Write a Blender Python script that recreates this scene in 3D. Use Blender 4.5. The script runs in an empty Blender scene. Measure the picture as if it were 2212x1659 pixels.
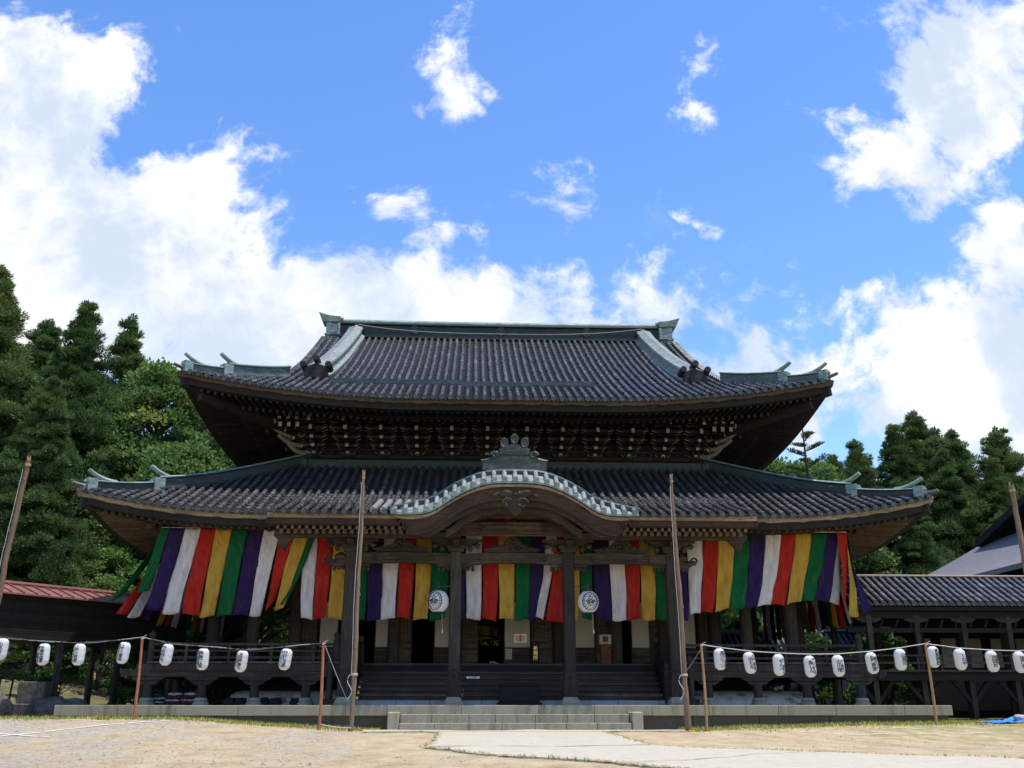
import bpy, math, random
import numpy as np
from mathutils import Vector, Matrix

# ------------------------------------------------------------------ scene, camera, sky, sun, exposure
scene = bpy.context.scene
COL = scene.collection
R = math.radians
rng = np.random.default_rng(7)
random.seed(7)

cam_data = bpy.data.cameras.new('camera')
cam_data.sensor_width = 36.0
cam_data.lens = 36.0 * 2074.0 / 2212.0
cam_data.clip_end = 2000.0
cam = bpy.data.objects.new('camera', cam_data)
COL.objects.link(cam)
cam.location = (-1.27, 0.0, 0.70)
cam.rotation_euler = (R(90 + 18.5), 0.0, R(-2.5))
scene.camera = cam

SUN = Vector((0.26, -0.10, 0.95)).normalized()
sun_data = bpy.data.lights.new('sun', 'SUN')
sun_data.energy = 4.0
sun_data.angle = R(0.5)
sun_data.color = (1.0, 0.955, 0.88)
sun = bpy.data.objects.new('sun', sun_data)
COL.objects.link(sun)
sun.rotation_euler = (-SUN).to_track_quat('-Z', 'Y').to_euler()
sun.location = (20, -10, 60)

scene.view_settings.view_transform = 'Standard'
scene.view_settings.look = 'None'
scene.view_settings.gamma = 1.0
scene.view_settings.exposure = 0.50
try:
    scene.cycles.max_bounces = 6
    scene.cycles.diffuse_bounces = 3
    scene.cycles.glossy_bounces = 2
    scene.cycles.transmission_bounces = 3
    scene.cycles.transparent_max_bounces = 6
    scene.cycles.use_denoising = True
except Exception:
    pass


class NT:
    """small helper around a node tree"""
    def __init__(self, tree):
        self.t = tree
        tree.nodes.clear()

    def n(self, kind, **kw):
        nd = self.t.nodes.new(kind)
        for k, v in kw.items():
            if k == 'ins':
                for name, val in v.items():
                    s = nd.inputs[name]
                    if isinstance(val, bpy.types.NodeSocket):
                        self.t.links.new(val, s)
                    else:
                        s.default_value = val
            else:
                setattr(nd, k, v)
        return nd

    def math(self, op, a, b=None, c=None, clamp=False):
        nd = self.t.nodes.new('ShaderNodeMath')
        nd.operation = op
        nd.use_clamp = clamp
        for i, v in enumerate((a, b, c)):
            if v is None:
                continue
            if isinstance(v, bpy.types.NodeSocket):
                self.t.links.new(v, nd.inputs[i])
            else:
                nd.inputs[i].default_value = v
        return nd.outputs[0]

    def mix(self, fac, a, b, blend='MIX'):
        nd = self.t.nodes.new('ShaderNodeMix')
        nd.data_type = 'RGBA'
        nd.blend_type = blend
        for key, v in ((0, fac), (6, a), (7, b)):
            s = nd.inputs[key]
            if isinstance(v, bpy.types.NodeSocket):
                self.t.links.new(v, s)
            else:
                s.default_value = (tuple(v) + (1,)) if key != 0 and len(v) == 3 else v
        return nd.outputs[2]

    def noise(self, vec, scale, detail=4, rough=0.55, dist=0.0):
        nd = self.n('ShaderNodeTexNoise')
        nd.inputs['Scale'].default_value = scale
        nd.inputs['Detail'].default_value = detail
        nd.inputs['Roughness'].default_value = rough
        nd.inputs['Distortion'].default_value = dist
        if vec is not None:
            self.t.links.new(vec, nd.inputs['Vector'])
        return nd

    def ramp(self, fac, stops):
        nd = self.t.nodes.new('ShaderNodeValToRGB')
        cr = nd.color_ramp
        while len(cr.elements) < len(stops):
            cr.elements.new(0.5)
        for e, (p, c) in zip(cr.elements, stops):
            e.position = p
            e.color = (c[0], c[1], c[2], 1) if hasattr(c, '__len__') else (c, c, c, 1)
        self.t.links.new(fac, nd.inputs[0])
        return nd.outputs[0]

    def link(self, a, b):
        self.t.links.new(a, b)


# ------------------------------------------------------------------ sky with clouds (all by direction)
world = bpy.data.worlds.new('World')
scene.world = world
world.use_nodes = True
W = NT(world.node_tree)
sky = W.n('ShaderNodeTexSky', sky_type='NISHITA')
sky.sun_disc = False
sky.sun_elevation = math.asin(SUN.z)
sky.sun_rotation = math.atan2(SUN.x, SUN.y)
sky.altitude = 600.0
sky.air_density = 1.15
sky.dust_density = 0.25
sky.ozone_density = 2.2
hs = W.n('ShaderNodeHueSaturation', ins={'Color': sky.outputs[0], 'Saturation': 1.22, 'Value': 1.22, 'Hue': 0.5085})
SKY_STRENGTH = 0.15
sky_col = W.n('ShaderNodeVectorMath', operation='SCALE')
W.link(hs.outputs[0], sky_col.inputs[0])
sky_col.inputs['Scale'].default_value = SKY_STRENGTH
tc = W.n('ShaderNodeTexCoord')
sep = W.n('ShaderNodeSeparateXYZ')
W.link(tc.outputs['Generated'], sep.inputs[0])
ay = W.math('MAXIMUM', W.math('ABSOLUTE', sep.outputs[1]), 0.12)
qx = W.math('DIVIDE', sep.outputs[0], ay)
qz = W.math('DIVIDE', sep.outputs[2], ay)
comb = W.n('ShaderNodeCombineXYZ', ins={'X': qx, 'Y': qz, 'Z': W.math('MULTIPLY', W.math('LESS_THAN', sep.outputs[1], 0.0), 7.3)})
q = comb.outputs[0]
warp = W.noise(q, 5.0, 3, 0.55)
wv = W.n('ShaderNodeVectorMath', operation='SUBTRACT')
W.link(warp.outputs['Color'], wv.inputs[0])
wv.inputs[1].default_value = (0.5, 0.5, 0.5)
ws = W.n('ShaderNodeVectorMath', operation='SCALE')
W.link(wv.outputs[0], ws.inputs[0])
ws.inputs['Scale'].default_value = 0.085
wa = W.n('ShaderNodeVectorMath', operation='ADD')
W.link(q, wa.inputs[0])
W.link(ws.outputs[0], wa.inputs[1])
qw = wa.outputs[0]
flat = W.n('ShaderNodeVectorMath', operation='MULTIPLY')
W.link(qw, flat.inputs[0])
flat.inputs[1].default_value = (1, 1, 0)
qw2 = flat.outputs[0]
# banks of cloud: tangent-plane azimuth x / elevation z, half sizes, tilt (deg), thinness
CLOUDS = [(-0.572, 0.660, 0.160, 0.164, 0, 0.009), (-0.500, 0.475, 0.289, 0.173, 0, 0.010), (-0.320, 0.567, 0.074, 0.076, 0, 0.005), (-0.165, 0.397, 0.270, 0.108, 0, 0.007),
          (0.020, 0.411, 0.161, 0.073, 0, 0.004), (-0.466, 0.748, 0.066, 0.050, 0, 0.000), (-0.393, 0.744, 0.033, 0.015, -10, -0.005), (-0.237, 0.609, 0.030, 0.025, 0, 0.000),
          (-0.066, 0.496, 0.050, 0.029, 0, 0.002), (-0.089, 0.555, 0.043, 0.032, 0, -0.005), (-0.023, 0.756, 0.019, 0.054, 0, -0.005), (-0.025, 0.699, 0.037, 0.033, 0, -0.006),
          (0.110, 0.549, 0.024, 0.035, 0, -0.007), (0.281, 0.762, 0.023, 0.035, 0, -0.019), (0.270, 0.725, 0.017, 0.041, 20, -0.014), (0.262, 0.691, 0.034, 0.023, 0, -0.019),
          (0.239, 0.438, 0.053, 0.026, 0, 0.013), (0.283, 0.416, 0.043, 0.034, -30, 0.014), (0.332, 0.375, 0.100, 0.031, -32, 0.016), (0.278, 0.354, 0.084, 0.049, -20, 0.011),
          (0.235, 0.560, 0.027, 0.010, -15, -0.007), (0.220, 0.481, 0.023, 0.011, -25, -0.007), (0.137, 0.721, 0.022, 0.012, 0, -0.010), (0.609, 0.742, 0.134, 0.112, 38, 0.008),
          (0.450, 0.698, 0.039, 0.031, -20, 0.000), (0.519, 0.646, 0.081, 0.072, 0, 0.005), (0.532, 0.570, 0.036, 0.037, 40, 0.005), (0.654, 0.857, 0.117, 0.041, 0, -0.001),
          (0.680, 0.793, 0.067, 0.094, 0, 0.005), (0.581, 0.365, 0.153, 0.099, 15, 0.010), (0.488, 0.391, 0.062, 0.065, 0, 0.008), (0.656, 0.487, 0.090, 0.073, 0, 0.006),
          (0.347, 0.307, 0.104, 0.038, 0, 0.007), (0.498, 0.303, 0.094, 0.065, 0, 0.009), (0.610, 0.316, 0.117, 0.121, 0, 0.010), (-0.014, 0.572, 0.018, 0.007, -20, -0.007),
          (0.021, 0.579, 0.019, 0.007, 10, -0.007)]
best = None
for (bx, bz, rx, rz, ang, bias) in CLOUDS:
    mp = W.n('ShaderNodeMapping', vector_type='TEXTURE')
    W.link(qw2, mp.inputs[0])
    mp.inputs['Location'].default_value = (bx, bz, 0)
    mp.inputs['Rotation'].default_value = (0, 0, R(ang))
    mp.inputs['Scale'].default_value = (rx, rz, 1)
    ln = W.n('ShaderNodeVectorMath', operation='LENGTH')
    W.link(mp.outputs[0], ln.inputs[0])
    sd = W.math('MULTIPLY_ADD', ln.outputs['Value'], -min(rx, rz), min(rx, rz) + bias)
    best = sd if best is None else W.math('SMOOTH_MAX', best, sd, 0.02)
n1 = W.noise(qw, 9.0, 10, 0.62)
n2 = W.noise(qw, 34.0, 6, 0.65)
edge = W.math('ADD', W.math('MULTIPLY', W.math('SUBTRACT', n1.outputs[0], 0.5), 0.245),
              W.math('MULTIPLY', W.math('SUBTRACT', n2.outputs[0], 0.5), 0.055))
dens = W.n('ShaderNodeMapRange', interpolation_type='SMOOTHSTEP')
W.link(W.math('ADD', best, edge), dens.inputs['Value'])
dens.inputs['From Min'].default_value = -0.008
dens.inputs['From Max'].default_value = 0.036
# thin haze of loose wisps
n4 = W.noise(qw, 6.0, 9, 0.66, 0.6)
wisp = W.n('ShaderNodeMapRange', interpolation_type='SMOOTHSTEP')
W.link(n4.outputs[0], wisp.inputs['Value'])
wisp.inputs['From Min'].default_value = 0.60
wisp.inputs['From Max'].default_value = 0.86
wisp.inputs['To Max'].default_value = 0.35
cov = W.math('MAXIMUM', dens.outputs[0], wisp.outputs[0])
n3 = W.noise(qw, 4.2, 7, 0.58)
shade = W.n('ShaderNodeMapRange', interpolation_type='SMOOTHSTEP')
W.link(W.math('ADD', W.math('MULTIPLY', n3.outputs[0], 0.55), W.math('MULTIPLY', n1.outputs[0], 0.45)), shade.inputs['Value'])
shade.inputs['From Min'].default_value = 0.42
shade.inputs['From Max'].default_value = 0.56
cl = W.mix(shade.outputs[0], (0.50, 0.57, 0.68), (0.78, 0.785, 0.79))
low = W.n('ShaderNodeMapRange', interpolation_type='SMOOTHSTEP')   # undersides near the horizon
W.link(qz, low.inputs['Value'])
low.inputs['From Min'].default_value = 0.20
low.inputs['From Max'].default_value = 0.52
low.inputs['To Min'].default_value = 0.0
low.inputs['To Max'].default_value = 1.0
cl = W.mix(W.math('MAXIMUM', low.outputs[0], shade.outputs[0]), (0.52, 0.59, 0.70), cl)
ahead = W.math('MULTIPLY_ADD', W.math('GREATER_THAN', sep.outputs[1], 0.0), 0.82, 0.15)   # fewer clouds behind the viewer
allsky = W.mix(W.math('MULTIPLY', cov, ahead), sky_col.outputs[0], cl)
bg = W.n('ShaderNodeBackground', ins={'Color': allsky, 'Strength': 1.0})
wo = W.n('ShaderNodeOutputWorld')
W.link(bg.outputs[0], wo.inputs[0])


# ------------------------------------------------------------------ mesh builder
class MB:
    def __init__(self):
        self.V = []
        self.F = []
        self.n = 0

    def add(self, v, f, mat=0, val=0.5):
        v = np.asarray(v, float).reshape(-1, 3)
        f = np.asarray(f, int)
        if f.ndim == 1:
            f = f[None, :]
        if len(f) == 0:
            return
        vv = np.broadcast_to(np.asarray(val, float), (len(f),)) if np.ndim(val) <= 1 else val
        self.V.append(v)
        self.F.append((f + self.n, mat, np.array(vv)))
        self.n += len(v)

    def merge(self, o, T=None):
        off = self.n
        for v in o.V:
            if T is not None:
                v = v @ np.array(T.to_3x3()).T + np.array(T.translation)
            self.V.append(v)
        for f, m, val in o.F:
            self.F.append((f + off, m, val))
        self.n += o.n

    def box(self, c, s, rot=None, mat=0, val=0.5):
        c = np.array(c, float)
        h = np.array(s, float) / 2
        v = np.array([[sx, sy, sz] for sx in (-1, 1) for sy in (-1, 1) for sz in (-1, 1)], float) * h
        if rot is not None:
            v = v @ np.array(rot).T
        v = v + c
        f = [[0, 1, 3, 2], [4, 6, 7, 5], [0, 4, 5, 1], [2, 3, 7, 6], [0, 2, 6, 4], [1, 5, 7, 3]]
        self.add(v, f, mat, val)

    def bx(self, x0, x1, y0, y1, z0, z1, mat=0, val=0.5):
        self.box(((x0 + x1) / 2, (y0 + y1) / 2, (z0 + z1) / 2), (abs(x1 - x0), abs(y1 - y0), abs(z1 - z0)), None, mat, val)

    def beam(self, p0, p1, w, h, mat=0, val=0.5, up=(0, 0, 1)):
        p0 = np.array(p0, float)
        p1 = np.array(p1, float)
        d = p1 - p0
        L = np.linalg.norm(d)
        d = d / L
        s = np.cross(d, up)
        s /= np.linalg.norm(s)
        u = np.cross(s, d)
        rot = np.stack([d, s, u], 1)
        self.box((p0 + p1) / 2, (L, w, h), rot, mat, val)

    def tube(self, pts, r, n=8, mat=0, val=0.5, cap=True, squash=None):
        P = np.array(pts, float)
        k = len(P)
        r = np.broadcast_to(np.asarray(r, float), (k,))
        T = np.gradient(P, axis=0)
        T /= np.linalg.norm(T, axis=1)[:, None] + 1e-9
        ref = np.array([0, 0, 1.0]) if abs(T[0, 2]) < 0.9 else np.array([1.0, 0, 0])
        A = np.cross(T, ref)
        A /= np.linalg.norm(A, axis=1)[:, None] + 1e-9
        B = np.cross(A, T)
        th = np.linspace(0, 2 * np.pi, n, endpoint=False)
        ca, sa = np.cos(th), np.sin(th)
        if squash:
            sa = sa * squash
        V = P[:, None, :] + r[:, None, None] * (A[:, None, :] * ca[None, :, None] + B[:, None, :] * sa[None, :, None])
        i = np.arange(k - 1)[:, None] * n
        j = np.arange(n)[None, :]
        j2 = (j + 1) % n
        f = np.stack([i + j, i + j2, i + n + j2, i + n + j], -1).reshape(-1, 4)
        off = self.n
        self.add(V.reshape(-1, 3), f, mat, val)
        if cap:
            e = [np.arange(n)[::-1], np.arange(n) + (k - 1) * n]
            for q_ in e:
                self.F.append((q_[None, :] + off, mat, np.array([np.mean(val)])))

    def lathe(self, prof, c=(0, 0, 0), n=16, mat=0, val=0.5, sy=1.0):
        prof = np.array(prof, float)
        k = len(prof)
        th = np.linspace(0, 2 * np.pi, n, endpoint=False)
        V = np.stack([prof[:, 0:1] * np.cos(th), prof[:, 0:1] * np.sin(th) * sy, np.repeat(prof[:, 1:2], n, 1)], -1) + np.array(c, float)
        i = np.arange(k - 1)[:, None] * n
        j = np.arange(n)[None, :]
        j2 = (j + 1) % n
        f = np.stack([i + j, i + j2, i + n + j2, i + n + j], -1).reshape(-1, 4)
        off = self.n
        self.add(V.reshape(-1, 3), f, mat, val)
        for q_ in (np.arange(n)[::-1], np.arange(n) + (k - 1) * n):
            self.F.append((q_[None, :] + off, mat, np.array([np.mean(val)])))

    def grid(self, P, mat=0, val=0.5, closed=False):
        P = np.array(P, float)
        a, b = P.shape[:2]
        i = np.arange(a - 1)[:, None]
        j = np.arange(b if closed else b - 1)[None, :]
        j2 = (j + 1) % b
        f = np.stack([i * b + j, i * b + j2, (i + 1) * b + j2, (i + 1) * b + j], -1).reshape(-1, 4)
        self.add(P.reshape(-1, 3), f, mat, val)

    def prism(self, poly, ext, mat=0, val=0.5):
        """closed polygon (n,3) extruded by ext"""
        P = np.array(poly, float)
        n = len(P)
        E = P + np.array(ext, float)
        V = np.concatenate([P, E])
        i = np.arange(n)
        i2 = (i + 1) % n
        f = np.stack([i, i2, i2 + n, i + n], 1)
        off = self.n
        self.add(V, f, mat, val)
        self.F.append((np.arange(n)[::-1][None, :] + off, mat, np.array([val])))
        self.F.append((np.arange(n)[None, :] + n + off, mat, np.array([val])))

    def strip_solid(self, top, bot, ext, mat=0, val=0.5):
        """solid between two polylines of equal length, extruded by ext (good for curved boards)"""
        top = np.array(top, float)
        bot = np.array(bot, float)
        e = np.array(ext, float)
        P = np.stack([top, bot, bot + e, top + e], 1)
        self.grid(P, mat, val, closed=True)
        off = self.n - P.shape[0] * 4
        k = P.shape[0]
        self.F.append((np.array([[3, 2, 1, 0]]) + off, mat, np.array([val])))
        self.F.append((np.array([[0, 1, 2, 3]]) + off + (k - 1) * 4, mat, np.array([val])))

    def build(self, name, mats, parent=None, smooth=False, bevel=0.0, loc=None, angle=40):
        if not isinstance(mats, (list, tuple)):
            mats = [mats]
        V = np.concatenate(self.V) if self.V else np.zeros((0, 3))
        org = np.array(loc, float) if loc is not None else (ORIGIN.get(parent.name, np.zeros(3)) if parent is not None else np.zeros(3))
        me = bpy.data.meshes.new(name)
        loops, starts, tot, mi, vals = [], [], [], [], []
        s = 0
        for f, m, val in self.F:
            k = f.shape[1]
            loops.append(f.reshape(-1))
            starts.append(s + np.arange(len(f)) * k)
            tot.append(np.full(len(f), k))
            mi.append(np.full(len(f), m))
            vals.append(np.broadcast_to(val, (len(f),)))
            s += f.size
        loops = np.concatenate(loops)
        me.vertices.add(len(V))
        me.vertices.foreach_set('co', (V - org).astype(np.float32).ravel())
        me.loops.add(len(loops))
        me.loops.foreach_set('vertex_index', loops.astype(np.int32))
        starts = np.concatenate(starts)
        me.polygons.add(len(starts))
        me.polygons.foreach_set('loop_start', starts.astype(np.int32))
        me.polygons.foreach_set('loop_total', np.concatenate(tot).astype(np.int32))
        me.polygons.foreach_set('material_index', np.concatenate(mi).astype(np.int32))
        me.polygons.foreach_set('use_smooth', np.full(len(starts), smooth))
        at = me.attributes.new('v', 'FLOAT', 'FACE')
        at.data.foreach_set('value', np.concatenate(vals).astype(np.float32))
        me.update()
        me.validate()
        for m in mats:
            me.materials.append(m)
        o = bpy.data.objects.new(name, me)
        COL.objects.link(o)
        if parent is not None:
            o.parent = parent
            if loc is not None:
                o.location = org - ORIGIN.get(parent.name, np.zeros(3))
        elif loc is not None:
            o.location = org
        ORIGIN[o.name] = org
        if smooth:
            try:
                me.set_sharp_from_angle(angle=R(angle))
            except Exception:
                pass
        if bevel > 0:
            b = o.modifiers.new('bevel', 'BEVEL')
            b.width = bevel
            b.segments = 1
            b.limit_method = 'ANGLE'
            b.angle_limit = R(35)
        return o


ORIGIN = {}


def thing(name, label, cat, loc=(0, 0, 0), group=None):
    o = bpy.data.objects.new(name, None)
    o.empty_display_size = 0.2
    COL.objects.link(o)
    o.location = loc
    ORIGIN[o.name] = np.array(loc, float)
    return tag(o, label, cat, group)


def tag(o, label, cat, group=None, kind=None):
    if label:
        o['label'] = label
    if cat:
        o['category'] = cat
    if group:
        o['group'] = group
    if kind:
        o['kind'] = kind
    return o


def struct(o, kind='structure'):
    o['kind'] = kind
    return o


def dup(root, loc, rz=0.0, label=None, scale=None):
    r = root.copy()
    COL.objects.link(r)
    r.location = loc
    r.rotation_euler = (0, 0, rz)
    if scale is not None:
        r.scale = (scale,) * 3 if not hasattr(scale, '__len__') else scale
    if label:
        r['label'] = label
    for ch in list(root.children):
        c = ch.copy()
        COL.objects.link(c)
        c.parent = r
        for g in list(ch.children):
            d = g.copy()
            COL.objects.link(d)
            d.parent = c
    return r


def rotz(a):
    c, s = math.cos(a), math.sin(a)
    return np.array([[c, -s, 0], [s, c, 0], [0, 0, 1.0]])


def interp(x, xs, ys):
    return np.interp(x, xs, ys)


def sstep(x, a, b):
    t = np.clip((np.asarray(x, float) - a) / (b - a), 0, 1)
    return t * t * (3 - 2 * t)


# ------------------------------------------------------------------ materials
def new_mat(name):
    m = bpy.data.materials.new(name)
    m.use_nodes = True
    return m, NT(m.node_tree)


def finish(m, N, color, rough=0.7, spec=0.35, bump=None, bump_d=0.02, metal=0.0, trans=0.0, trans_col=None, alpha=None):
    b = N.n('ShaderNodeBsdfPrincipled')
    for key, v in (('Base Color', color), ('Roughness', rough), ('Specular IOR Level', spec), ('Metallic', metal)):
        s = b.inputs[key]
        if isinstance(v, bpy.types.NodeSocket):
            N.link(v, s)
        else:
            s.default_value = (tuple(v) + (1,)) if hasattr(v, '__len__') and len(v) == 3 else v
    if bump is not None:
        bp = N.n('ShaderNodeBump')
        bp.inputs['Distance'].default_value = bump_d
        bp.inputs['Strength'].default_value = 0.8
        N.link(bump, bp.inputs['Height'])
        N.link(bp.outputs[0], b.inputs['Normal'])
    out = b.outputs[0]
    if trans > 0:
        t = N.n('ShaderNodeBsdfTranslucent')
        c = trans_col if trans_col is not None else color
        if isinstance(c, bpy.types.NodeSocket):
            N.link(c, t.inputs[0])
        else:
            t.inputs[0].default_value = tuple(c) + (1,)
        mx = N.n('ShaderNodeMixShader')
        mx.inputs[0].default_value = trans
        N.link(out, mx.inputs[1])
        N.link(t.outputs[0], mx.inputs[2])
        out = mx.outputs[0]
    o = N.n('ShaderNodeOutputMaterial')
    N.link(out, o.inputs[0])
    return m


def objco(N, scale=(1, 1, 1)):
    t = N.n('ShaderNodeTexCoord')
    mp = N.n('ShaderNodeMapping')
    N.link(t.outputs['Object'], mp.inputs[0])
    mp.inputs['Scale'].default_value = scale
    return mp.outputs[0]


def attr(N):
    a = N.n('ShaderNodeAttribute', attribute_name='v')
    return a.outputs['Fac']


def wood_mat(name, dark, mid, light, stretch=(1, 1, 6), rough=0.75, spec=0.25):
    m, N = new_mat(name)
    co = objco(N, stretch)
    g = N.noise(co, 3.0, 8, 0.62, 0.4)
    s = N.noise(objco(N), 0.9, 5, 0.6)
    f = N.noise(objco(N, tuple(6 * v for v in stretch)), 4.0, 3, 0.5)
    k = N.math('ADD', N.math('MULTIPLY', g.outputs[0], 0.6), N.math('MULTIPLY', s.outputs[0], 0.4))
    k = N.math('ADD', k, N.math('MULTIPLY', N.math('SUBTRACT', attr(N), 0.5), 0.25))
    c = N.ramp(k, [(0.30, dark), (0.5, mid), (0.70, light)])
    c = N.mix(N.ramp(f.outputs[0], [(0.42, 0.0), (0.62, 0.75)]), c, dark)
    return finish(m, N, c, rough, spec, g.outputs[0], 0.012)


def plain_mat(name, col, var=0.15, scale=3.0, rough=0.7, spec=0.3, bump_d=0.004, trans=0.0, metal=0.0):
    m, N = new_mat(name)
    n = N.noise(objco(N), scale, 6, 0.6)
    d = tuple(max(0, c * (1 - var)) for c in col)
    l = tuple(min(1, c * (1 + var)) for c in col)
    c = N.ramp(n.outputs[0], [(0.3, d), (0.7, l)])
    return finish(m, N, c, rough, spec, n.outputs[0], bump_d, metal, trans, c if trans else None)


M = {}
# stretched along z for posts, along x or y for beams; aged cypress gone dark grey-brown
M['wood_post'] = wood_mat('aged_wood_posts', (0.014, 0.0105, 0.008), (0.041, 0.032, 0.0245), (0.10, 0.082, 0.065), (7, 7, 0.5))
M['wood_beam'] = wood_mat('aged_wood_beams', (0.014, 0.0095, 0.0065), (0.046, 0.032, 0.022), (0.14, 0.102, 0.070), (0.5, 6, 6))
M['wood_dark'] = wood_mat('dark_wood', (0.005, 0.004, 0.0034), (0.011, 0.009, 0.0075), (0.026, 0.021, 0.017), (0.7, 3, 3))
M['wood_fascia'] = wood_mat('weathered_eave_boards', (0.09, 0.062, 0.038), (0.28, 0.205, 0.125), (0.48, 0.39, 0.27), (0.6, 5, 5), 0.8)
M['bracket_wood'] = wood_mat('bracket_wood', (0.007, 0.0055, 0.0042), (0.017, 0.013, 0.010), (0.042, 0.033, 0.026), (2, 4, 4))
M['wood_red'] = wood_mat('brown_gable_boards', (0.018, 0.011, 0.007), (0.055, 0.031, 0.019), (0.12, 0.072, 0.045), (0.8, 4, 4))
M['rafter'] = wood_mat('rafters', (0.030, 0.020, 0.012), (0.085, 0.058, 0.036), (0.15, 0.105, 0.068), (4, 4, 4))
M['wood_panel'] = wood_mat('red_brown_panel', (0.07, 0.022, 0.010), (0.17, 0.058, 0.024), (0.26, 0.10, 0.045), (1, 4, 4))
M['wood_step'] = wood_mat('worn_step_boards', (0.022, 0.017, 0.013), (0.058, 0.046, 0.036), (0.17, 0.145, 0.12), (0.35, 5, 5), 0.6)
M['wood_pole'] = wood_mat('peeled_log_poles', (0.09, 0.058, 0.036), (0.21, 0.145, 0.092), (0.36, 0.27, 0.185), (9, 9, 0.4))
M['bamboo'] = wood_mat('bamboo', (0.22, 0.13, 0.06), (0.42, 0.26, 0.12), (0.55, 0.38, 0.2), (6, 6, 0.6), 0.5)
M['rust'] = wood_mat('rusty_pipe', (0.20, 0.06, 0.025), (0.42, 0.16, 0.07), (0.58, 0.30, 0.16), (4, 4, 1.2), 0.6)
M['white_end'] = plain_mat('white_painted_ends', (0.25, 0.235, 0.205), 0.2, 9)
M['plaster'] = plain_mat('white_paper_screen', (0.36, 0.325, 0.27), 0.05, 2)
M['mound'] = None
M['gold'] = plain_mat('gilded_metal', (0.75, 0.50, 0.14), 0.3, 12, 0.3, 0.5, 0.004, 0, 0.9)
M['rope'] = plain_mat('white_rope', (0.50, 0.47, 0.42), 0.2, 30)
M['cord'] = plain_mat('black_and_white_cord', (0.07, 0.068, 0.066), 0.9, 14)
M['black'] = plain_mat('black_lacquer', (0.015, 0.015, 0.016), 0.2, 5, 0.4)
M['ink'] = plain_mat('black_ink', (0.035, 0.035, 0.04), 0.2, 5, 0.8)
M['white'] = plain_mat('white_paint', (0.78, 0.78, 0.77), 0.06, 5)
M['redink'] = plain_mat('red_ink', (0.55, 0.10, 0.10), 0.3, 30)
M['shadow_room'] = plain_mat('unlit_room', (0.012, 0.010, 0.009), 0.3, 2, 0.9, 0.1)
M['tarp'] = plain_mat('blue_tarp', (0.05, 0.25, 0.75), 0.3, 6, 0.4)
M['wire'] = plain_mat('steel_wire', (0.25, 0.25, 0.25), 0.2, 5)


def plaster_old():
    m, N = new_mat('peeling_plaster')
    n = N.noise(objco(N), 2.2, 8, 0.62)
    n2 = N.noise(objco(N), 7.0, 6, 0.6)
    c = N.ramp(n.outputs[0], [(0.40, (0.20, 0.19, 0.18)), (0.47, (0.62, 0.62, 0.63)), (0.75, (0.74, 0.75, 0.77))])
    c = N.mix(N.math('MULTIPLY', n2.outputs[0], 0.35), c, (0.35, 0.34, 0.32))
    return finish(m, N, c, 0.85, 0.2, n.outputs[0], 0.02)


M['mound'] = plaster_old()


def tile_mat():
    m, N = new_mat('glazed_roof_tiles')
    a = attr(N)
    c = N.ramp(a, [(0.0, (0.016, 0.016, 0.019)), (0.22, (0.052, 0.047, 0.047)), (0.42, (0.050, 0.049, 0.050)),
                   (0.60, (0.088, 0.080, 0.078)), (0.76, (0.064, 0.062, 0.066)), (0.92, (0.150, 0.140, 0.130)), (1.0, (0.046, 0.054, 0.090))])
    n = N.noise(objco(N), 14.0, 6, 0.7)
    n2 = N.noise(objco(N), 1.1, 4, 0.6)
    c = N.mix(N.ramp(n.outputs[0], [(0.55, 0.0), (0.72, 0.75)]), c, (0.28, 0.25, 0.22))
    c = N.mix(N.ramp(n2.outputs[0], [(0.4, 0.0), (0.66, 0.75)]), c, (0.036, 0.033, 0.032))
    n3 = N.noise(objco(N, (1.0, 0.35, 1.0)), 2.4, 7, 0.7)
    c = N.mix(N.ramp(n3.outputs[0], [(0.57, 0.0), (0.67, 0.5)]), c, (0.13, 0.122, 0.108))
    r = N.ramp(n.outputs[0], [(0.4, 0.33), (0.7, 0.7)])
    return finish(m, N, c, r, 0.55, n.outputs[0], 0.01)


M['tile'] = tile_mat()


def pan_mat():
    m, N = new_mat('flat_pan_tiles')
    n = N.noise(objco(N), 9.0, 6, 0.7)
    c = N.ramp(n.outputs[0], [(0.3, (0.009, 0.008, 0.008)), (0.6, (0.020, 0.018, 0.017)), (0.85, (0.08, 0.07, 0.06))])  # darker than the rolls: shade between them is put into the colour
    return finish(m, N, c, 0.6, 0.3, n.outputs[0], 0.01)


M['pan'] = pan_mat()


def copper_mat(name, a, b, c_, streak=1.0):
    m, N = new_mat(name)
    n = N.noise(objco(N, (1.5, 1.5, 6)), 1.6, 7, 0.6)
    n2 = N.noise(objco(N), 11.0, 5, 0.65)
    k = N.math('ADD', N.math('MULTIPLY', n.outputs[0], 0.65), N.math('MULTIPLY', n2.outputs[0], 0.35))
    c = N.ramp(k, [(0.32, a), (0.5, b), (0.68, c_)])
    return finish(m, N, c, 0.55, 0.4, n2.outputs[0], 0.004)


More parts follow.
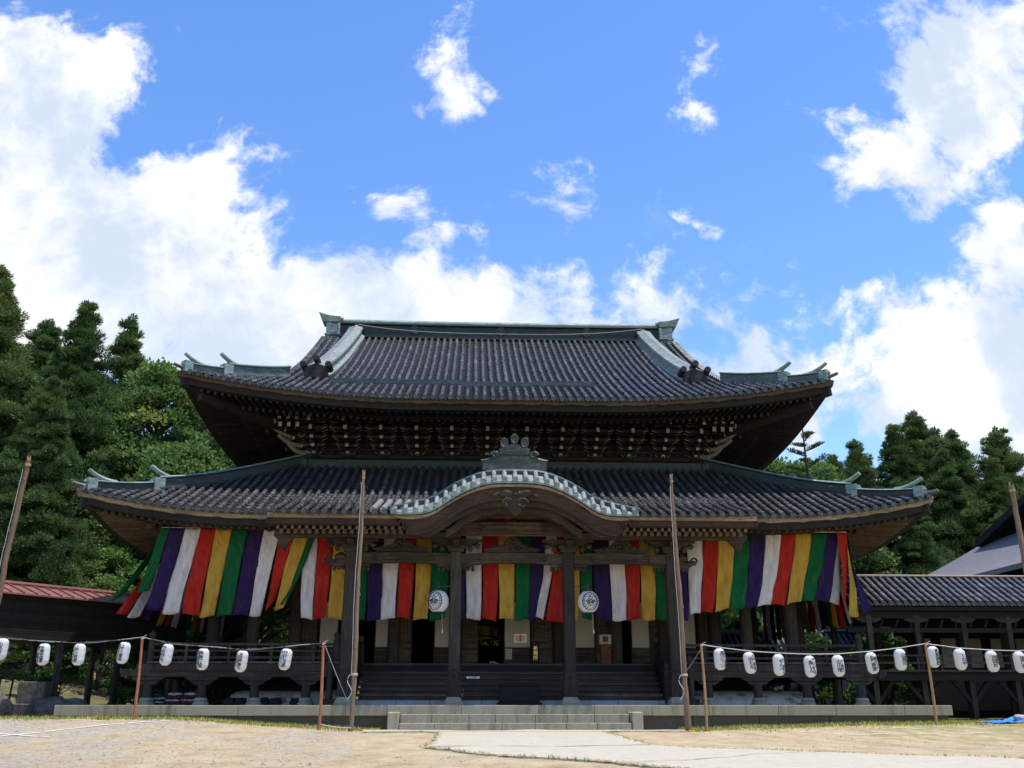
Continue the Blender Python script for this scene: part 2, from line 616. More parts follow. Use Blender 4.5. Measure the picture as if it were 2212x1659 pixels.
M['copper'] = copper_mat('green_copper', (0.075, 0.11, 0.10), (0.16, 0.225, 0.205), (0.36, 0.43, 0.39))
M['copper_dark'] = copper_mat('dark_green_copper', (0.006, 0.011, 0.0095), (0.012, 0.022, 0.018), (0.028, 0.044, 0.037))  # green copper darkened in colour to stand for its shaded faces
M['copper_mid'] = copper_mat('middling_green_copper', (0.022, 0.034, 0.030), (0.055, 0.082, 0.072), (0.13, 0.17, 0.15))  # in-between copper: shade on the ridge sides is put into the colour
M['copper_pale'] = copper_mat('pale_green_copper', (0.10, 0.116, 0.105), (0.18, 0.203, 0.187), (0.33, 0.352, 0.322))
M['copper_blue'] = copper_mat('blue_grey_copper', (0.012, 0.019, 0.023), (0.028, 0.044, 0.050), (0.08, 0.11, 0.115))
M['iron'] = copper_mat('grey_green_tile_clay', (0.016, 0.020, 0.016), (0.038, 0.046, 0.038), (0.10, 0.115, 0.092))


def stone_mat(name, d, mcol, l, stain=0.5, scale=1.0):
    m, N = new_mat(name)
    co = objco(N)
    n = N.noise(co, 38.0 * scale, 4, 0.7)
    s = N.noise(objco(N, (3.2, 3.2, 0.25)), 1.3, 6, 0.62)
    b = N.noise(co, 0.7, 5, 0.6)
    c = N.ramp(n.outputs[0], [(0.3, d), (0.5, mcol), (0.75, l)])
    c = N.mix(N.math('MULTIPLY', N.ramp(s.outputs[0], [(0.50, 0.0), (0.68, 1.0)]), stain), c, (0.07, 0.068, 0.055))
    c = N.mix(N.math('MULTIPLY', b.outputs[0], 0.35), c, tuple(0.55 * v for v in mcol))
    c = N.mix(N.math('MULTIPLY', N.math('SUBTRACT', attr(N), 0.4), 0.5), c, l)
    return finish(m, N, c, 0.8, 0.25, n.outputs[0], 0.006)


M['granite'] = stone_mat('granite_blocks', (0.17, 0.150, 0.100), (0.30, 0.268, 0.190), (0.46, 0.415, 0.31), 0.6)
M['granite_dark'] = stone_mat('dark_stone_footing', (0.045, 0.040, 0.030), (0.08, 0.072, 0.055), (0.17, 0.155, 0.122), 0.6)
M['concrete'] = stone_mat('concrete_paving', (0.38, 0.33, 0.235), (0.49, 0.435, 0.325), (0.58, 0.525, 0.405), 0.22, 0.7)
M['rock'] = stone_mat('garden_rock', (0.045, 0.038, 0.031), (0.11, 0.092, 0.075), (0.22, 0.19, 0.155), 0.3, 0.2)  # tone lowered to stand for tree shade over rocks and trough
M['bluestone'] = stone_mat('blue_grey_curb_stone', (0.16, 0.18, 0.21), (0.26, 0.285, 0.32), (0.36, 0.39, 0.43), 0.3)


def cloth_mat(name, col):
    m, N = new_mat(name)
    n = N.noise(objco(N, (3, 3, 0.8)), 3.0, 4, 0.6)
    c = N.ramp(n.outputs[0], [(0.3, tuple(0.72 * v for v in col)), (0.55, col), (0.75, tuple(min(0.9, 1.12 * v + 0.012) for v in col))])
    wv = N.n('ShaderNodeTexWave', wave_type='BANDS', bands_direction='DIAGONAL')
    N.link(objco(N), wv.inputs[0])
    wv.inputs['Scale'].default_value = 2.1
    wv.inputs['Distortion'].default_value = 7.0
    wv.inputs['Detail'].default_value = 3.0
    return finish(m, N, c, 0.85, 0.15, wv.outputs['Fac'], 0.014, 0.0, 0.30, tuple(min(1, 1.15 * v) for v in col))


CLOTH = {
    'green': cloth_mat('green_cloth', (0.008, 0.115, 0.034)),
    'purple': cloth_mat('purple_cloth', (0.034, 0.017, 0.085)),
    'white': cloth_mat('white_cloth', (0.66, 0.62, 0.62)),
    'red': cloth_mat('red_cloth', (0.44, 0.027, 0.018)),
    'yellow': cloth_mat('yellow_cloth', (0.54, 0.33, 0.055)),
}


def paper_mat():
    m, N = new_mat('lantern_paper')
    t = N.n('ShaderNodeTexCoord')
    sp = N.n('ShaderNodeSeparateXYZ')
    N.link(t.outputs['Object'], sp.inputs[0])
    rib = N.math('SINE', N.math('MULTIPLY', sp.outputs[2], 300.0))
    n = N.noise(t.outputs['Object'], 6.0, 4, 0.6)
    c = N.ramp(n.outputs[0], [(0.3, (0.80, 0.78, 0.76)), (0.7, (0.88, 0.87, 0.86))])
    return finish(m, N, c, 0.6, 0.3, rib, 0.002, 0.0, 0.35, (0.90, 0.88, 0.86))


M['paper'] = paper_mat()


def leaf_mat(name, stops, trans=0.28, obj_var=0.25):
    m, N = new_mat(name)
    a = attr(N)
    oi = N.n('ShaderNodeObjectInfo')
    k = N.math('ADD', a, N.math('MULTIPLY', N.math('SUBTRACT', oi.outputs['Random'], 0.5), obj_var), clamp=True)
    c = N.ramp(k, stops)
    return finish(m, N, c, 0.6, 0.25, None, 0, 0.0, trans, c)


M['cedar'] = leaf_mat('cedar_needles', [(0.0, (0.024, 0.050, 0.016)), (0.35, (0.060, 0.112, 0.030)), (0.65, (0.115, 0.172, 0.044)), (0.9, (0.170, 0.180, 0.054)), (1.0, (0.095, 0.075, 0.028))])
M['ginkgo'] = leaf_mat('broad_leaves', [(0.0, (0.055, 0.115, 0.030)), (0.4, (0.130, 0.220, 0.055)), (0.75, (0.20, 0.28, 0.075)), (1.0, (0.28, 0.31, 0.06))], 0.42)
M['pine'] = leaf_mat('pine_needles', [(0.0, (0.020, 0.045, 0.020)), (0.5, (0.060, 0.090, 0.030)), (1.0, (0.13, 0.13, 0.045))], 0.2)
M['shrub'] = leaf_mat('glossy_shrub_leaves', [(0.0, (0.022, 0.070, 0.020)), (0.5, (0.055, 0.13, 0.032)), (1.0, (0.14, 0.19, 0.055))], 0.25)
M['grass'] = leaf_mat('grass_blades', [(0.0, (0.13, 0.19, 0.035)), (0.5, (0.33, 0.35, 0.06)), (1.0, (0.50, 0.42, 0.12))], 0.2)
M['bark'] = wood_mat('tree_bark', (0.025, 0.018, 0.013), (0.065, 0.048, 0.036), (0.13, 0.10, 0.08), (5, 5, 0.7))


def ground_mat():
    m, N = new_mat('sand_and_gravel_yard')
    t = N.n('ShaderNodeTexCoord')
    co = t.outputs['Object']
    mp = N.n('ShaderNodeMapping')
    N.link(co, mp.inputs[0])
    mp.inputs['Scale'].default_value = (1.0, 0.45, 1.0)
    big = N.noise(mp.outputs[0], 0.35, 5, 0.6)
    mid = N.noise(mp.outputs[0], 1.6, 6, 0.65)
    fine = N.noise(co, 22.0, 5, 0.75)
    grain = N.noise(co, 9.0, 10, 0.85)
    grain2 = N.noise(co, 3.1, 8, 0.75)
    sand = N.ramp(mid.outputs[0], [(0.3, (0.35, 0.25, 0.138)), (0.5, (0.50, 0.385, 0.232)), (0.7, (0.60, 0.495, 0.335))])
    sand = N.mix(N.ramp(grain.outputs[0], [(0.36, 0.75), (0.50, 0.0)]), sand, (0.26, 0.19, 0.115))
    grav = N.ramp(grain.outputs[0], [(0.36, (0.10, 0.085, 0.065)), (0.50, (0.36, 0.312, 0.24)), (0.64, (0.66, 0.60, 0.50))])
    grav = N.mix(0.25, grav, (0.38, 0.35, 0.30))
    sp = N.n('ShaderNodeSeparateXYZ')
    N.link(co, sp.inputs[0])
    # more gravel on the left side of the yard
    left = N.n('ShaderNodeMapRange')
    N.link(sp.outputs[0], left.inputs['Value'])
    left.inputs['From Min'].default_value = 3.0
    left.inputs['From Max'].default_value = -9.0
    left.inputs['To Min'].default_value = -0.12
    left.inputs['To Max'].default_value = 0.02
    k = N.math('ADD', N.math('ADD', N.math('MULTIPLY', big.outputs[0], 0.45), N.math('ADD', N.math('MULTIPLY', mid.outputs[0], 0.35), N.math('MULTIPLY', grain2.outputs[0], 0.20))), left.outputs[0])
    c = N.mix(N.ramp(k, [(0.475, 0.0), (0.54, 0.92)]), sand, grav)
    # dry grass toward the right rear and along the terrace
    gr = N.noise(mp.outputs[0], 2.6, 7, 0.7)
    rx = N.n('ShaderNodeMapRange', interpolation_type='SMOOTHSTEP')
    N.link(sp.outputs[0], rx.inputs['Value'])
    rx.inputs['From Min'].default_value = 3.5
    rx.inputs['From Max'].default_value = 10.0
    rx.inputs['To Max'].default_value = 0.20
    ry = N.n('ShaderNodeMapRange', interpolation_type='SMOOTHSTEP')
    N.link(sp.outputs[1], ry.inputs['Value'])
    ry.inputs['From Min'].default_value = 14.0
    ry.inputs['From Max'].default_value = 24.0
    k2 = N.math('ADD', gr.outputs[0], N.math('MULTIPLY', rx.outputs[0], ry.outputs[0]))
    c = N.mix(N.ramp(k2, [(0.60, 0.0), (0.74, 0.7)]), c, (0.26, 0.245, 0.085))
    # earth and moss under the trees, away from the yard
    far = N.n('ShaderNodeMapRange', interpolation_type='SMOOTHSTEP')
    N.link(sp.outputs[1], far.inputs['Value'])
    far.inputs['From Min'].default_value = 29.0
    far.inputs['From Max'].default_value = 33.0
    earth = N.ramp(mid.outputs[0], [(0.35, (0.05, 0.075, 0.025)), (0.5, (0.13, 0.12, 0.06)), (0.65, (0.24, 0.18, 0.11))])
    c = N.mix(far.outputs[0], c, earth)
    c = N.mix(N.math('MULTIPLY', N.ramp(fine.outputs[0], [(0.35, 1.0), (0.5, 0.0)]), 0.35), c, (0.24, 0.18, 0.115))
    h = N.math('ADD', N.math('MULTIPLY', mid.outputs[0], 1.0), N.math('ADD', N.math('MULTIPLY', grain.outputs[0], 0.6), N.math('MULTIPLY', grain2.outputs[0], 1.2)))
    return finish(m, N, c, 0.95, 0.1, h, 0.06)


M['ground'] = ground_mat()
M['chalk'] = plain_mat('chalk_line', (0.80, 0.79, 0.76), 0.1, 6)
M['red_metal'] = plain_mat('red_metal_roofing', (0.22, 0.090, 0.068), 0.22, 1.5, 0.45)
M['grey_shingle'] = plain_mat('grey_roofing', (0.165, 0.155, 0.155), 0.16, 4, 0.6, 0.3, 0.02)
M['cushion_red'] = plain_mat('dark_red_cloth', (0.06, 0.010, 0.014), 0.3, 5, 0.9)
M['cushion_dark'] = plain_mat('black_cloth', (0.016, 0.015, 0.022), 0.3, 5, 0.9)
M['cushion_white'] = plain_mat('pale_cloth', (0.36, 0.33, 0.33), 0.1, 5, 0.9)


# ------------------------------------------------------------------ ground, path, chalk lines
def gz(x, y):
    x = np.asarray(x, float)
    y = np.asarray(y, float)
    m = 0.05 + 0.31 * sstep(-x, 3.0, 10.0) + 0.17 * sstep(x, 3.0, 11.0)
    z = m * sstep(y, 18.0, 26.0)
    z = z + (sstep(-x, 12.2, 20.0) * sstep(y, 28.5, 46.0)) * 2.2 + 2.0 * sstep(y, 62.0, 95.0)
    z = z + 0.012 * np.sin(1.7 * x + 0.6 * y) * np.sin(1.1 * y - 0.5 * x) + 0.008 * np.sin(4.3 * x) * np.sin(3.1 * y + x)
    return z


def gzf(x, y):
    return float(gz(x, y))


xs = np.unique(np.concatenate([np.linspace(-320, -30, 24), np.linspace(-30, 30, 201), np.linspace(30, 320, 24)]))
ys = np.unique(np.concatenate([np.linspace(-60, 0, 12), np.linspace(0, 60, 201), np.linspace(60, 420, 30)]))
X, Y = np.meshgrid(xs, ys, indexing='ij')
m = MB()
m.grid(np.stack([X, Y, gz(X, Y)], -1))
ground = struct(m.build('ground', M['ground'], smooth=True))

# wooded hillside far behind (closes the view under the trees)
m = MB()
hx = np.linspace(-260, 260, 90)
hy = np.linspace(98, 190, 20)
X, Y = np.meshgrid(hx, hy, indexing='ij')
Z = 1.5 + 13 * sstep(Y, 96, 190) + 2.0 * np.sin(X * 0.045) + 1.2 * np.sin(X * 0.13 + 1) * np.sin(Y * 0.1)
m.grid(np.stack([X, Y, Z], -1))
hill_m, N_ = new_mat('wooded_hill')
hn = N_.noise(objco(N_), 0.9, 8, 0.7)
finish(hill_m, N_, N_.ramp(hn.outputs[0], [(0.35, (0.010, 0.018, 0.008)), (0.6, (0.030, 0.050, 0.018)), (0.8, (0.06, 0.085, 0.03))]), 0.9, 0.1, hn.outputs[0], 0.8)
struct(m.build('hill', hill_m, smooth=True))


def sheet(poly, lift, name, mat, n=24):
    """polygon strip laid on the ground: poly = left edge points, right edge points (same count)"""
    Lp, Rp = [np.array(p, float) for p in poly]
    rows = []
    for a, b in zip(Lp, Rp):
        t = np.linspace(0, 1, n)[:, None]
        rows.append(a + (b - a) * t)
    P = np.array(rows)
    jx = 0.035 * np.sin(P[..., 1] * 5.3 + np.sin(P[..., 0] * 3)) + 0.02 * np.sin(P[..., 1] * 13 + P[..., 0] * 7)
    jy = 0.03 * np.sin(P[..., 0] * 4.1 + np.sin(P[..., 1] * 2)) + 0.02 * np.sin(P[..., 0] * 11 + 1)
    P = P + np.stack([jx, jy], -1)
    Z = gz(P[..., 0], P[..., 1]) + lift
    mm = MB()
    G = np.concatenate([P, Z[..., None]], -1)
    mm.grid(G)
    edge = np.concatenate([G[0], G[1:-1, -1], G[-1][::-1], G[1:-1, 0][::-1]])
    low = edge - np.array([0, 0, 0.06])
    mm.grid(np.stack([np.concatenate([edge, edge[:1]]), np.concatenate([low, low[:1]])], 1))
    return struct(mm.build(name, mat))


def lin(a, b, n):
    t = np.linspace(0, 1, n)[:, None]
    return np.array(a, float) + (np.array(b, float) - np.array(a, float)) * t


sheet((lin((-4.1, 26.75), (-3.75, 25.2), 5), lin((4.55, 26.75), (4.15, 25.35), 5)), 0.035, 'path_apron', M['concrete'], 40)
sheet((lin((-1.95, 25.2), (-1.95, 17.5), 22), lin((2.1, 25.35), (2.0, 18.05), 22)), 0.031, 'path', M['concrete'], 14)
# diagonal arm of the path: runs off to the right of the viewer
arm_far = lin((-1.95, 17.46), (9.2, 9.2), 26)
arm_near = lin((-1.90, 17.44), (2.6, 9.4), 26)
arm_far = np.concatenate([lin((-1.95, 17.46), (2.0, 18.02), 6)[:-1], lin((2.0, 18.02), (14.0, 4.5), 24)])
arm_near = np.concatenate([lin((-1.93, 17.40), (-1.0, 15.2), 6)[:-1], lin((-1.0, 15.2), (6.6, 2.5), 24)])
sheet((arm_near, arm_far), 0.027, 'path_arm', M['concrete'], 16)
# joints between paving slabs: narrow dark cracks
crack_m = plain_mat('joint_crack', (0.12, 0.10, 0.075), 0.3, 9, 0.9)


def crack(p0, p1, w, name='path_joint', mat=None, lift=0.036, broken=False, amp=0.012, kind='structure'):
    mm = MB()
    n = max(8, int(math.hypot(p1[0] - p0[0], p1[1] - p0[1]) / 0.12))
    L = lin(p0, p1, n)
    d = np.array(p1, float) - np.array(p0, float)
    d /= np.linalg.norm(d)
    s = np.array([-d[1], d[0]])
    off = amp * np.cumsum(rng.normal(0, 1, n)) / 2.5
    off -= np.linspace(off[0], off[-1], n)
    ww = w * rng.uniform(0.5, 1.2, n)
    A = L + s * (off + ww / 2)[:, None]
    B = L + s * (off - ww / 2)[:, None]
    for i in range(n - 1):
        if broken and rng.random() < 0.22:
            continue
        q4 = np.array([A[i], B[i], B[i + 1], A[i + 1]])
        z = gz(q4[:, 0], q4[:, 1]) + lift
        mm.add(np.concatenate([q4, z[:, None]], 1), [[0, 1, 2, 3]])
    o = mm.build(name, mat or crack_m)
    o['kind'] = kind
    return o


crack((-1.9, 25.28), (2.05, 25.38), 0.04, lift=0.041)
crack((-1.9, 17.52), (1.95, 18.06), 0.028)
crack((0.7, 12.6), (4.1, 15.5), 0.028, amp=0.03)
for a, b in (((-13.5, 14.2), (-8.5, 25.6)), ((-14.5, 23.2), (-9.5, 20.6)), ((-11.6, 25.2), (-9.2, 24.8)), ((-9.4, 26.0), (-8.3, 26.35)),
             ((6.3, 24.4), (7.3, 22.0)), ((7.3, 22.0), (11.0, 22.2)), ((9.0, 24.2), (10.2, 22.9))):
    crack(a, b, 0.075, 'chalk_line', M['chalk'], 0.016, True, 0.02)

# small pebbles and clods scattered over the yard
m = MB()
for i in range(9000):
    x = rng.uniform(-12, 9)
    y = 9.0 + 17.5 * rng.random() ** 1.25
    if x > -3 and rng.random() < 0.5:
        continue
    if -4 < x < 4.6 and y > 16 or (x > -2 and y < 17 and x > -2 + (17 - y) * 0.3):
        continue
    r = rng.uniform(0.007, 0.019) * (2.2 if rng.random() < 0.03 else 1)
    th = np.linspace(0, 2 * np.pi, 6)[:-1]
    V = [[x + r * math.cos(t) * rng.uniform(0.7, 1.2), y + r * math.sin(t), gzf(x, y) + 0.002] for t in th] + [[x, y, gzf(x, y) + r * 0.75]]
    m.add(V, [[j, (j + 1) % 5, 5] for j in range(5)], 0, rng.random())
peb = m.build('gravel', plain_mat('loose_stones', (0.24, 0.205, 0.165), 0.8, 40, 0.9))
struct(peb, 'stuff')


# weeds along the path edges, and clods of earth spilling onto them
wd, cl_ = MB(), MB()
for (pa, pb, npt) in (((-1.95, 17.42), (-1.0, 15.2), 90), ((-1.0, 15.2), (6.6, 2.5), 420), ((2.0, 18.02), (9.0, 10.1), 200), ((-1.95, 25.2), (-1.95, 17.5), 120), ((2.1, 25.35), (2.0, 18.05), 120), ((-4.0, 25.3), (-2.0, 25.2), 70), ((2.2, 25.35), (4.4, 25.4), 70)):
    for i in range(npt):
        t = rng.random()
        x = pa[0] + (pb[0] - pa[0]) * t + rng.normal(0, 0.05)
        y = pa[1] + (pb[1] - pa[1]) * t + rng.normal(0, 0.07)
        z = gzf(x, y)
        if math.sin(t * 23 + pa[0]) > 0.1 and rng.random() < 0.75:
            for b_ in range(4):
                a = rng.uniform(0, 6.28)
                hh = rng.uniform(0.02, 0.055)
                wd.add([(x - 0.008 * math.cos(a), y - 0.008 * math.sin(a), z + 0.01), (x + 0.008 * math.cos(a), y + 0.008 * math.sin(a), z + 0.01), (x + rng.normal(0, 0.02), y + rng.normal(0, 0.02), z + 0.02 + hh)], [[0, 1, 2]], 0, rng.random())
        else:
            r = rng.uniform(0.010, 0.030)
            th = np.linspace(0, 2 * np.pi, 6)[:-1]
            V = [[x + r * 1.6 * math.cos(q_) * rng.uniform(0.6, 1.3), y + r * 1.6 * math.sin(q_), z + 0.024] for q_ in th] + [[x, y, z + 0.036 + r * 0.5]]
            cl_.add(V, [[j, (j + 1) % 5, 5] for j in range(5)], 0, rng.random())
struct(wd.build('weeds', M['grass']), 'stuff')
struct(cl_.build('earth_clods', plain_mat('loose_earth', (0.33, 0.25, 0.15), 0.4, 20, 0.95)), 'stuff')


# ------------------------------------------------------------------ stone terrace with steps
YC = 29.0           # porch column line
PZ = 0.70           # top of the stone terrace
terr = thing('stone_terrace', 'long low stone terrace of grey granite blocks carrying the temple', 'terrace', (0, 27.5, 0))
TX0, TX1, TYF = -12.25, 12.1, 27.42
m = MB()
m.bx(TX0 + 0.12, TX1 - 0.12, TYF + 0.14, 51.5, -0.3, PZ - 0.27, 0, 0.4)
m.build('footing', M['granite_dark'], terr, bevel=0.01)
m = MB()
x = TX0
while x < TX1 - 0.2:
    L = rng.uniform(1.5, 2.2)
    x2 = min(x + L, TX1)
    if TX1 - x2 < 0.6:
        x2 = TX1
    m.bx(x + 0.004, x2 - 0.004, TYF, TYF + 0.95, PZ - 0.265 - 0.006 * rng.random(), PZ + rng.uniform(-0.003, 0.003), 0, rng.uniform(0.2, 0.75))
    x = x2
m.bx(TX0 + 0.01, TX1 - 0.01, TYF + 0.955, 51.6, PZ - 0.26, PZ - 0.004, 0, 0.35)
m.build('cap_stone', M['granite'], terr, bevel=0.012)
# dark stone blocks of the footing face on either side of the steps
for xa_, xb_ in ((TX0 + 0.1, -3.4), (3.4, TX1 - 0.1)):
    ed = np.linspace(xa_, xb_, 6) + np.concatenate([[0], rng.uniform(-0.4, 0.4, 4), [0]])
    for a_, b_ in zip(ed[:-1], ed[1:]):
        m = MB()
        m.bx(a_ + 0.006, b_ - 0.006, TYF + 0.085, TYF + 0.137, -0.3, PZ - 0.272, 0, rng.uniform(0.1, 0.7))
        m.build('footing_block', M['granite_dark'], terr, bevel=0.01)
for k, (z1, yf) in enumerate(((0.255, 26.72), (0.475, 27.06))):
    m = MB()
    x = -3.06
    nb = 7
    ed = np.linspace(-3.06, 3.06, nb + 1) + np.concatenate([[0], rng.uniform(-0.12, 0.12, nb - 1), [0]])
    for i in range(nb):
        m.bx(ed[i] + 0.004, ed[i + 1] - 0.004, yf, TYF - 0.004 if k == 1 else 27.056, -0.1, z1, 0, rng.uniform(0.25, 0.7))
    m.build('stone_step', M['granite'], terr, bevel=0.012)
for s in (-1, 1):
    m = MB()
    m.bx(s * 3.08, s * 3.37, 26.70, TYF - 0.006, -0.1, 0.535, 0, 0.85)
    m.build('step_cheek', M['granite'], terr, bevel=0.03)
# row of blue-grey curb stones behind the front edge, at the foot of the wooden stairs
m = MB()
x = -4.5
while x < 4.4:
    L = rng.uniform(0.9, 1.5)
    x2 = min(x + L, 4.5)
    m.bx(x + 0.006, x2 - 0.006, 29.3, 29.52, PZ - 0.1, PZ + 0.13, 0, rng.uniform(0.3, 0.7))
    x = x2
m.build('curb_stone', M['bluestone'], terr, bevel=0.01)


# ------------------------------------------------------------------ the temple hall
hall = thing('temple_hall', 'large dark timber temple hall with two tiers of tiled roofs and an arched porch gable', 'temple', (0, 41.5, PZ))

SP = 0.285     # spacing of the tile rolls


class Slope:
    """one roof slope: u runs along the eave, d inward from it"""
    def __init__(self, o, eu, ed, U, dmax, zf, dmin=None):
        self.o, self.eu, self.ed = np.array(o, float), np.array(eu, float), np.array(ed, float)
        self.U, self.dmax, self.zf = U, dmax, zf
        self.dmin = dmin or (lambda u: 0.0)

    def P(self, u, d, dz=0.0):
        u = np.asarray(u, float)
        d = np.asarray(d, float)
        z = self.zf(u, d) + dz
        p = self.o + u[..., None] * self.eu + d[..., None] * self.ed
        p = p.copy()
        p[..., 2] = z
        return p


def tile_slope(mr, mp, S, u0, u1, spacing=SP, tl=0.36, r=0.074, rowmat=0):
    n = int((u1 - u0) / spacing)
    us = (u0 + u1) / 2 + (np.arange(n + 1) - n / 2) * spacing
    th = np.linspace(-0.15, np.pi + 0.15, 7)
    for u in us:
        dm = S.dmax(u)
        if dm < 0.15:
            continue
        ds_ = S.dmin(u)
        if dm - ds_ < 0.15:
            continue
        k = max(1, int(math.ceil((dm - ds_) / tl)))
        d0 = np.minimum(ds_ + np.arange(k) * tl - 0.06, dm)
        d1 = np.minimum(ds_ + (np.arange(k) + 1) * tl - 0.06 + 0.02, dm)
        ju = u + rng.normal(0, 0.006, k)
        rings = []
        for dd, rr in ((d0, r * 1.12), (d1, r * 0.90)):
            base = S.P(ju, dd, 0.045)
            ring = base[:, None, :] + (np.cos(th) * rr)[None, :, None] * S.eu + (np.sin(th) * rr)[None, :, None] * np.array([0, 0, 1.0])
            rings.append(ring)
        V = np.stack(rings, 1)      # k,2,7,3
        i = np.arange(k)[:, None] * 14
        j = np.arange(6)[None, :]
        f = np.stack([i + j, i + j + 1, i + 7 + j + 1, i + 7 + j], -1).reshape(-1, 4)
        mr.add(V.reshape(-1, 3), f, rowmat, np.repeat(np.clip(rng.normal(0.5, 0.26, k), 0, 1), 6))
        if ds_ > 0:
            continue
        # round end tile at the eave
        c = S.P(np.array([u]), np.array([-0.07]), 0.035)[0]
        t2 = np.linspace(0, 2 * np.pi, 11)[:-1]
        ring = c + (np.cos(t2) * r * 1.12)[:, None] * S.eu + (np.sin(t2) * r * 1.12)[:, None] * np.array([0, 0, 1.0])
        back = ring + S.ed * 0.06
        mr.add(np.concatenate([ring, back]), [[q_, (q_ + 1) % 10, (q_ + 1) % 10 + 10, q_ + 10] for q_ in range(10)], rowmat, 0.3)
        mr.add(ring, [list(range(10))], rowmat + 1, 0.15)  # front disc in a darker colour that stands for its shade
    # pan tiles
    for a, b in zip(us[:-1], us[1:]):
        dm = min(S.dmax(a), S.dmax(b))
        if dm < 0.1:
            continue
        ds_ = max(S.dmin(a), S.dmin(b))
        if dm - ds_ < 0.1:
            continue
        k = max(1, int(math.ceil((dm - ds_) / 0.27)))
        ds = np.minimum(ds_ + np.arange(k + 1) * 0.27 - 0.05, dm)
        rows = []
        dz = []
        for j in range(k):
            rows += [ds[j], ds[j + 1]]
            dz += [0.035, 0.0]
        rows = np.array(rows)
        dz = np.array(dz)
        w = np.array([a, (a + b) / 2, b])
        cz = np.array([0.02, -0.045, 0.02])
        U_, D_ = np.meshgrid(w, rows, indexing='ij')
        P = S.P(U_, D_, 0.0)
        P[..., 2] += dz[None, :] + cz[:, None]
        mp.grid(P)
        if ds_ > 0:
            continue
        # drooping lip of the pan at the eave
        lip = S.P(w, np.full(3, -0.05), 0.0)
        lip[:, 2] += cz + 0.035
        lo = lip.copy()
        lo[:, 2] -= np.array([0.03, 0.075, 0.03])
        mp.grid(np.stack([lip, lo], 1))


def seg(*p):
    return p


# --- upper roof -----------------------------------------------------------
UX, UY0, UYR, UYB = 10.95, 30.25, 41.5, 52.75     # eave half width, front eave, ridge, back eave
UZ0, URISE, ULIFT, ULR = 10.32, 6.45, 0.84, 8.0
VX = 8.0                                          # verge of the gable
UD = UYR - UY0


def rise_u(d):
    u = np.asarray(d, float) / UD
    return URISE * (0.83 * u + 0.17 * u * u)


def lift_u(c, d):
    return ULIFT * np.clip(1 - np.asarray(c, float) / ULR, 0, 1) ** 2.0 * np.clip(1 - np.asarray(d, float) / 7.0, 0, 1) ** 1.5


def zf_front(u, d):
    return UZ0 + rise_u(d) + lift_u(UX - np.abs(u), d)


def zf_side(u, d):
    return UZ0 + rise_u(d) + lift_u(UD - np.abs(u), d)


def dm_front(u):
    return UD - 0.1 if abs(u) <= VX else max(0.0, UX - abs(u))


def dm_side(u):
    return max(0.0, min(UX - VX + 0.15, UD - abs(u)))


SU = [Slope((0, UY0, 0), (1, 0, 0), (0, 1, 0), UX, dm_front, zf_front),
      Slope((0, UYB, 0), (-1, 0, 0), (0, -1, 0), UX, dm_front, zf_front),
      Slope((-UX, UYR, 0), (0, -1, 0), (1, 0, 0), UD, dm_side, zf_side),
      Slope((UX, UYR, 0), (0, 1, 0), (-1, 0, 0), UD, dm_side, zf_side)]
mr, mp = MB(), MB()
for k, S in enumerate(SU):
    tile_slope(mr, mp, S, -S.U + 0.12, S.U - 0.12, tl=0.36 if k != 1 else 0.8)
# verge tiles along the gable edges, stepping up in short rows
for s in (-1, 1):
    for S in SU[:2]:
        for d in np.arange(3.0, UD - 0.3, 0.27):
            p = S.P(np.array([s * VX]), np.array([d]), 0.06)[0]
            mr.tube([p - S.eu * s * 0.10, p + S.eu * s * 0.16], 0.085, 8, 0, rng.random())
uroof = mr.build('upper_roof', [M['tile'], M['iron']], hall, smooth=True)
ORIGIN['upper_roof'] = ORIGIN[hall.name]
mp.build('pan_tiles', M['pan'], uroof)


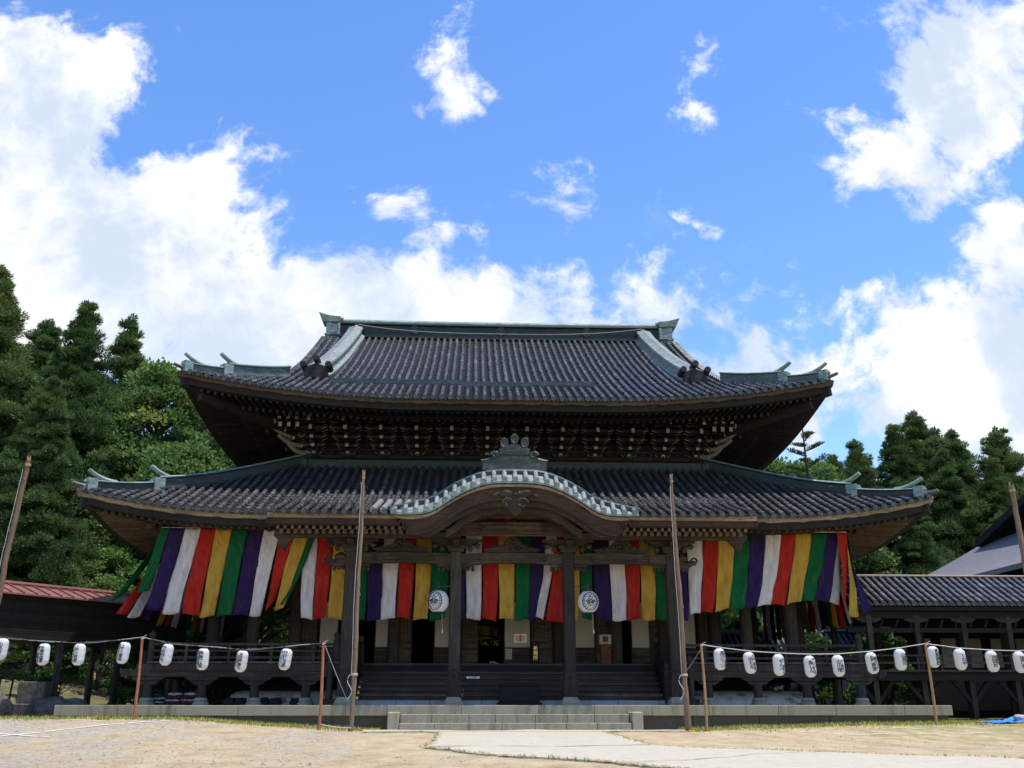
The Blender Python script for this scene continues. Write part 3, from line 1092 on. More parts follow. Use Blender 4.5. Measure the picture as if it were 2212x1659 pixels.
def soffit(S, und, D, extra, name, parent, sp=0.23, wallz=None, u_lim=None, skip=None):
    """boards, rafters and eave boards under one eave. und(u,d): underside height"""
    bd, rf = MB(), MB()
    n = 61
    U_ = np.linspace(-S.U + 0.05, S.U - 0.05, n)
    # boards
    rows = []
    for u in U_:
        c = S.U - abs(u)
        d = np.linspace(0.14, max(0.15, min(D, c + 0.02)), 7)
        p = S.o + u * S.eu + d[:, None] * S.ed
        p[:, 2] = und(np.full(7, u), d) + 0.07
        rows.append(p)
    bd.grid(np.array(rows))
    # rafters in two tiers
    k = int(2 * S.U / sp)
    for u in (np.arange(k + 1) - k / 2) * sp:
        c = S.U - abs(u)
        for (a, b, dz, w, h) in ((0.42, 1.75, 0.0, 0.085, 0.11), (1.55, D, -0.12, 0.10, 0.13)):
            b = min(b, c)
            if b - a < 0.08 or (skip and skip(u)):
                continue
            dd = np.array([a, b])
            p = S.o + u * S.eu + dd[:, None] * S.ed
            p[:, 2] = und(np.array([u, u]), dd) + dz
            rf.beam(p[0], p[1], w, h, 0, rng.random())
            # paler cut end
            e = p[0] - (p[1] - p[0]) / np.linalg.norm(p[1] - p[0]) * 0.004
            q0 = e - S.eu * (w / 2 - 0.006)
            q1 = e + S.eu * (w / 2 - 0.006)
            hz = np.array([0, 0, h / 2 - 0.006])
            rf.add([q0 - hz, q1 - hz, q1 + hz, q0 + hz], [[0, 1, 2, 3]], 1, 0.5)
    # eave boards following the sweep: tile seat, beam, second beam
    allu = np.linspace(-S.U + 0.02, S.U - 0.02, 121)
    runs = [allu] if not skip else [allu[(allu < 0) & np.array([not skip(u) for u in allu])], allu[(allu > 0) & np.array([not skip(u) for u in allu])]]
    for us in runs:
        z = S.zf(us, np.zeros(len(us)))
        fa = MB()
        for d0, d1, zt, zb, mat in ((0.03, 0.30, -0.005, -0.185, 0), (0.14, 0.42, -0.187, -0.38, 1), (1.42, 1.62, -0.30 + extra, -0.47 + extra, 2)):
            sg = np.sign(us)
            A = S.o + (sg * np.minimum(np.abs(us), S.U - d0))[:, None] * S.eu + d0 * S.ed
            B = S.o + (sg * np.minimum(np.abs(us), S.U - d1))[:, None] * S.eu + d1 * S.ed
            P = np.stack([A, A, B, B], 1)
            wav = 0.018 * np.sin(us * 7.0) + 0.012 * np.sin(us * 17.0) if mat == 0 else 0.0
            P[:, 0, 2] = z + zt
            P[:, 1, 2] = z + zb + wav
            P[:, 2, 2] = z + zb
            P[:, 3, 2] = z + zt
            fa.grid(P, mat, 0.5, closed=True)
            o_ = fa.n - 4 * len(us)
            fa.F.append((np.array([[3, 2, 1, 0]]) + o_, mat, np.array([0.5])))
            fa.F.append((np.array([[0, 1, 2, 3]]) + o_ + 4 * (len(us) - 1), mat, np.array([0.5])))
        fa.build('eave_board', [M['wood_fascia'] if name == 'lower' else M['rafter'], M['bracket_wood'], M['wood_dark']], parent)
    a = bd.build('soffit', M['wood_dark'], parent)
    rf.build('rafters', [M['rafter'] if name == 'lower' else M['wood_dark'], M['wood_beam']], a)['kind'] = 'stuff'
    return a


def und_of(S, drop, slope, liftf):
    def f(u, d):
        c = S.U - np.abs(u)
        return S.zf(u, np.zeros_like(u)) * 0 + (float(S.zf(np.array([0.0]), np.array([0.0]))[0]) + liftf(c, np.zeros_like(d)) * np.clip(1 - d / 4.6, 0, 1) - drop + slope * d)
    return f


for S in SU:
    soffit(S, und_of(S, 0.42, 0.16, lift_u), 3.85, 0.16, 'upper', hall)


# hip beams under the corners
def hip_beam(corner, inner, z0, z1, w, h, parent):
    m = MB()
    m.beam((corner[0], corner[1], z0), (inner[0], inner[1], z1), w, h)
    return m.build('hip_rafter', M['bracket_wood'], parent, bevel=0.01)


for s in (-1, 1):
    hip_beam((s * (UX - 0.12), UY0 + 0.12), (s * 7.1, 34.1), UZ0 + ULIFT - 0.36, UZ0 - 0.10, 0.24, 0.32, hall)
    hip_beam((s * (UX - 0.62), UY0 + 0.62), (s * 7.1, 34.1), UZ0 + ULIFT - 0.70, UZ0 - 0.36, 0.28, 0.30, hall)


# --- ridges ---------------------------------------------------------------
def ridge_run(m, pts, w, h, mat=0, cap=True, side=None):
    """box ridge along pts with a flared foot and a rounded cap"""
    P = np.array(pts, float)
    T = np.gradient(P, axis=0)
    T[:, 2] = 0
    T /= np.linalg.norm(T, axis=1)[:, None]
    Sd = np.stack([T[:, 1], -T[:, 0], np.zeros(len(P))], 1)
    prof = [(-0.62, -0.05), (-0.62, 0.10), (-0.42, 0.16), (-0.42, 0.72), (-0.62, 0.78), (-0.60, 0.86), (-0.30, 0.97), (0, 1.0),
            (0.30, 0.97), (0.60, 0.86), (0.62, 0.78), (0.42, 0.72), (0.42, 0.16), (0.62, 0.10), (0.62, -0.05)]
    G = np.stack([P + Sd * (a * w) + np.array([0, 0, 1.0]) * (b * h) for a, b in prof], 1)
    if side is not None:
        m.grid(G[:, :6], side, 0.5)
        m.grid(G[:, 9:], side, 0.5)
        m.grid(G[:, 5:10], mat, 0.5)  # paler cap over darker sides: sunlight on top put into the colours
        return
    m.grid(G, mat, 0.5, closed=True)
    n = len(prof)
    o = m.n - n * len(P)
    m.F.append((np.arange(n)[::-1][None, :] + o, mat, np.array([0.5])))
    m.F.append((np.arange(n)[None, :] + o + n * (len(P) - 1), mat, np.array([0.5])))


def prong(m, p, d, L, r, up=0.55, mat=0):
    """upturned horn at the end of a corner ridge"""
    p = np.array(p, float)
    d = np.array(d, float)
    t = np.linspace(0, 1, 9)
    pts = p + np.outer(t * L, d) + np.outer(up * L * t ** 2.1, (0, 0, 1))
    m.tube(pts, r * (1.0 - 0.35 * t), 10, mat, 0.5, True, 0.8)


zr = zf_front(np.array([0.0]), np.array([UD]))[0]
m = MB()
xr = np.linspace(-7.75, 7.75, 31)
ridge_run(m, np.stack([xr, np.full(31, UYR), zr - 0.12 + 0.05 * (xr / 7.75) ** 2], 1), 0.62, 0.78, 0)
mridge = m.build('main_ridge', [M['copper_dark']], uroof, smooth=True)
m = MB()
m.tube(np.stack([xr, np.full(31, UYR), zr + 0.68 + 0.05 * (xr / 7.75) ** 2], 1), 0.15, 10, 0, 0.5)
m.build('ridge_cap', M['copper'], uroof, smooth=True)
for xm in (-3.95, 0.02, 3.98):
    m = MB()
    pet = 16
    for i in range(pet):
        a0 = 2 * math.pi * i / pet
        m.tube([(xm + 0.06 * math.cos(a0), UYR - 0.30, zr + 0.27 + 0.05 * math.sin(a0)),
                (xm + 0.21 * math.cos(a0), UYR - 0.30, zr + 0.27 + 0.21 * math.sin(a0))], [0.03, 0.055], 6)
    m.tube([(xm, UYR - 0.29, zr + 0.27), (xm, UYR - 0.35, zr + 0.27)], 0.075, 12)
    m.build('flower_crest', M['iron'], uroof, smooth=True)


def ridge_end(s):
    """big copper end piece standing across the ridge end"""
    m = MB()
    x0 = s * 7.54
    z = zr - 0.33
    prof = [(-0.10, -0.42), (0.62, -0.50), (0.70, -0.28), (0.56, -0.10), (0.60, 0.02), (0.56, 0.12), (0.59, 0.26), (0.53, 0.34), (0.56, 0.46),
            (0.52, 0.60), (0.56, 0.78), (0.50, 0.98), (-0.10, 0.98)]
    # stacked bands
    for (za, zb, o, y) in ((-0.45, -0.12, 0.66, 0.40), (-0.10, 0.02, 0.55, 0.36), (0.04, 0.14, 0.60, 0.37), (0.16, 0.27, 0.54, 0.35), (0.29, 0.40, 0.58, 0.36), (0.42, 0.92, 0.52, 0.35)):
        m.box((x0 + s * o / 2 - s * 0.08, UYR, z + (za + zb) / 2), (o, y * 2, zb - za))
    m.tube([(x0 + s * 0.02, UYR - 0.42, z - 0.40), (x0 + s * 0.60, UYR - 0.42, z - 0.44)], 0.10, 10)
    m.tube([(x0 - s * 0.13, UYR - 0.34, z + 0.86), (x0 - s * 0.13, UYR - 0.34, z + 0.30)], 0.08, 10)
    # upward curling cap
    t = np.linspace(0, 1, 9)
    xs_ = x0 - s * 0.20 + s * 1.02 * t
    zc = z + 1.10 + 0.20 * t ** 2
    m.strip_solid(np.stack([xs_, np.full(9, UYR - 0.42), zc + 0.10], 1), np.stack([x0 - s * 0.16 + s * 0.80 * t, np.full(9, UYR - 0.36), np.full(9, z + 0.93) + 0.05 * t], 1), (0, 0.8, 0))
    m.tube([(x0 - s * 0.22, UYR - 0.25, z + 1.12), (x0 - s * 0.30, UYR - 0.25, z + 1.10)], 0.09, 10)
    return m.build('ridge_end_ornament', M['copper'], uroof, bevel=0.02)


for s in (-1, 1):
    ridge_end(s)

# descending ridges on the front (and plainer ones at the back)
XD = 6.62
for s in (-1, 1):
    for S in SU[:2]:
        m = MB()
        d = np.linspace(3.05, UD - 0.35, 24)
        sx = s if S is SU[0] else -s
        base = S.P(sx * (XD + 0.33 * (1 - (d - 3.05) / (UD - 3.4))), d, 0.0)
        base[:, 2] += 0.02
        flare = 0.10 * np.clip((d - (UD - 1.1)) / 1.0, 0, 1)
        P = base.copy()
        P[:, 2] += flare
        sd = np.array([1.0, 0, 0])
        prof = [(-0.42, -0.06), (-0.42, 0.08), (-0.28, 0.15), (-0.25, 0.40), (-0.33, 0.43), (-0.31, 0.50), (-0.12, 0.55), (0, 0.63), (0.12, 0.55), (0.31, 0.50), (0.33, 0.43), (0.25, 0.40), (0.28, 0.15), (0.42, 0.08), (0.42, -0.06)]
        G = np.stack([P + sd * a + np.array([0, 0, 1.0]) * b for a, b in prof], 1)
        m.grid(G, 0, 0.5, closed=True)
        o = m.n - len(prof) * 24
        m.F.append((np.arange(len(prof))[::-1][None, :] + o, 0, np.array([0.5])))
        m.F.append((np.arange(len(prof))[None, :] + o + len(prof) * 23, 0, np.array([0.5])))
        m.build('descending_ridge', M['copper_pale'], uroof, smooth=True)
        # ogre-tile block at its foot
        m = MB()
        c = base[0]
        fy = -S.ed[1]
        y = c[1] + fy * 0.10
        poly = [(-0.42, -0.20), (-0.40, 0.30), (-0.48, 0.36), (-0.24, 0.48), (0, 0.58), (0.24, 0.48), (0.48, 0.36), (0.40, 0.30), (0.42, -0.20)]
        m.prism([(c[0] + a, y, c[2] + b) for a, b in poly], (0, -fy * 0.35, 0))
        for a, b in ((-0.45, 0.48), (0, 0.72), (0.45, 0.48)):
            m.tube([(c[0] + a, y + fy * 0.18, c[2] + b), (c[0] + a, y - fy * 0.45, c[2] + b - 0.02)], 0.12, 12)
        m.box((c[0], y + fy * 0.03, c[2] + 0.12), (0.4, 0.1, 0.26))
        m.build('ogre_tile', M['pan'], uroof, bevel=0.012)

# corner ridges with two upturned horns each
def corner_ridge(zfun, cx, sx, yf, fy, c0, c1, horns, parent, w=0.29, h=0.46, side_m=None):
    m = MB()
    dirn = np.array([sx, fy, 0.0]) / math.sqrt(2)
    def at(c, dz=0.0):
        c = np.asarray(c, float)
        x = sx * (cx - c)
        y = yf - fy * c
        return np.stack([x, y, zfun(cx - c, c) + dz], -1)
    hA, hB = horns
    c = np.linspace(c0, hA, 16)
    P = at(c)
    t = np.clip((hA + 1.2 - c) / 1.2, 0, 1)
    P[:, 2] += 0.05 * t
    ridge_run(m, P, w, h, side=1)
    c = np.linspace(hA - 0.02, hB, 12)
    P = at(c)
    ridge_run(m, P, w * 0.8, h * 0.72, side=1)
    for hc, sc in ((hA, 1.0), (hB, 0.85)):
        p = at(np.array([hc]))[0]
        prong(m, p - dirn * 0.75 + np.array([0, 0, h * sc * 0.90 + 0.05 * (hc == hA)]), dirn, 1.02 * sc, 0.125 * sc, 0.30)
        prong(m, p - dirn * 0.05 + np.array([0, 0, h * sc * 0.50]), dirn, 0.30 * sc, 0.085 * sc, 0.25)
        m.box(p + np.array([0, 0, h * sc * 0.40]), (0.34 * sc, 0.34 * sc, 0.46 * sc), rotz(math.atan2(dirn[1], dirn[0])))
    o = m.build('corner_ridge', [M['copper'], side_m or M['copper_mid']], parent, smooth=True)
    m2 = MB()
    p = at(np.array([0.30]))[0]
    prong(m2, p + np.array([0, 0, 0.08]), dirn, 0.58, 0.095, 0.12)
    m2.build('corner_tile', M['tile'], parent, smooth=True)
    return o


for s in (-1, 1):
    corner_ridge(lambda a, c: UZ0 + rise_u(c) + lift_u(c, c), UX, s, UY0, -1, 3.0, 1.25, (1.25, 0.22), uroof)
    corner_ridge(lambda a, c: UZ0 + rise_u(c) + lift_u(c, c), UX, s, UYB, 1, 3.0, 1.25, (1.25, 0.22), uroof)

# copper snow guards standing across the tiles
for (xa, xb, d) in ((-6.2, -3.85, 1.62), (-3.83, -1.60, 1.86), (-1.6, 0.85, 1.62), (0.87, 3.05, 1.86)):
    m = MB()
    p = SU[0].P(np.array([xa, xb]), np.array([d, d]), 0.0)
    m.box(((xa + xb) / 2, UY0 + d, p[:, 2].mean() + 0.25), (xb - xa, 0.035, 0.17))
    for q_ in np.linspace(xa + 0.2, xb - 0.2, 5):
        m.box((q_, UY0 + d + 0.03, p[:, 2].mean() + 0.10), (0.05, 0.03, 0.34))
    m.build('snow_guard', M['copper_blue'], uroof)

# lightning wire slung under the ridge
m = MB()
t = np.linspace(-1, 1, 40)
zw = zr + 0.22 - 0.36 * (1 - np.abs(t) ** 3.0)
m.tube(np.stack([XD * 0.98 * t, np.full(40, UYR - 0.72), zw + 0.12], 1), 0.016, 5)
m.build('lightning_wire', M['wire'], uroof)

# gable ends (side walls under the verge)
for s in (-1, 1):
    m = MB()
    d = np.linspace(2.9, UD, 14)
    zz = UZ0 + rise_u(d) - 0.15
    poly = [(s * (VX - 0.55), UY0 + a, b) for a, b in zip(d, zz)] + [(s * (VX - 0.55), UYB - a, b) for a, b in zip(d[::-1], zz[::-1])]
    m.prism(poly, (s * 0.08, 0, 0))
    m.build('gable_wall', M['wood_dark'], hall)
    m = MB()
    for y0, sg in ((UY0, 1), (UYB, -1)):
        A = np.stack([np.full(14, s * (VX - 0.1)), y0 + sg * d, UZ0 + rise_u(d) - 0.03], 1)
        B = A.copy()
        B[:, 2] -= 0.42
        m.strip_solid(A, B, (s * 0.09, 0, 0))
    m.build('barge_board', M['wood_red'], hall)


# --- lower roof -----------------------------------------------------------
LX, LY0 = 12.85, 28.30
WX, WY = 7.05, 34.05                # upper wall half width, front face
LZ0, LRISE, LLIFT, LLR = 6.10, 2.85, 0.66, 5.4
LD = WY - LY0
LYB = 2 * UYR - LY0


def rise_l(d):
    u = np.asarray(d, float) / LD
    return LRISE * (0.90 * u + 0.10 * u * u)


def lift_l(c, d):
    return LLIFT * np.clip(1 - np.asarray(c, float) / LLR, 0, 1) ** 2.0 * np.clip(1 - np.asarray(d, float) / 5.0, 0, 1) ** 1.5


LW = (LYB - LY0) / 2
SL = [Slope((0, LY0, 0), (1, 0, 0), (0, 1, 0), LX, lambda u: min(LD - 0.03, max(0.0, LX - abs(u))), lambda u, d: LZ0 + rise_l(d) + lift_l(LX - np.abs(u), d), lambda u: 1.2 if abs(u) < 2.75 else 0.0),
      Slope((0, LYB, 0), (-1, 0, 0), (0, -1, 0), LX, lambda u: min(LD - 0.03, max(0.0, LX - abs(u))), lambda u, d: LZ0 + rise_l(d) + lift_l(LX - np.abs(u), d)),
      Slope((-LX, UYR, 0), (0, -1, 0), (1, 0, 0), LW, lambda u: min(LX - WX - 0.03, max(0.0, LW - abs(u))), lambda u, d: LZ0 + rise_l(d) + lift_l(LW - np.abs(u), d)),
      Slope((LX, UYR, 0), (0, 1, 0), (-1, 0, 0), LW, lambda u: min(LX - WX - 0.03, max(0.0, LW - abs(u))), lambda u, d: LZ0 + rise_l(d) + lift_l(LW - np.abs(u), d))]
mr, mp = MB(), MB()
for k, S in enumerate(SL):
    tile_slope(mr, mp, S, -S.U + 0.12, S.U - 0.12, tl=0.36 if k != 1 else 0.8)
lroof = mr.build('lower_roof', [M['tile'], M['iron']], hall, smooth=True)
mp.build('pan_tiles', M['pan'], lroof)
for k, S in enumerate(SL):
    soffit(S, und_of(S, 0.42, 0.12, lift_l), 3.6, 0.14, 'lower', hall, sp=0.22, skip=(lambda u: abs(u) < 6.9) if k == 0 else None)
for s in (-1, 1):
    zl = lambda a, c: LZ0 + rise_l(c) + lift_l(c, c)
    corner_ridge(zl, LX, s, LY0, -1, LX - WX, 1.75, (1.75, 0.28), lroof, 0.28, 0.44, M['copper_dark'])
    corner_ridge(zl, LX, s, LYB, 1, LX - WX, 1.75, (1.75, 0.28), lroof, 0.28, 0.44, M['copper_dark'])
    hip_beam((s * (LX - 0.12), LY0 + 0.12), (s * 9.3, LY0 + 3.67), LZ0 + LLIFT - 0.38, LZ0 - 0.15, 0.24, 0.30, hall)
# flashing ridge, darkened for the upper roof's shade, where lower roof meets upper wall
m = MB()
zt = LZ0 + LRISE
m.bx(-WX - 0.05, WX + 0.05, WY - 0.42, WY - 0.05, zt - 0.30, zt + 0.10)
for s in (-1, 1):
    m.bx(s * (WX + 0.05), s * (WX + 0.42), WY - 0.42, 2 * UYR - WY + 0.42, zt - 0.30, zt + 0.10)
m.bx(-WX - 0.05, WX + 0.05, 2 * UYR - WY + 0.05, 2 * UYR - WY + 0.42, zt - 0.30, zt + 0.10)
m.build('flashing', M['copper_dark'], lroof, bevel=0.03)

# --- upper wall with its bracket clusters ----------------------------------
m = MB()
m.bx(-WX, WX, WY, 2 * UYR - WY, zt - 0.9, UZ0 + 0.35)
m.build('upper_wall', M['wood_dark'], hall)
m = MB()
m.bx(-WX - 0.12, WX + 0.12, WY - 0.09, WY - 0.004, 9.16, 9.30)      # plate under the brackets
m.bx(-WX - 0.3, WX + 0.3, WY - 0.05, WY - 0.002, 8.98, 9.10)
m.bx(-WX - 1.9, WX + 1.9, WY - 2.02, WY - 1.84, 10.33, 10.53)      # outer purlin
m.bx(-WX - 0.9, WX + 0.9, WY - 1.10, WY - 0.95, 10.55, 10.68)
m.build('eave_purlin', M['bracket_wood'], hall, bevel=0.01)
for s in (-1, 1):
    m = MB()
    m.bx(s * (WX + 1.84), s * (WX + 2.02), WY - 2.02, 2 * UYR - WY + 2.02, 10.334, 10.534)
    m.build('eave_purlin', M['wood_red'], hall, bevel=0.01)


def bracket_mb(T, corner=False, s=1):
    """stepped bracket cluster: arms and blocks, white painted tips. local: out = -y, base at z=0"""
    m = MB()
    tiers = [(0.10, 0.10), (0.30, 0.42), (0.52, 0.78), (0.74, 1.16), (0.96, 1.55)]
    def arm(cx, y, z, L, w=0.09, h=0.105):
        # boat-shaped arm along x with pale undercut tips
        xs_ = np.array([-L / 2, -L / 2, -L * 0.30, L * 0.30, L / 2, L / 2])
        poly = [(cx - L / 2, y, z + h), (cx - L / 2, y, z + 0.055), (cx - L * 0.33, y, z - 0.01), (cx + L * 0.33, y, z - 0.01), (cx + L / 2, y, z + 0.055), (cx + L / 2, y, z + h)]
        m.prism([(p[0], p[1] - w / 2, p[2]) for p in poly], (0, w, 0), 0, 0.5)
        for sg in (-1, 1):
            a0, a1 = cx + sg * L / 2, cx + sg * L * 0.33
            m.add([(a0, y - w / 2 - 0.004, z + 0.052), (a1, y - w / 2 - 0.004, z - 0.013), (a1, y - w / 2 - 0.004, z + 0.012), (a0, y - w / 2 - 0.004, z + 0.082)], [[0, 1, 2, 3]], 2)
        for bx_ in (-L * 0.43, 0, L * 0.43):
            m.lathe([(0.055, z + h), (0.085, z + h + 0.045), (0.085, z + h + 0.09)], (cx + bx_, y, 0), 4, 0, 0.6)
    m.lathe([(0.13, -0.10), (0.20, -0.02), (0.20, 0.10)], (0, -0.12, 0), 4)
    Ls = (0.56, 0.80, 1.00, 1.14, 1.20)
    for i, (z, o) in enumerate(tiers):
        arm(0, -o, z, Ls[i])
        if i > 0:
            arm(0, -o + 0.36, z, Ls[i] * 0.98)
        # outward arm with white tip
        m.bx(-0.055, 0.055, -o - 0.16, 0.0, z - 0.02, z + 0.12, 0, 0.4)
        hh = 0.155 if i in (3, 4) else 0.105
        m.bx(-0.058, 0.058, -o - 0.175, -o - 0.161, z - 0.04, z - 0.04 + hh, 1)
    # sloping tail rafter
    m.beam((0, -1.78, 0.98), (0, 0.0, 1.42), 0.11, 0.16)
    m.beam((0, -1.80, 0.975), (0, -1.785, 0.979), 0.116, 0.17, 1)
    return m


BX = (-5.72, -4.47, -3.22, -1.97, -0.70, 0.70, 1.97, 3.22, 4.47, 5.72)
proto = None
wm = [M['bracket_wood'], M['white_end'], M['rust_edge'] if 'rust_edge' in M else M['white_end']]
M['post_end'] = plain_mat('rafter_ends', (0.14, 0.11, 0.08), 0.3, 9)
edge_m = plain_mat('pale_arm_edges', (0.15, 0.125, 0.095), 0.3, 9)
wm[2] = edge_m
for x in BX:
    if proto is None:
        b = bracket_mb(None)
        proto = b.build('bracket', wm, None, loc=(0, 0, 0))
        proto.parent = hall
        proto.location = Vector((x, WY - 0.02, 9.20)) - hall.location
    else:
        c = proto.copy()
        COL.objects.link(c)
        c.parent = hall
        c.location = Vector((x, WY - 0.02, 9.20)) - hall.location
# through-beams tying the clusters together, each carrying a row of small bearing blocks
for i_, (z_, o_) in enumerate(((9.30, 0.10), (9.50, 0.06), (9.72, 0.40), (9.94, 0.78), (10.16, 1.18))):
    m = MB()
    m.bx(-WX - 0.2 - 0.3 * i_, WX + 0.2 + 0.3 * i_, WY - 0.06 - o_, WY + 0.02 - o_, z_ + 0.13, z_ + 0.20)
    for x in np.arange(-6.9, 6.95, 0.3135):
        m.lathe([(0.05, z_ + 0.02), (0.078, z_ + 0.06), (0.078, z_ + 0.128)], (x, WY - 0.02 - o_, 0), 4, 0, rng.random())
    m.build('tie_beam', M['bracket_wood'], hall)
for x in (np.array(BX[:-1]) + np.array(BX[1:])) / 2:
    m = MB()          # peaked strut between neighbouring clusters
    for s in (-1, 1):
        m.beam((x, WY - 1.36, 10.36), (x + s * 0.34, WY - 1.36, 10.14), 0.05, 0.045, 1)
        m.beam((x, WY - 0.92, 10.12), (x + s * 0.30, WY - 0.92, 9.90), 0.05, 0.045, 0)
    m.build('peaked_strut', [M['bracket_wood'], edge_m], hall)
# side walls carry the same brackets
for s in (-1, 1):
    for y in (36.0, 38.0, 40.0):
        c = proto.copy()
        COL.objects.link(c)
        c.parent = hall
        c.location = Vector((s * (WX - 0.02), y, 9.20)) - hall.location
        c.rotation_euler = (0, 0, s * R(90))
# corner clusters
for s in (-1, 1):
    m = MB()
    base = bracket_mb(None)
    for off, rz_ in (((s * 0.0, 0, 0), 0.0), ((0, 0, 0), s * R(90)), ((0, 0, 0), s * R(45))):
        T = Matrix.Translation((s * (WX - 0.12), WY - 0.02, 9.20)) @ Matrix.Rotation(rz_, 4, 'Z')
        m.merge(base, T)
    for i, dx in enumerate((0.42, 0.72, 1.02)):
        for k_, z in ((0, 1.10), (1, 0.86)):
            m.bx(s * (WX - 0.12 + dx) - 0.06, s * (WX - 0.12 + dx) + 0.06, WY - 1.72 + 0.2 * k_, WY - 1.70 + 0.2 * k_, 9.20 + z - 0.13, 9.20 + z + 0.03, 1)
            m.bx(s * (WX - 0.12 + dx) - 0.055, s * (WX - 0.12 + dx) + 0.055, WY - 1.69 + 0.2 * k_, WY - 0.3, 9.20 + z - 0.13, 9.20 + z + 0.03, 0)
    # curling pale noses pointing out over the corner
    for z, L in ((9.42, 0.95), (9.66, 1.35), (9.92, 1.6)):
        t = np.linspace(0, 1, 10)
        d = np.array([s * 0.80, -0.60, 0])
        P = np.array([s * WX, WY, z]) + np.outer(t * L, d) + np.outer(-0.12 * np.sin(t * math.pi) + 0.16 * t ** 4, (0, 0, 1))
        m.tube(P, np.linspace(0.10, 0.065, 10), 6, 2)
    m.build('corner_bracket', wm, hall)

# --- porch roof: a lower-pitched tongue over the main eave -------------------
PY0, PX = 27.25, 7.05
PZ0 = 5.90


def zf_porch(u, d):
    return PZ0 + 0.30 * np.asarray(d, float) + 0.012 * np.asarray(d, float) ** 2 + 0.05 * (np.abs(u) / PX) ** 4


SPo = Slope((0, PY0, 0), (1, 0, 0), (0, 1, 0), PX, lambda u: 3.3 - 0.25 * max(0, abs(u) - 5.6), zf_porch, lambda u: 9.0 if abs(u) < 2.75 else 0.0)
for ua, ub in ((-PX + 0.1, -2.76), (2.76, PX - 0.1)):
    mr, mp = MB(), MB()
    tile_slope(mr, mp, SPo, ua, ub)
    proof = mr.build('porch_roof', [M['tile'], M['iron']], hall, smooth=True)
    mp.build('pan_tiles', M['pan'], proof)
for s in (-1, 1):       # side cheeks of the porch roof
    m = MB()
    d = np.linspace(0.05, 3.0, 8)
    A = np.stack([np.full(8, s * PX), PY0 + d, zf_porch(PX, d) - 0.03], 1)
    B = A.copy()
    B[:, 2] -= 0.30
    m.strip_solid(A, B, (-s * 0.06, 0, 0))
    m.build('verge_board', M['wood_red'], proof)
# eave boards, rafters and purlin of the porch, interrupted by the arched gable
rf = MB()
for s in (-1, 1):
    x0, x1 = s * 3.35, s * (PX - 0.02)
    fa = MB()
    fa.bx(x0, x1, PY0 + 0.03, PY0 + 0.3, PZ0 - 0.14, PZ0 - 0.005, 0)
    fa.bx(x0, x1, PY0 + 0.12, PY0 + 0.42, PZ0 - 0.30, PZ0 - 0.138, 1)
    fa.build('eave_board', [M['wood_fascia'], M['wood_red']], proof)
    for x in np.arange(3.1, PX - 0.25, 0.205):
        rf.beam((s * x, PY0 + 0.46, PZ0 - 0.34), (s * x, PY0 + 3.6, PZ0 + 0.30), 0.095, 0.12, 0, rng.random())
        rf.bx(s * x - 0.04, s * x + 0.04, PY0 + 0.452, PY0 + 0.456, PZ0 - 0.39, PZ0 - 0.29, 1)
    for x in np.arange(3.1, PX - 0.25, 0.205):
        rf.bx(s * x - 0.05, s * x + 0.05, PY0 + 0.98, PY0 + 1.12, PZ0 - 0.42, PZ0 - 0.30, 1, 0.7)
rf.bx(-PX + 0.05, PX - 0.05, PY0 + 0.45, PY0 + 3.6, PZ0 + 0.20, PZ0 + 0.22, 0)
rf.build('rafters', [M['wood_beam'], M['post_end']], proof)['kind'] = 'stuff'
for s in (-1, 1):
    m = MB()
    m.bx(s * 1.55, s * 6.75, 28.50, 28.70, 5.40, 5.58)
    x = s * 6.75      # carved end hanging below the corner
    m.prism([(x, 28.52, 5.62), (x + s * 0.30, 28.52, 5.62), (x + s * 0.30, 28.52, 5.44), (x + s * 0.16, 28.52, 5.30), (x + s * 0.10, 28.52, 5.10), (x - s * 0.02, 28.52, 5.00), (x - s * 0.10, 28.52, 5.20), (x - s * 0.26, 28.52, 5.36), (x - s * 0.3, 28.52, 5.44)], (0, 0.16, 0))
    m.build('porch_purlin', M['wood_beam'], hall, bevel=0.015)

# --- arched porch gable -------------------------------------------------------
KU = np.array([0, 0.10, 0.17, 0.252, 0.333, 0.41, 0.48, 0.547, 0.61, 0.686, 0.76, 0.88, 1.0])
KH = np.array([1.0, 1.0, 0.985, 0.94, 0.835, 0.70, 0.56, 0.39, 0.205, 0.06, 0.0, -0.02, 0.0])
KW, KZ, KA, KYF = 3.52, 5.86, 0.92, 26.86


def kara(x):
    return KZ + KA * np.interp(np.abs(np.asarray(x, float)) / KW, KU, KH)


xs_k = np.linspace(-KW, KW, 81)
# smooth the profile a little
kz = kara(xs_k)
for _ in range(3):
    kz[1:-1] = 0.25 * kz[:-2] + 0.5 * kz[1:-1] + 0.25 * kz[2:]


def kz_at(x):
    return np.interp(x, xs_k, kz)


def tp(x):
    return min(1.0, (1 - abs(x) / KW) * 3.2 + 0.35)


m = MB()
# tile rolls at the front edge, spaced along the arc
ds = np.concatenate([[0], np.cumsum(np.hypot(np.diff(xs_k), np.diff(kz)))])
nroll = 25
for sarc in np.linspace(0.10, ds[-1] - 0.10, nroll):
    x = np.interp(sarc, ds, xs_k)
    z = kz_at(x)
    m.tube([(x, KYF, z + 0.05), (x, KYF + 0.03, z + 0.07), (x, KYF + 0.42, z + 0.05 + 0.31 * tp(x))], [0.076, 0.070, 0.068], 10, 0, rng.random())
    m.tube([(x, KYF - 0.012, z + 0.05), (x, KYF + 0.02, z + 0.05)], 0.086, 12, 1, 0.2)
G = np.stack([np.stack([xs_k, np.full(81, y), kz + dz], 1) for y, dz in ((KYF + 0.02, -0.06), (KYF + 0.02, 0.0), (KYF + 0.42, 0.30))], 1)
G[:, 2, 2] -= 0.30 * (1 - np.array([tp(a) for a in xs_k]))
m.grid(G, 0, 0.4)
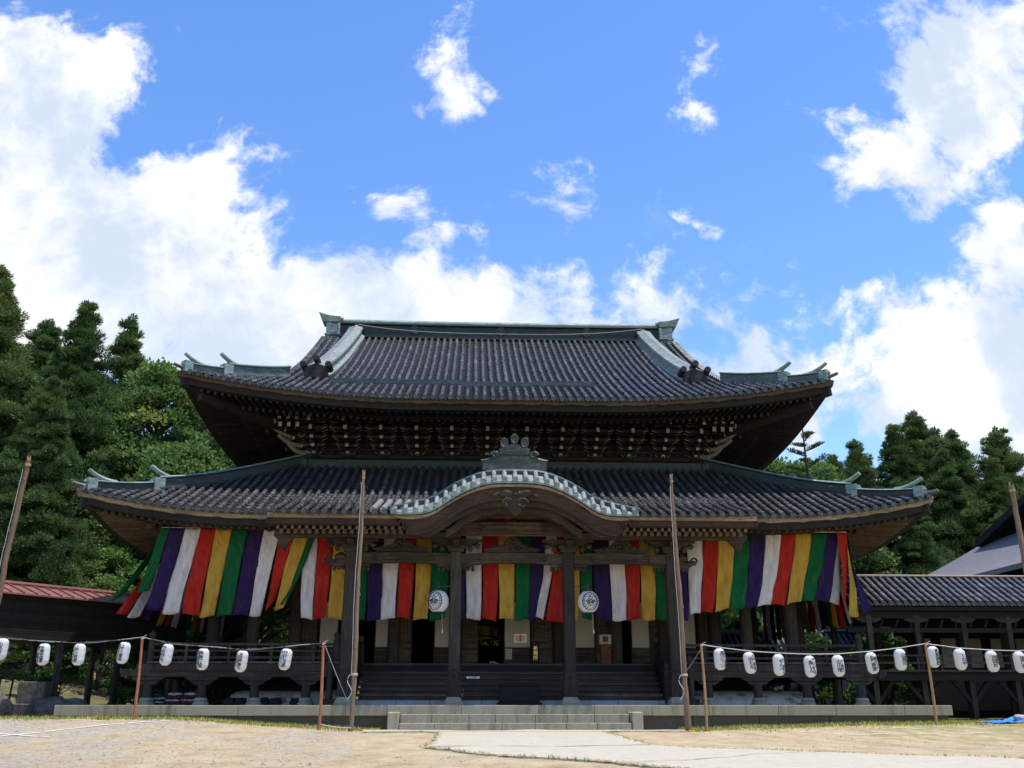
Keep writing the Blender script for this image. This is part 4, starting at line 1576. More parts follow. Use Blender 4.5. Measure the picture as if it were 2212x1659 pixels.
gable = m.build('arched_gable', [M['copper_pale'], M['copper']], hall, smooth=True)
m = MB()
tap = np.clip((1 - np.abs(xs_k) / KW) * 3.2 + 0.22, 0, 1)
G = np.stack([np.stack([xs_k * 1.03, np.full(81, y), kz + dz * tap + dy * (1 - tap)], 1) for y, dz, dy in ((KYF + 0.38, 0.24, 0.10), (KYF + 0.36, 0.38, 0.16), (KYF + 0.42, 0.44, 0.20), (KYF + 0.70, 0.46, 0.22), (KYF + 0.78, 0.40, 0.16), (KYF + 0.78, 0.10, 0.0))], 1)
m.grid(G)
m.build('gable_rim', M['copper_blue'], gable, smooth=True)
m = MB()
G = np.stack([np.stack([xs_k * f_, np.full(81, y), kz + dz], 1) for y, dz, f_ in ((KYF + 0.76, 0.28, 1.0), (29.0, 0.30, 0.97), (31.6, 0.34, 0.85))], 1)
m.grid(G)
for sarc in np.linspace(0.10, ds[-1] - 0.10, nroll):
    x = np.interp(sarc, ds, xs_k)
    m.tube([(x, KYF + 0.9, kz_at(x) + 0.31), (x * 0.95, 29.6, kz_at(x) + 0.35)], 0.08, 8, 0, rng.random())
m.build('gable_tiles', M['tile'], gable, smooth=True)
# boarded ceiling under the arch, and pale rolls at its left foot
m = MB()
G = np.stack([np.stack([xs_k * 0.97, np.full(81, y), kz - 0.10], 1) for y in (KYF + 0.12, 29.4)], 1)
m.grid(G)
m.build('ceiling', M['wood_dark'], gable, smooth=True)
m = MB()
for i in range(6):
    x = -4.05 + 0.285 * i
    dd = np.linspace(-0.05, 1.9, 5)
    P = SPo.P(np.full(5, x), dd, 0.09)
    P[:, 0] += 0.02 * dd
    m.tube(P, 0.092, 8, 0, rng.random())
m.build('pale_rolls', plain_mat('pale_sheet', (0.21, 0.205, 0.205), 0.35, 9, 0.5), proof, smooth=True)


def board(y0, th, top_off, thick, xlim, mat, name, scroll=True):
    m = MB()
    x = np.linspace(-xlim, xlim, 91)
    u = np.abs(x) / xlim
    top = np.stack([x, np.full(91, y0), kz_at(x) + top_off], 1)
    bt = kz_at(x * 0.985) + top_off - (thick * (0.92 + 0.30 * u ** 2) * (1 - 0.55 * np.clip((u - 0.9) / 0.1, 0, 1)))
    bot = np.stack([x, np.full(91, y0), bt], 1)
    m.strip_solid(top, bot, (0, th, 0))
    if scroll:
        for s in (-1, 1):
            c = np.array([s * (xlim - 0.10), y0 - 0.02, kz_at(xlim) + top_off - thick * 0.45])
            t = np.linspace(0, 2.2 * 2 * np.pi, 40)
            rr = 0.21 * np.exp(-0.16 * t)
            m.tube(np.stack([c[0] + s * rr * np.cos(t), np.full(40, c[1]), c[2] + rr * np.sin(t)], 1), np.linspace(0.035, 0.018, 40), 5)
            t = np.linspace(0, 1, 14)
            xx = s * (xlim - 0.2 - 1.3 * t)
            m.tube(np.stack([xx, np.full(14, y0 - 0.015), kz_at(xx) + top_off - thick * (0.95 - 0.35 * t)], 1), 0.022, 5)
    return m.build(name, mat, gable, smooth=True, angle=35)


board(KYF + 0.10, 0.16, -0.07, 0.09, 3.40, M['wood_fascia'], 'tile_seat', False)
board(KYF + 0.17, 0.14, -0.165, 0.39, 3.20, M['wood_red'], 'barge_board')
board(KYF + 0.34, 0.20, -0.46, 0.22, 2.75, M['wood_beam'], 'barge_board', False)
# carved inner arch
m = MB()
x = np.linspace(-1.95, 1.95, 61)
top = kz_at(x * 1.12) - 0.58
m.strip_solid(np.stack([x, np.full(61, KYF + 0.62), top], 1), np.stack([x, np.full(61, KYF + 0.62), top - 0.20 - 0.05 * np.abs(np.sin(x * 6.5))], 1), (0, 0.16, 0))
m.build('carved_arch', M['wood_beam'], gable, smooth=True, angle=30)
# red-brown panel under the arch
m = MB()
x = np.linspace(-1.75, 1.75, 41)
top = np.minimum(kz_at(x * 1.05) - 0.5, 6.5)
poly = [(a, 28.62, b) for a, b in zip(x, top)] + [(1.75, 28.62, 5.5), (-1.75, 28.62, 5.5)]
m.prism(poly, (0, 0.06, 0))
m.build('panel', M['wood_panel'], gable)
# carved wave band along the foot of the panel
m = MB()
m.bx(-1.05, 1.05, 28.50, 28.60, 5.84, 5.90)
for i in range(34):
    x = rng.uniform(-0.95, 0.95)
    m.lathe([(0.02, -0.05), (0.10, 0.0), (0.02, 0.06)], (x, 28.55, 5.90 + 0.05 * (1 - abs(x)) * rng.random()), 7)
m.build('carving', M['wood_dark'], gable, smooth=True)
# hanging pendant in the middle of the arch
m = MB()
yp = KYF + 0.04
poly = [(0, 5.52), (0.14, 5.60), (0.20, 5.74), (0.34, 5.80), (0.36, 5.94), (0.28, 6.04), (0.44, 6.12), (0.40, 6.24), (0.16, 6.22), (0, 6.20)]
full = [(a, b + 0.26) for a, b in poly] + [(-a, b + 0.26) for a, b in poly[::-1][1:-1]]
m.prism([(a, yp, b) for a, b in full], (0, 0.14, 0))
for s in (-1, 1):
    t = np.linspace(0, 3.6 * np.pi, 40)
    rr = 0.155 * np.exp(-0.10 * t)
    m.tube(np.stack([s * 0.20 + s * rr * np.cos(t), np.full(40, yp - 0.02), 6.14 + rr * np.sin(t)], 1), np.linspace(0.04, 0.02, 40), 6)
    m.tube(np.stack([s * (0.10 + 0.55 * np.linspace(0, 1, 12)), np.full(12, yp + 0.02), 6.42 + 0.10 * np.sin(np.linspace(0, 3.1, 12)) - 0.10 * np.linspace(0, 1, 12)], 1), np.linspace(0.08, 0.03, 12), 6)
m.lathe([(0.01, -0.05), (0.09, -0.03), (0.09, 0.03), (0.01, 0.05)], (0, yp - 0.03, 6.40), 12)
m.build('pendant', M['wood_beam'], gable, smooth=True, angle=35)

# ridge ornament on top of the arch: stepped base, little roof, three round end tiles, scrolls
m = MB()
yo = KYF + 0.52
zb = kz_at(0) + 0.42
m.box((0, yo + 0.25, zb + 0.13), (1.86, 0.62, 0.26))
m.prism([(-0.96, yo, zb + 0.26), (0.96, yo, zb + 0.26), (0.90, yo, zb + 0.34), (0.60, yo, zb + 0.40), (0.40, yo, zb + 0.60), (0.34, yo, zb + 0.62), (-0.34, yo, zb + 0.62), (-0.40, yo, zb + 0.60), (-0.60, yo, zb + 0.40), (-0.90, yo, zb + 0.34)], (0, 0.45, 0))
m.prism([(-0.42, yo - 0.08, zb + 0.60), (0.42, yo - 0.08, zb + 0.60), (0.46, yo - 0.08, zb + 0.82), (0, yo - 0.08, zb + 1.04), (-0.46, yo - 0.08, zb + 0.82)], (0, 0.6, 0))
m.prism([(-0.36, yo - 0.10, zb + 0.70), (0.36, yo - 0.10, zb + 0.70), (0, yo - 0.10, zb + 0.90)], (0, 0.03, 0))
for s in (-1, 1):
    t = np.linspace(0, 3.2 * np.pi, 30)
    rr = 0.13 * np.exp(-0.11 * t)
    m.tube(np.stack([s * 0.56 + s * rr * np.cos(t), np.full(30, yo - 0.03), zb + 0.60 + rr * np.sin(t)], 1), np.linspace(0.045, 0.02, 30), 6)
    t = np.linspace(0, 1, 10)
    m.tube(np.stack([s * (0.50 + 0.48 * t), np.full(10, yo + 0.05), zb + 0.52 - 0.22 * t + 0.10 * t ** 3], 1), np.linspace(0.11, 0.04, 10), 6)
for v in m.V:
    v[:, 2] = zb + (v[:, 2] - zb) * 0.78
m.build('ridge_ornament', M['iron'], gable, smooth=True, angle=30)
for x, z in ((-0.30, 0.82), (0.0, 0.94), (0.30, 0.82)):
    m = MB()
    zc = zb + z
    ring = [(0.085, 0.0), (0.085, 0.16)]
    m.lathe([(0.085, -0.14), (0.10, 0.0), (0.10, 0.06), (0.05, 0.12)], (x, yo + 0.02, zc - 0.02), 12)
    m.tube([(x, yo - 0.10, zc), (x, yo + 0.35, zc + 0.03)], 0.115, 14)
    t = np.linspace(0, 2 * np.pi, 20)
    m.tube(np.stack([x + 0.10 * np.cos(t), np.full(20, yo - 0.11), zc + 0.13 * np.sin(t)], 1), 0.022, 5)
    m.build('end_tile', M['iron'], gable, smooth=True, angle=40)

# --- porch columns, beams --------------------------------------------------------
PCOL = {}
for x in (-4.79, -1.68, 1.68, 4.79):
    m = MB()
    m.box((x, YC, 3.0), (0.345, 0.345, 4.16), None, 0, rng.random())
    col = m.build('porch_column', M['wood_post'], hall, bevel=0.035)
    if abs(x) < 2:
        PCOL[1 if x > 0 else -1] = col
    m = MB()
    m.lathe([(0.40, PZ), (0.40, PZ + 0.05)], (x, YC, 0), 4)
    m.lathe([(0.365, PZ + 0.05), (0.36, PZ + 0.10), (0.33, PZ + 0.14), (0.275, PZ + 0.20), (0.265, PZ + 0.225)], (x, YC, 0), 4)
    b = m.build('base_stone', M['granite'], col, bevel=0.008)
    for v in b.data.vertices:   # turn the four-sided profile square to the column
        dx, dy = v.co.x + ORIGIN['temple_hall'][0] - x, v.co.y + ORIGIN['temple_hall'][1] - YC
        c45, s45 = math.cos(R(45)), math.sin(R(45))
        v.co.x += (dx * c45 - dy * s45) - dx
        v.co.y += (dx * s45 + dy * c45) - dy
    # carved sleeve at the foot with flutes and a pointed leaf edge
    m = MB()
    m.box((x, YC, 1.17), (0.385, 0.385, 0.46))
    for k in range(7):
        m.box((x - 0.16 + 0.053 * k, YC - 0.196, 1.15), (0.030, 0.016, 0.42))
        m.box((x - 0.196, YC - 0.16 + 0.053 * k, 1.15), (0.016, 0.030, 0.42))
        m.box((x + 0.196, YC - 0.16 + 0.053 * k, 1.15), (0.016, 0.030, 0.42))
    m.box((x, YC, 1.50), (0.365, 0.365, 0.18))
    for a in (-1, 1):
        t = np.linspace(0, 1, 10)
        m.tube(np.stack([x + a * 0.175 * (1 - t ** 1.5), np.full(10, YC - 0.19), 1.48 + 0.20 * np.sin(t * math.pi / 2)], 1), 0.018, 5)
    m.lathe([(0.01, 1.43), (0.05, 1.48), (0.01, 1.55)], (x, YC - 0.185, 0), 8)
    m.build('carved_sleeve', M['wood_post'], col)
    # capital: block, boat arm, small blocks, carved noses
    m = MB()
    m.box((x, YC, 5.10), (0.46, 0.46, 0.10))
    m.box((x, YC, 5.19), (0.56, 0.56, 0.09))
    for L, z in ((1.15, 5.24), (1.55, 5.34)):
        m.prism([(x - L / 2, YC - 0.09, z + 0.10), (x - L / 2, YC - 0.09, z + 0.05), (x - L * 0.36, YC - 0.09, z), (x + L * 0.36, YC - 0.09, z), (x + L / 2, YC - 0.09, z + 0.05), (x + L / 2, YC - 0.09, z + 0.10)], (0, 0.18, 0))
    m.prism([(x - 0.09, YC - 0.62, 5.34), (x - 0.09, YC - 0.60, 5.24), (x - 0.09, YC - 0.40, 5.16), (x - 0.09, YC + 0.3, 5.16), (x - 0.09, YC + 0.3, 5.34)], (0.18, 0, 0))
    for s in (-1, 1):
        m.lathe([(0.05, -0.10), (0.09, 0.0), (0.05, 0.09)], (x + s * 0.42, YC - 0.12, 5.16), 8)
        m.lathe([(0.05, -0.08), (0.11, 0.0), (0.04, 0.08)], (x + s * 0.62, YC - 0.10, 5.25), 8)
        for k in range(3):       # leafy brackets under the tie beam
            m.lathe([(0.03, -0.07), (0.085 - 0.014 * k, 0.0), (0.03, 0.06)], (x + s * (0.24 + 0.13 * k), YC, 4.60 - 0.02 * k), 8)
        m.box((x + s * 0.36, YC, 4.66), (0.38, 0.14, 0.07))
    m.build('capital', M['wood_beam'], col, smooth=True, angle=30)


def rainbow_beam(xa, xb, y, z0, z1, name, parent, mat, cam_=0.06, th=0.26):
    m = MB()
    t = np.linspace(0, 1, 25)
    x = xa + (xb - xa) * t
    arch = cam_ * np.sin(t * math.pi)
    endt = 0.10 * (np.clip(1 - t / 0.12, 0, 1) + np.clip(1 - (1 - t) / 0.12, 0, 1))
    top = np.stack([x, np.full(25, y - th / 2), z1 + arch * 0.6], 1)
    bot = np.stack([x, np.full(25, y - th / 2), z0 + arch + endt * 0.3], 1)
    m.strip_solid(top, bot, (0, th, 0))
    L = xb - xa
    for s, xe in ((1, xa), (-1, xb)):
        c = np.array([xe + s * 0.55, y - th / 2 - 0.006, (z0 + z1) / 2 + 0.02])
        a = np.linspace(0, 3.6 * np.pi, 36)
        rr = 0.12 * np.exp(-0.10 * a)
        m.tube(np.stack([c[0] + s * rr * np.cos(a), np.full(36, c[1]), c[2] + rr * np.sin(a)], 1), 0.016, 4)
    m.tube(np.stack([x[4:-4], np.full(17, y - th / 2 - 0.004), z0 + arch[4:-4] + 0.06], 1), 0.014, 4)
    return m.build(name, mat, parent, smooth=True, angle=35)


for xa, xb in ((-4.62, -1.85), (-1.51, 1.51), (1.85, 4.62)):
    rainbow_beam(xa, xb, YC, 4.68, 5.00, 'tie_beam', hall, M['wood_beam'])
rainbow_beam(-1.50, 1.50, 28.6, 5.50, 5.86, 'arch_beam', hall, M['wood_beam'], 0.04)
for s in (-1, 1):
    # elephant-head noses past the outer columns
    m = MB()
    x = s * 4.96
    t = np.linspace(0, 1, 14)
    m.tube(np.stack([x + s * 0.62 * t, np.full(14, YC), 4.86 - 0.20 * t - 0.10 * np.sin(t * 5)], 1), 0.17 - 0.11 * t, 8)
    m.lathe([(0.02, -0.15), (0.17, -0.05), (0.19, 0.05), (0.05, 0.16)], (x + s * 0.16, YC, 4.88), 10)
    a = np.linspace(0, 1.6 * np.pi, 14)
    m.tube(np.stack([x + s * (0.55 + 0.10 * np.cos(a)), np.full(14, YC), 4.82 + 0.10 * np.sin(a)], 1), 0.03, 5)
    m.build('carved_nose', M['wood_beam'], hall, smooth=True)
# carved frog-leg struts between the two tie levels
for xc, w in ((-3.3, 1.0), (0.0, 1.0), (3.3, 1.0)):
    m = MB()
    z = 5.06
    t = np.linspace(-1, 1, 25)
    top = z + 0.44 * np.exp(-(t * 2.1) ** 2) + 0.03
    m.strip_solid(np.stack([xc + 0.78 * t, np.full(25, YC - 0.07), top], 1), np.stack([xc + 0.78 * t, np.full(25, YC - 0.07), np.full(25, z)], 1), (0, 0.14, 0))
    for i in range(30):
        tt = rng.normal(0, 0.30)
        m.lathe([(0.015, -0.05), (0.06, 0.0), (0.015, 0.05)], (xc + 0.7 * tt, YC - 0.10, z + 0.05 + 0.36 * math.exp(-(tt * 2.1) ** 2) * rng.random()), 6)
    for s in (-1, 1):
        tt = np.linspace(0, 1, 10)
        m.tube(np.stack([xc + s * (0.35 + 0.5 * tt), np.full(10, YC - 0.04), z + 0.16 - 0.12 * tt + 0.04 * tt ** 3], 1), 0.06 - 0.03 * tt, 6)
    m.build('carved_strut', M['wood_beam'], hall, smooth=True, angle=30)


# --- veranda, wooden stairs, walls and doors ------------------------------------
VF, VY0, VX0 = 1.93, 29.95, 10.75         # floor height, front edge, half width
m = MB()
for s in (-1, 1):
    xa, xb = s * 5.05, s * VX0
    n = 26
    e = np.linspace(xa, xb, n + 1)
    for i in range(n):
        m.bx(e[i] + 0.003, e[i + 1] - 0.003, VY0 - 0.06, 33.0, VF - 0.05, VF + 0.004 * rng.random(), 0, rng.random())
    m.bx(s * 7.2, s * VX0, 33.003, 52.5, VF - 0.05, VF, 0, 0.5)
m.bx(-5.045, 5.045, 31.12, 33.0, VF - 0.05, VF + 0.002, 0, 0.4)
m.build('veranda_floor', M['wood_step'], hall)
for s in (-1, 1):
    m = MB()
    m.bx(s * 5.1, s * (VX0 + 0.3), VY0, VY0 + 0.16, VF - 0.27, VF - 0.055, 0, 0.5)
    m.bx(s * (VX0 - 0.16), s * VX0, VY0 + 0.163, 52.4, VF - 0.27, VF - 0.055, 0, 0.5)
    m.bx(s * 5.1, s * VX0, VY0 - 0.02, VY0 + 0.12, VF - 0.44, VF - 0.275, 1, 0.5)
    m.bx(s * (VX0 - 0.12), s * (VX0 + 0.02), VY0 + 0.123, 52.4, VF - 0.44, VF - 0.275, 1, 0.5)
    m.build('veranda_beam', [M['wood_post'], M['wood_beam']], hall, bevel=0.01)
for x in (-10.68, -9.1, -7.56, -6.05, 5.95, 7.46, 8.95, 10.62):
    m = MB()
    y = VY0 + 0.06
    big = abs(x) > 10
    m.lathe([(0.14, PZ + 0.20), (0.135, PZ + 0.5), (0.125, 1.30)], (x, y, 0), 14)
    o = m.build('veranda_post', M['wood_post'], hall, smooth=True)
    m = MB()
    m.lathe([(0.24, PZ - 0.01), (0.24, PZ + 0.05), (0.19, PZ + 0.10), (0.21, PZ + 0.14), (0.17, PZ + 0.21)], (x, y, 0), 14)
    m.build('base_stone', M['granite'], o, smooth=True)
    m = MB()
    for L, z in ((0.62, 1.27), (0.95, 1.37)):
        m.prism([(x - L / 2, y - 0.10, z + 0.12), (x - L / 2, y - 0.10, z + 0.08), (x - L * 0.40, y - 0.10, z + 0.03), (x - L * 0.28, y - 0.10, z), (x + L * 0.28, y - 0.10, z), (x + L * 0.40, y - 0.10, z + 0.03), (x + L / 2, y - 0.10, z + 0.08), (x + L / 2, y - 0.10, z + 0.12)], (0, 0.2, 0))
    m.build('carved_bracket', M['wood_post'], o)
    if big:
        m = MB()
        s = 1 if x > 0 else -1
        m.beam((x, y, 1.60), (x + s * 0.62, y - 0.10, 1.60), 0.16, 0.18)
        m.prism([(x + s * 0.60, y - 0.20, 1.72), (x + s * 0.78, y - 0.20, 1.68), (x + s * 0.74, y - 0.20, 1.54), (x + s * 0.5, y - 0.20, 1.46)], (0, 0.18, 0))
        m.build('beam_nose', M['wood_post'], o)
for x, y in ((10.62, 32.0), (10.62, 34.5), (10.62, 37.0), (-10.68, 33.0), (-10.68, 36.0), (8.0, 33.0), (-8.2, 33.0)):
    m = MB()
    m.lathe([(0.22, PZ - 0.01), (0.22, PZ + 0.06), (0.14, PZ + 0.18), (0.14, PZ + 0.2), (0.13, VF - 0.3)], (x, y, 0), 12)
    m.build('veranda_post', M['wood_post'], hall, smooth=True)
# railing
for s in (-1, 1):
    m = MB()
    for z, h in ((VF + 0.12, 0.07), (VF + 0.31, 0.06), (VF + 0.50, 0.075)):
        m.bx(s * 5.3, s * (VX0 - 0.07), VY0 + 0.03, VY0 + 0.10, z - h / 2, z + h / 2)
        m.bx(s * (VX0 - 0.10), s * (VX0 - 0.03), VY0 + 0.12, 45.0, z - h / 2, z + h / 2)
    for x in np.arange(5.9, VX0 - 0.4, 1.25):
        m.bx(s * x - 0.045, s * x + 0.045, VY0 + 0.025, VY0 + 0.105, VF, VF + 0.46)
    for y in np.arange(31.2, 44, 1.3):
        m.bx(s * (VX0 - 0.105), s * (VX0 - 0.025), y - 0.045, y + 0.045, VF, VF + 0.46)
    rail_o = m.build('railing', M['wood_post'], hall, bevel=0.006)
    for x, y, sc in ((s * (VX0 - 0.06), VY0 + 0.06, 1.0), (s * 5.22, VY0 + 0.06, 0.9)):
        m = MB()
        m.lathe([(0.10, VF - 0.02), (0.10, VF + 0.60), (0.115, VF + 0.61), (0.115, VF + 0.64), (0.07, VF + 0.66), (0.075, VF + 0.70), (0.115, VF + 0.76), (0.10, VF + 0.82), (0.03, VF + 0.87), (0.01, VF + 0.90)], (x, y, 0), 12)
        m.build('newel_post', M['wood_post'], rail_o, smooth=True, angle=50)
# wooden stairs
nst = 6
for i in range(nst):
    z = 0.86 + 0.1660 * i
    y = 29.60 + 0.26 * i
    m = MB()
    e = np.array([-4.55, -1.5 + rng.uniform(-.2, .2), 1.55 + rng.uniform(-.2, .2), 4.55])
    for a, b in zip(e[:-1], e[1:]):
        m.bx(a + 0.004, b - 0.004, y, y + 0.34, z - 0.085, z, 0, rng.random())
    m.bx(-4.5, 4.5, y + 0.05, y + 0.08, z - 0.166, z - 0.087, 0, 0.1)
    m.build('stair_tread', M['wood_step'], hall, bevel=0.008)
for s in (-1, 1):
    m = MB()
    m.beam((s * 4.62, 29.50, 0.85), (s * 4.62, 31.2, 1.93), 0.12, 0.34)
    for h in (0.34, 0.62):
        m.beam((s * 4.62, 29.55, 0.95 + h), (s * 4.62, 31.15, 1.93 + h), 0.07, 0.08)
    for k in range(4):
        y = 29.7 + 0.45 * k
        m.bx(s * 4.62 - 0.04, s * 4.62 + 0.04, y - 0.04, y + 0.04, 0.9 + 0.28 * k, 1.62 + 0.28 * k)
    m.build('stair_railing', M['wood_dark'], hall)
for x, y, z0, h in ((-4.62, 29.46, PZ, 1.22), (4.62, 29.46, PZ, 1.22), (-4.62, 31.2, VF, 0.85), (4.62, 31.2, VF, 0.85), (5.28, 29.35, PZ + 0.16, 1.25), (-5.28, 29.35, PZ + 0.16, 1.25)):
    m = MB()
    m.lathe([(0.10, z0), (0.10, z0 + h - 0.26), (0.06, z0 + h - 0.24), (0.06, z0 + h - 0.20), (0.105, z0 + h - 0.12), (0.09, z0 + h - 0.06), (0.02, z0 + h)], (x, y, 0), 12)
    if abs(x) > 5:
        m.bx(x - 0.2, x + 0.2, y - 0.2, y + 0.2, PZ + 0.002, PZ + 0.17)
    m.build('newel_post', M['wood_post'], hall, smooth=True, angle=50)
m = MB()
m.bx(-5.0, 5.0, 31.14, 31.22, 1.70, VF - 0.055)
m.build('floor_beam', M['wood_dark'], hall)

# under the floor: plaster mound, sleepers, slatted vents
prof_t = np.linspace(0, math.pi / 2, 8)
for xa, xb in ((-8.3, -4.9), (4.9, 9.15)):
    sx = -1 if xa < 0 else 1
    m = MB()
    x = np.linspace(xa, xb, 12)
    yy = 31.6 + 0.55 * (1 - np.sin(prof_t))
    zz = PZ + 0.42 * np.sin(prof_t)
    yy = 31.0 + 0.9 * (1 - np.cos(prof_t))
    rows = [np.stack([np.full(8, a), yy, PZ - 0.02 + 0.46 * np.sin(prof_t)], 1) for a in x]
    # rounded outer end
    xe = xb if sx > 0 else xa
    end = [np.stack([np.full(8, xe + sx * 0.42 * math.sin(tt)), 31.9 - (31.9 - yy) * math.cos(tt) * 1.0, PZ - 0.02 + 0.46 * np.sin(prof_t) * (0.25 + 0.75 * math.cos(tt))], 1) for tt in np.linspace(0.2, 1.5, 5)]
    rows = rows + end if sx > 0 else end[::-1] + rows
    G = np.array(rows)
    m.grid(G)
    top = np.stack([G[:, -1], G[:, -1] + np.array([0, 4.0, 0.0])], 1)
    m.grid(top)
    m.build('plaster_base', M['mound'], hall, smooth=True)
for s in (-1, 1):
    m = MB()
    m.bx(s * 4.9, s * 8.3, 32.6, 32.7, 1.0, VF - 0.1, 0, 0.2)
    for x in np.arange(5.2, 8.2, 0.115):
        m.bx(s * x - 0.025, s * x + 0.025, 32.50, 32.55, 1.25, 1.60, 0, 0.8)
    m.build('vent_slats', M['wood_dark'], hall)

# hall columns and walls
for x, y, r in ((-9.29, 31.5, 0.21), (-8.07, 31.5, 0.19), (7.72, 31.7, 0.19), (9.12, 31.5, 0.23), (10.15, 33.8, 0.19), (9.3, 36.5, 0.2), (-9.3, 36.5, 0.2), (-7.0, 32.95, 0.22), (7.0, 32.95, 0.22),
                (-5.27, 32.95, 0.17), (-3.75, 32.95, 0.19), (-1.70, 32.95, 0.19), (1.72, 32.95, 0.19), (3.62, 32.95, 0.24), (5.22, 32.95, 0.17), (6.55, 32.95, 0.12)):
    m = MB()
    m.lathe([(r, VF), (r, 6.6)], (x, y, 0), 16, 0, rng.random())
    m.build('hall_column', M['wood_post'], hall, smooth=True)
m = MB()
m.bx(-7.1, 7.1, 33.02, 33.12, 4.1, 7.9)
m.bx(-7.1, 7.1, 32.92, 33.018, 4.02, 4.24)
m.bx(-7.1, 7.1, 32.86, 33.10, VF + 0.006, VF + 0.06)
for s in (-1, 1):
    m.bx(s * 7.0, s * 7.1, 33.124, 50.0, VF, 8.6)
m.bx(-7.1, 7.1, 50.0, 50.1, VF, 8.6)
m.build('wall', M['wood_dark'], hall)
m = MB()
for s in (-1, 1):
    for z in (4.6, 5.3):
        m.bx(s * 7.0, s * 10.4, 31.42, 31.58, z, z + 0.22)
    m.bx(s * 10.05, s * 10.3, 31.6, 50, 5.3, 5.55)
m.build('wall_beam', M['wood_beam'], hall)
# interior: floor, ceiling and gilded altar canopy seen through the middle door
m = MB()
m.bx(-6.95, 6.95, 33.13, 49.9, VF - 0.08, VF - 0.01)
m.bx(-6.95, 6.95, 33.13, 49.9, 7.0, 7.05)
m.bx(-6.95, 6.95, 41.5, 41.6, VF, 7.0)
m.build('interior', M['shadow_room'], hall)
m = MB()
cx_, cy_ = -0.62, 37.8
zc = 3.12
for i in range(9):
    a = math.pi * i / 8
    m.tube([(cx_ + 0.62 * math.cos(a), cy_ - 0.2 * math.sin(a), zc + 0.10), (cx_ + 0.40 * math.cos(a), cy_ - 0.15 * math.sin(a), zc + 0.42)], [0.06, 0.03], 6)
m.lathe([(0.66, zc - 0.05), (0.70, zc + 0.03), (0.5, zc + 0.1), (0.42, zc + 0.44), (0.1, zc + 0.55)], (cx_, cy_, 0), 20, 0, 0.5, 0.5)
for i in range(26):
    m.lathe([(0.01, -0.06), (0.035, 0), (0.01, 0.06)], (cx_ + rng.uniform(-0.6, 0.6), cy_ - 0.36, zc - 0.10 - 0.16 * rng.random()), 5)
m.build('altar_canopy', M['gold'], hall, smooth=True, angle=40)
m = MB()
t = np.linspace(0, 1, 12)
m.tube(np.stack([-0.55 + 0.55 * t, np.full(12, 34.2), VF + 0.16 - 0.08 * t + 0.03 * np.sin(t * 6)], 1), 0.03, 6)
m.build('white_streamer', M['white'], hall)

# door leaves: white paper screens over boarded lower panels, dark folding doors between
YD = 33.06
SCR = [(-6.2, -5.62), (-4.36, -3.95), (-2.40, -1.93), (-0.07, 0.77), (2.0, 2.93), (4.2, 4.78), (5.45, 6.35)]
for a, b in SCR:
    m = MB()
    m.bx(a - 0.03, b + 0.03, YD - 0.02, YD + 0.02, VF + 0.07, 4.02)
    for k in range(9):
        z = VF + 0.10 + 0.055 * k
        m.bx(a, b, YD - 0.034, YD - 0.022, z, z + 0.042, 0, rng.random())
    d = m.build('sliding_screen', M['wood_beam'], hall)
    m = MB()
    m.bx(a + 0.008, b - 0.008, YD - 0.030, YD - 0.021, VF + 0.60, 3.98)
    m.build('paper_panel', M['plaster'], d)
DRK = [(-5.55, -5.0), (-3.90, -3.13), (-1.56, -0.93), (0.80, 1.56), (2.95, 3.82), (4.80, 5.42), (-7.0, -6.25), (6.4, 6.98)]
for a, b in DRK:
    m = MB()
    m.bx(a + 0.02, b - 0.02, YD - 0.05, YD - 0.01, VF + 0.07, 4.02)
    w = b - a - 0.04
    for z0, z1 in ((VF + 0.12, VF + 0.5), (VF + 0.58, VF + 0.72), (VF + 0.80, VF + 1.5), (VF + 1.58, 3.95)):
        m.bx(a + 0.07, b - 0.07, YD - 0.062, YD - 0.052, z0, z1, 0, 0.9)
    for k in range(6):
        x = a + 0.1 + (w - 0.12) * k / 5
        m.bx(x - 0.008, x + 0.008, YD - 0.072, YD - 0.063, VF + 0.8, VF + 1.5, 0, 0.2)
    m.build('folding_door', M['wood_beam'], hall)


def text_mesh(name, s, size, mat, parent=None, spacing=0.95, bold=0.0):
    cu = bpy.data.curves.new('t', 'FONT')
    cu.body = '\n'.join(s)
    cu.size = size
    cu.align_x = 'CENTER'
    cu.space_line = spacing
    cu.resolution_u = 2
    cu.offset = bold * size
    ob = bpy.data.objects.new('t', cu)
    COL.objects.link(ob)
    dg = bpy.context.evaluated_depsgraph_get()
    me = bpy.data.meshes.new_from_object(ob.evaluated_get(dg))
    V = np.empty(len(me.vertices) * 3)
    me.vertices.foreach_get('co', V)
    V = V.reshape(-1, 3)
    F = [tuple(p.vertices) for p in me.polygons]
    bpy.data.objects.remove(ob)
    bpy.data.curves.remove(cu)
    bpy.data.meshes.remove(me)
    return V, F


def put_text(m, V, F, mapf, mat=0):
    P = np.array([mapf(v) for v in V])
    by = {}
    for f in F:
        by.setdefault(len(f), []).append(f)
    first = True
    off = m.n
    m.V.append(P)
    m.n += len(P)
    for k, fs in by.items():
        m.F.append((np.array(fs) + off, mat, np.full(len(fs), 0.5)))


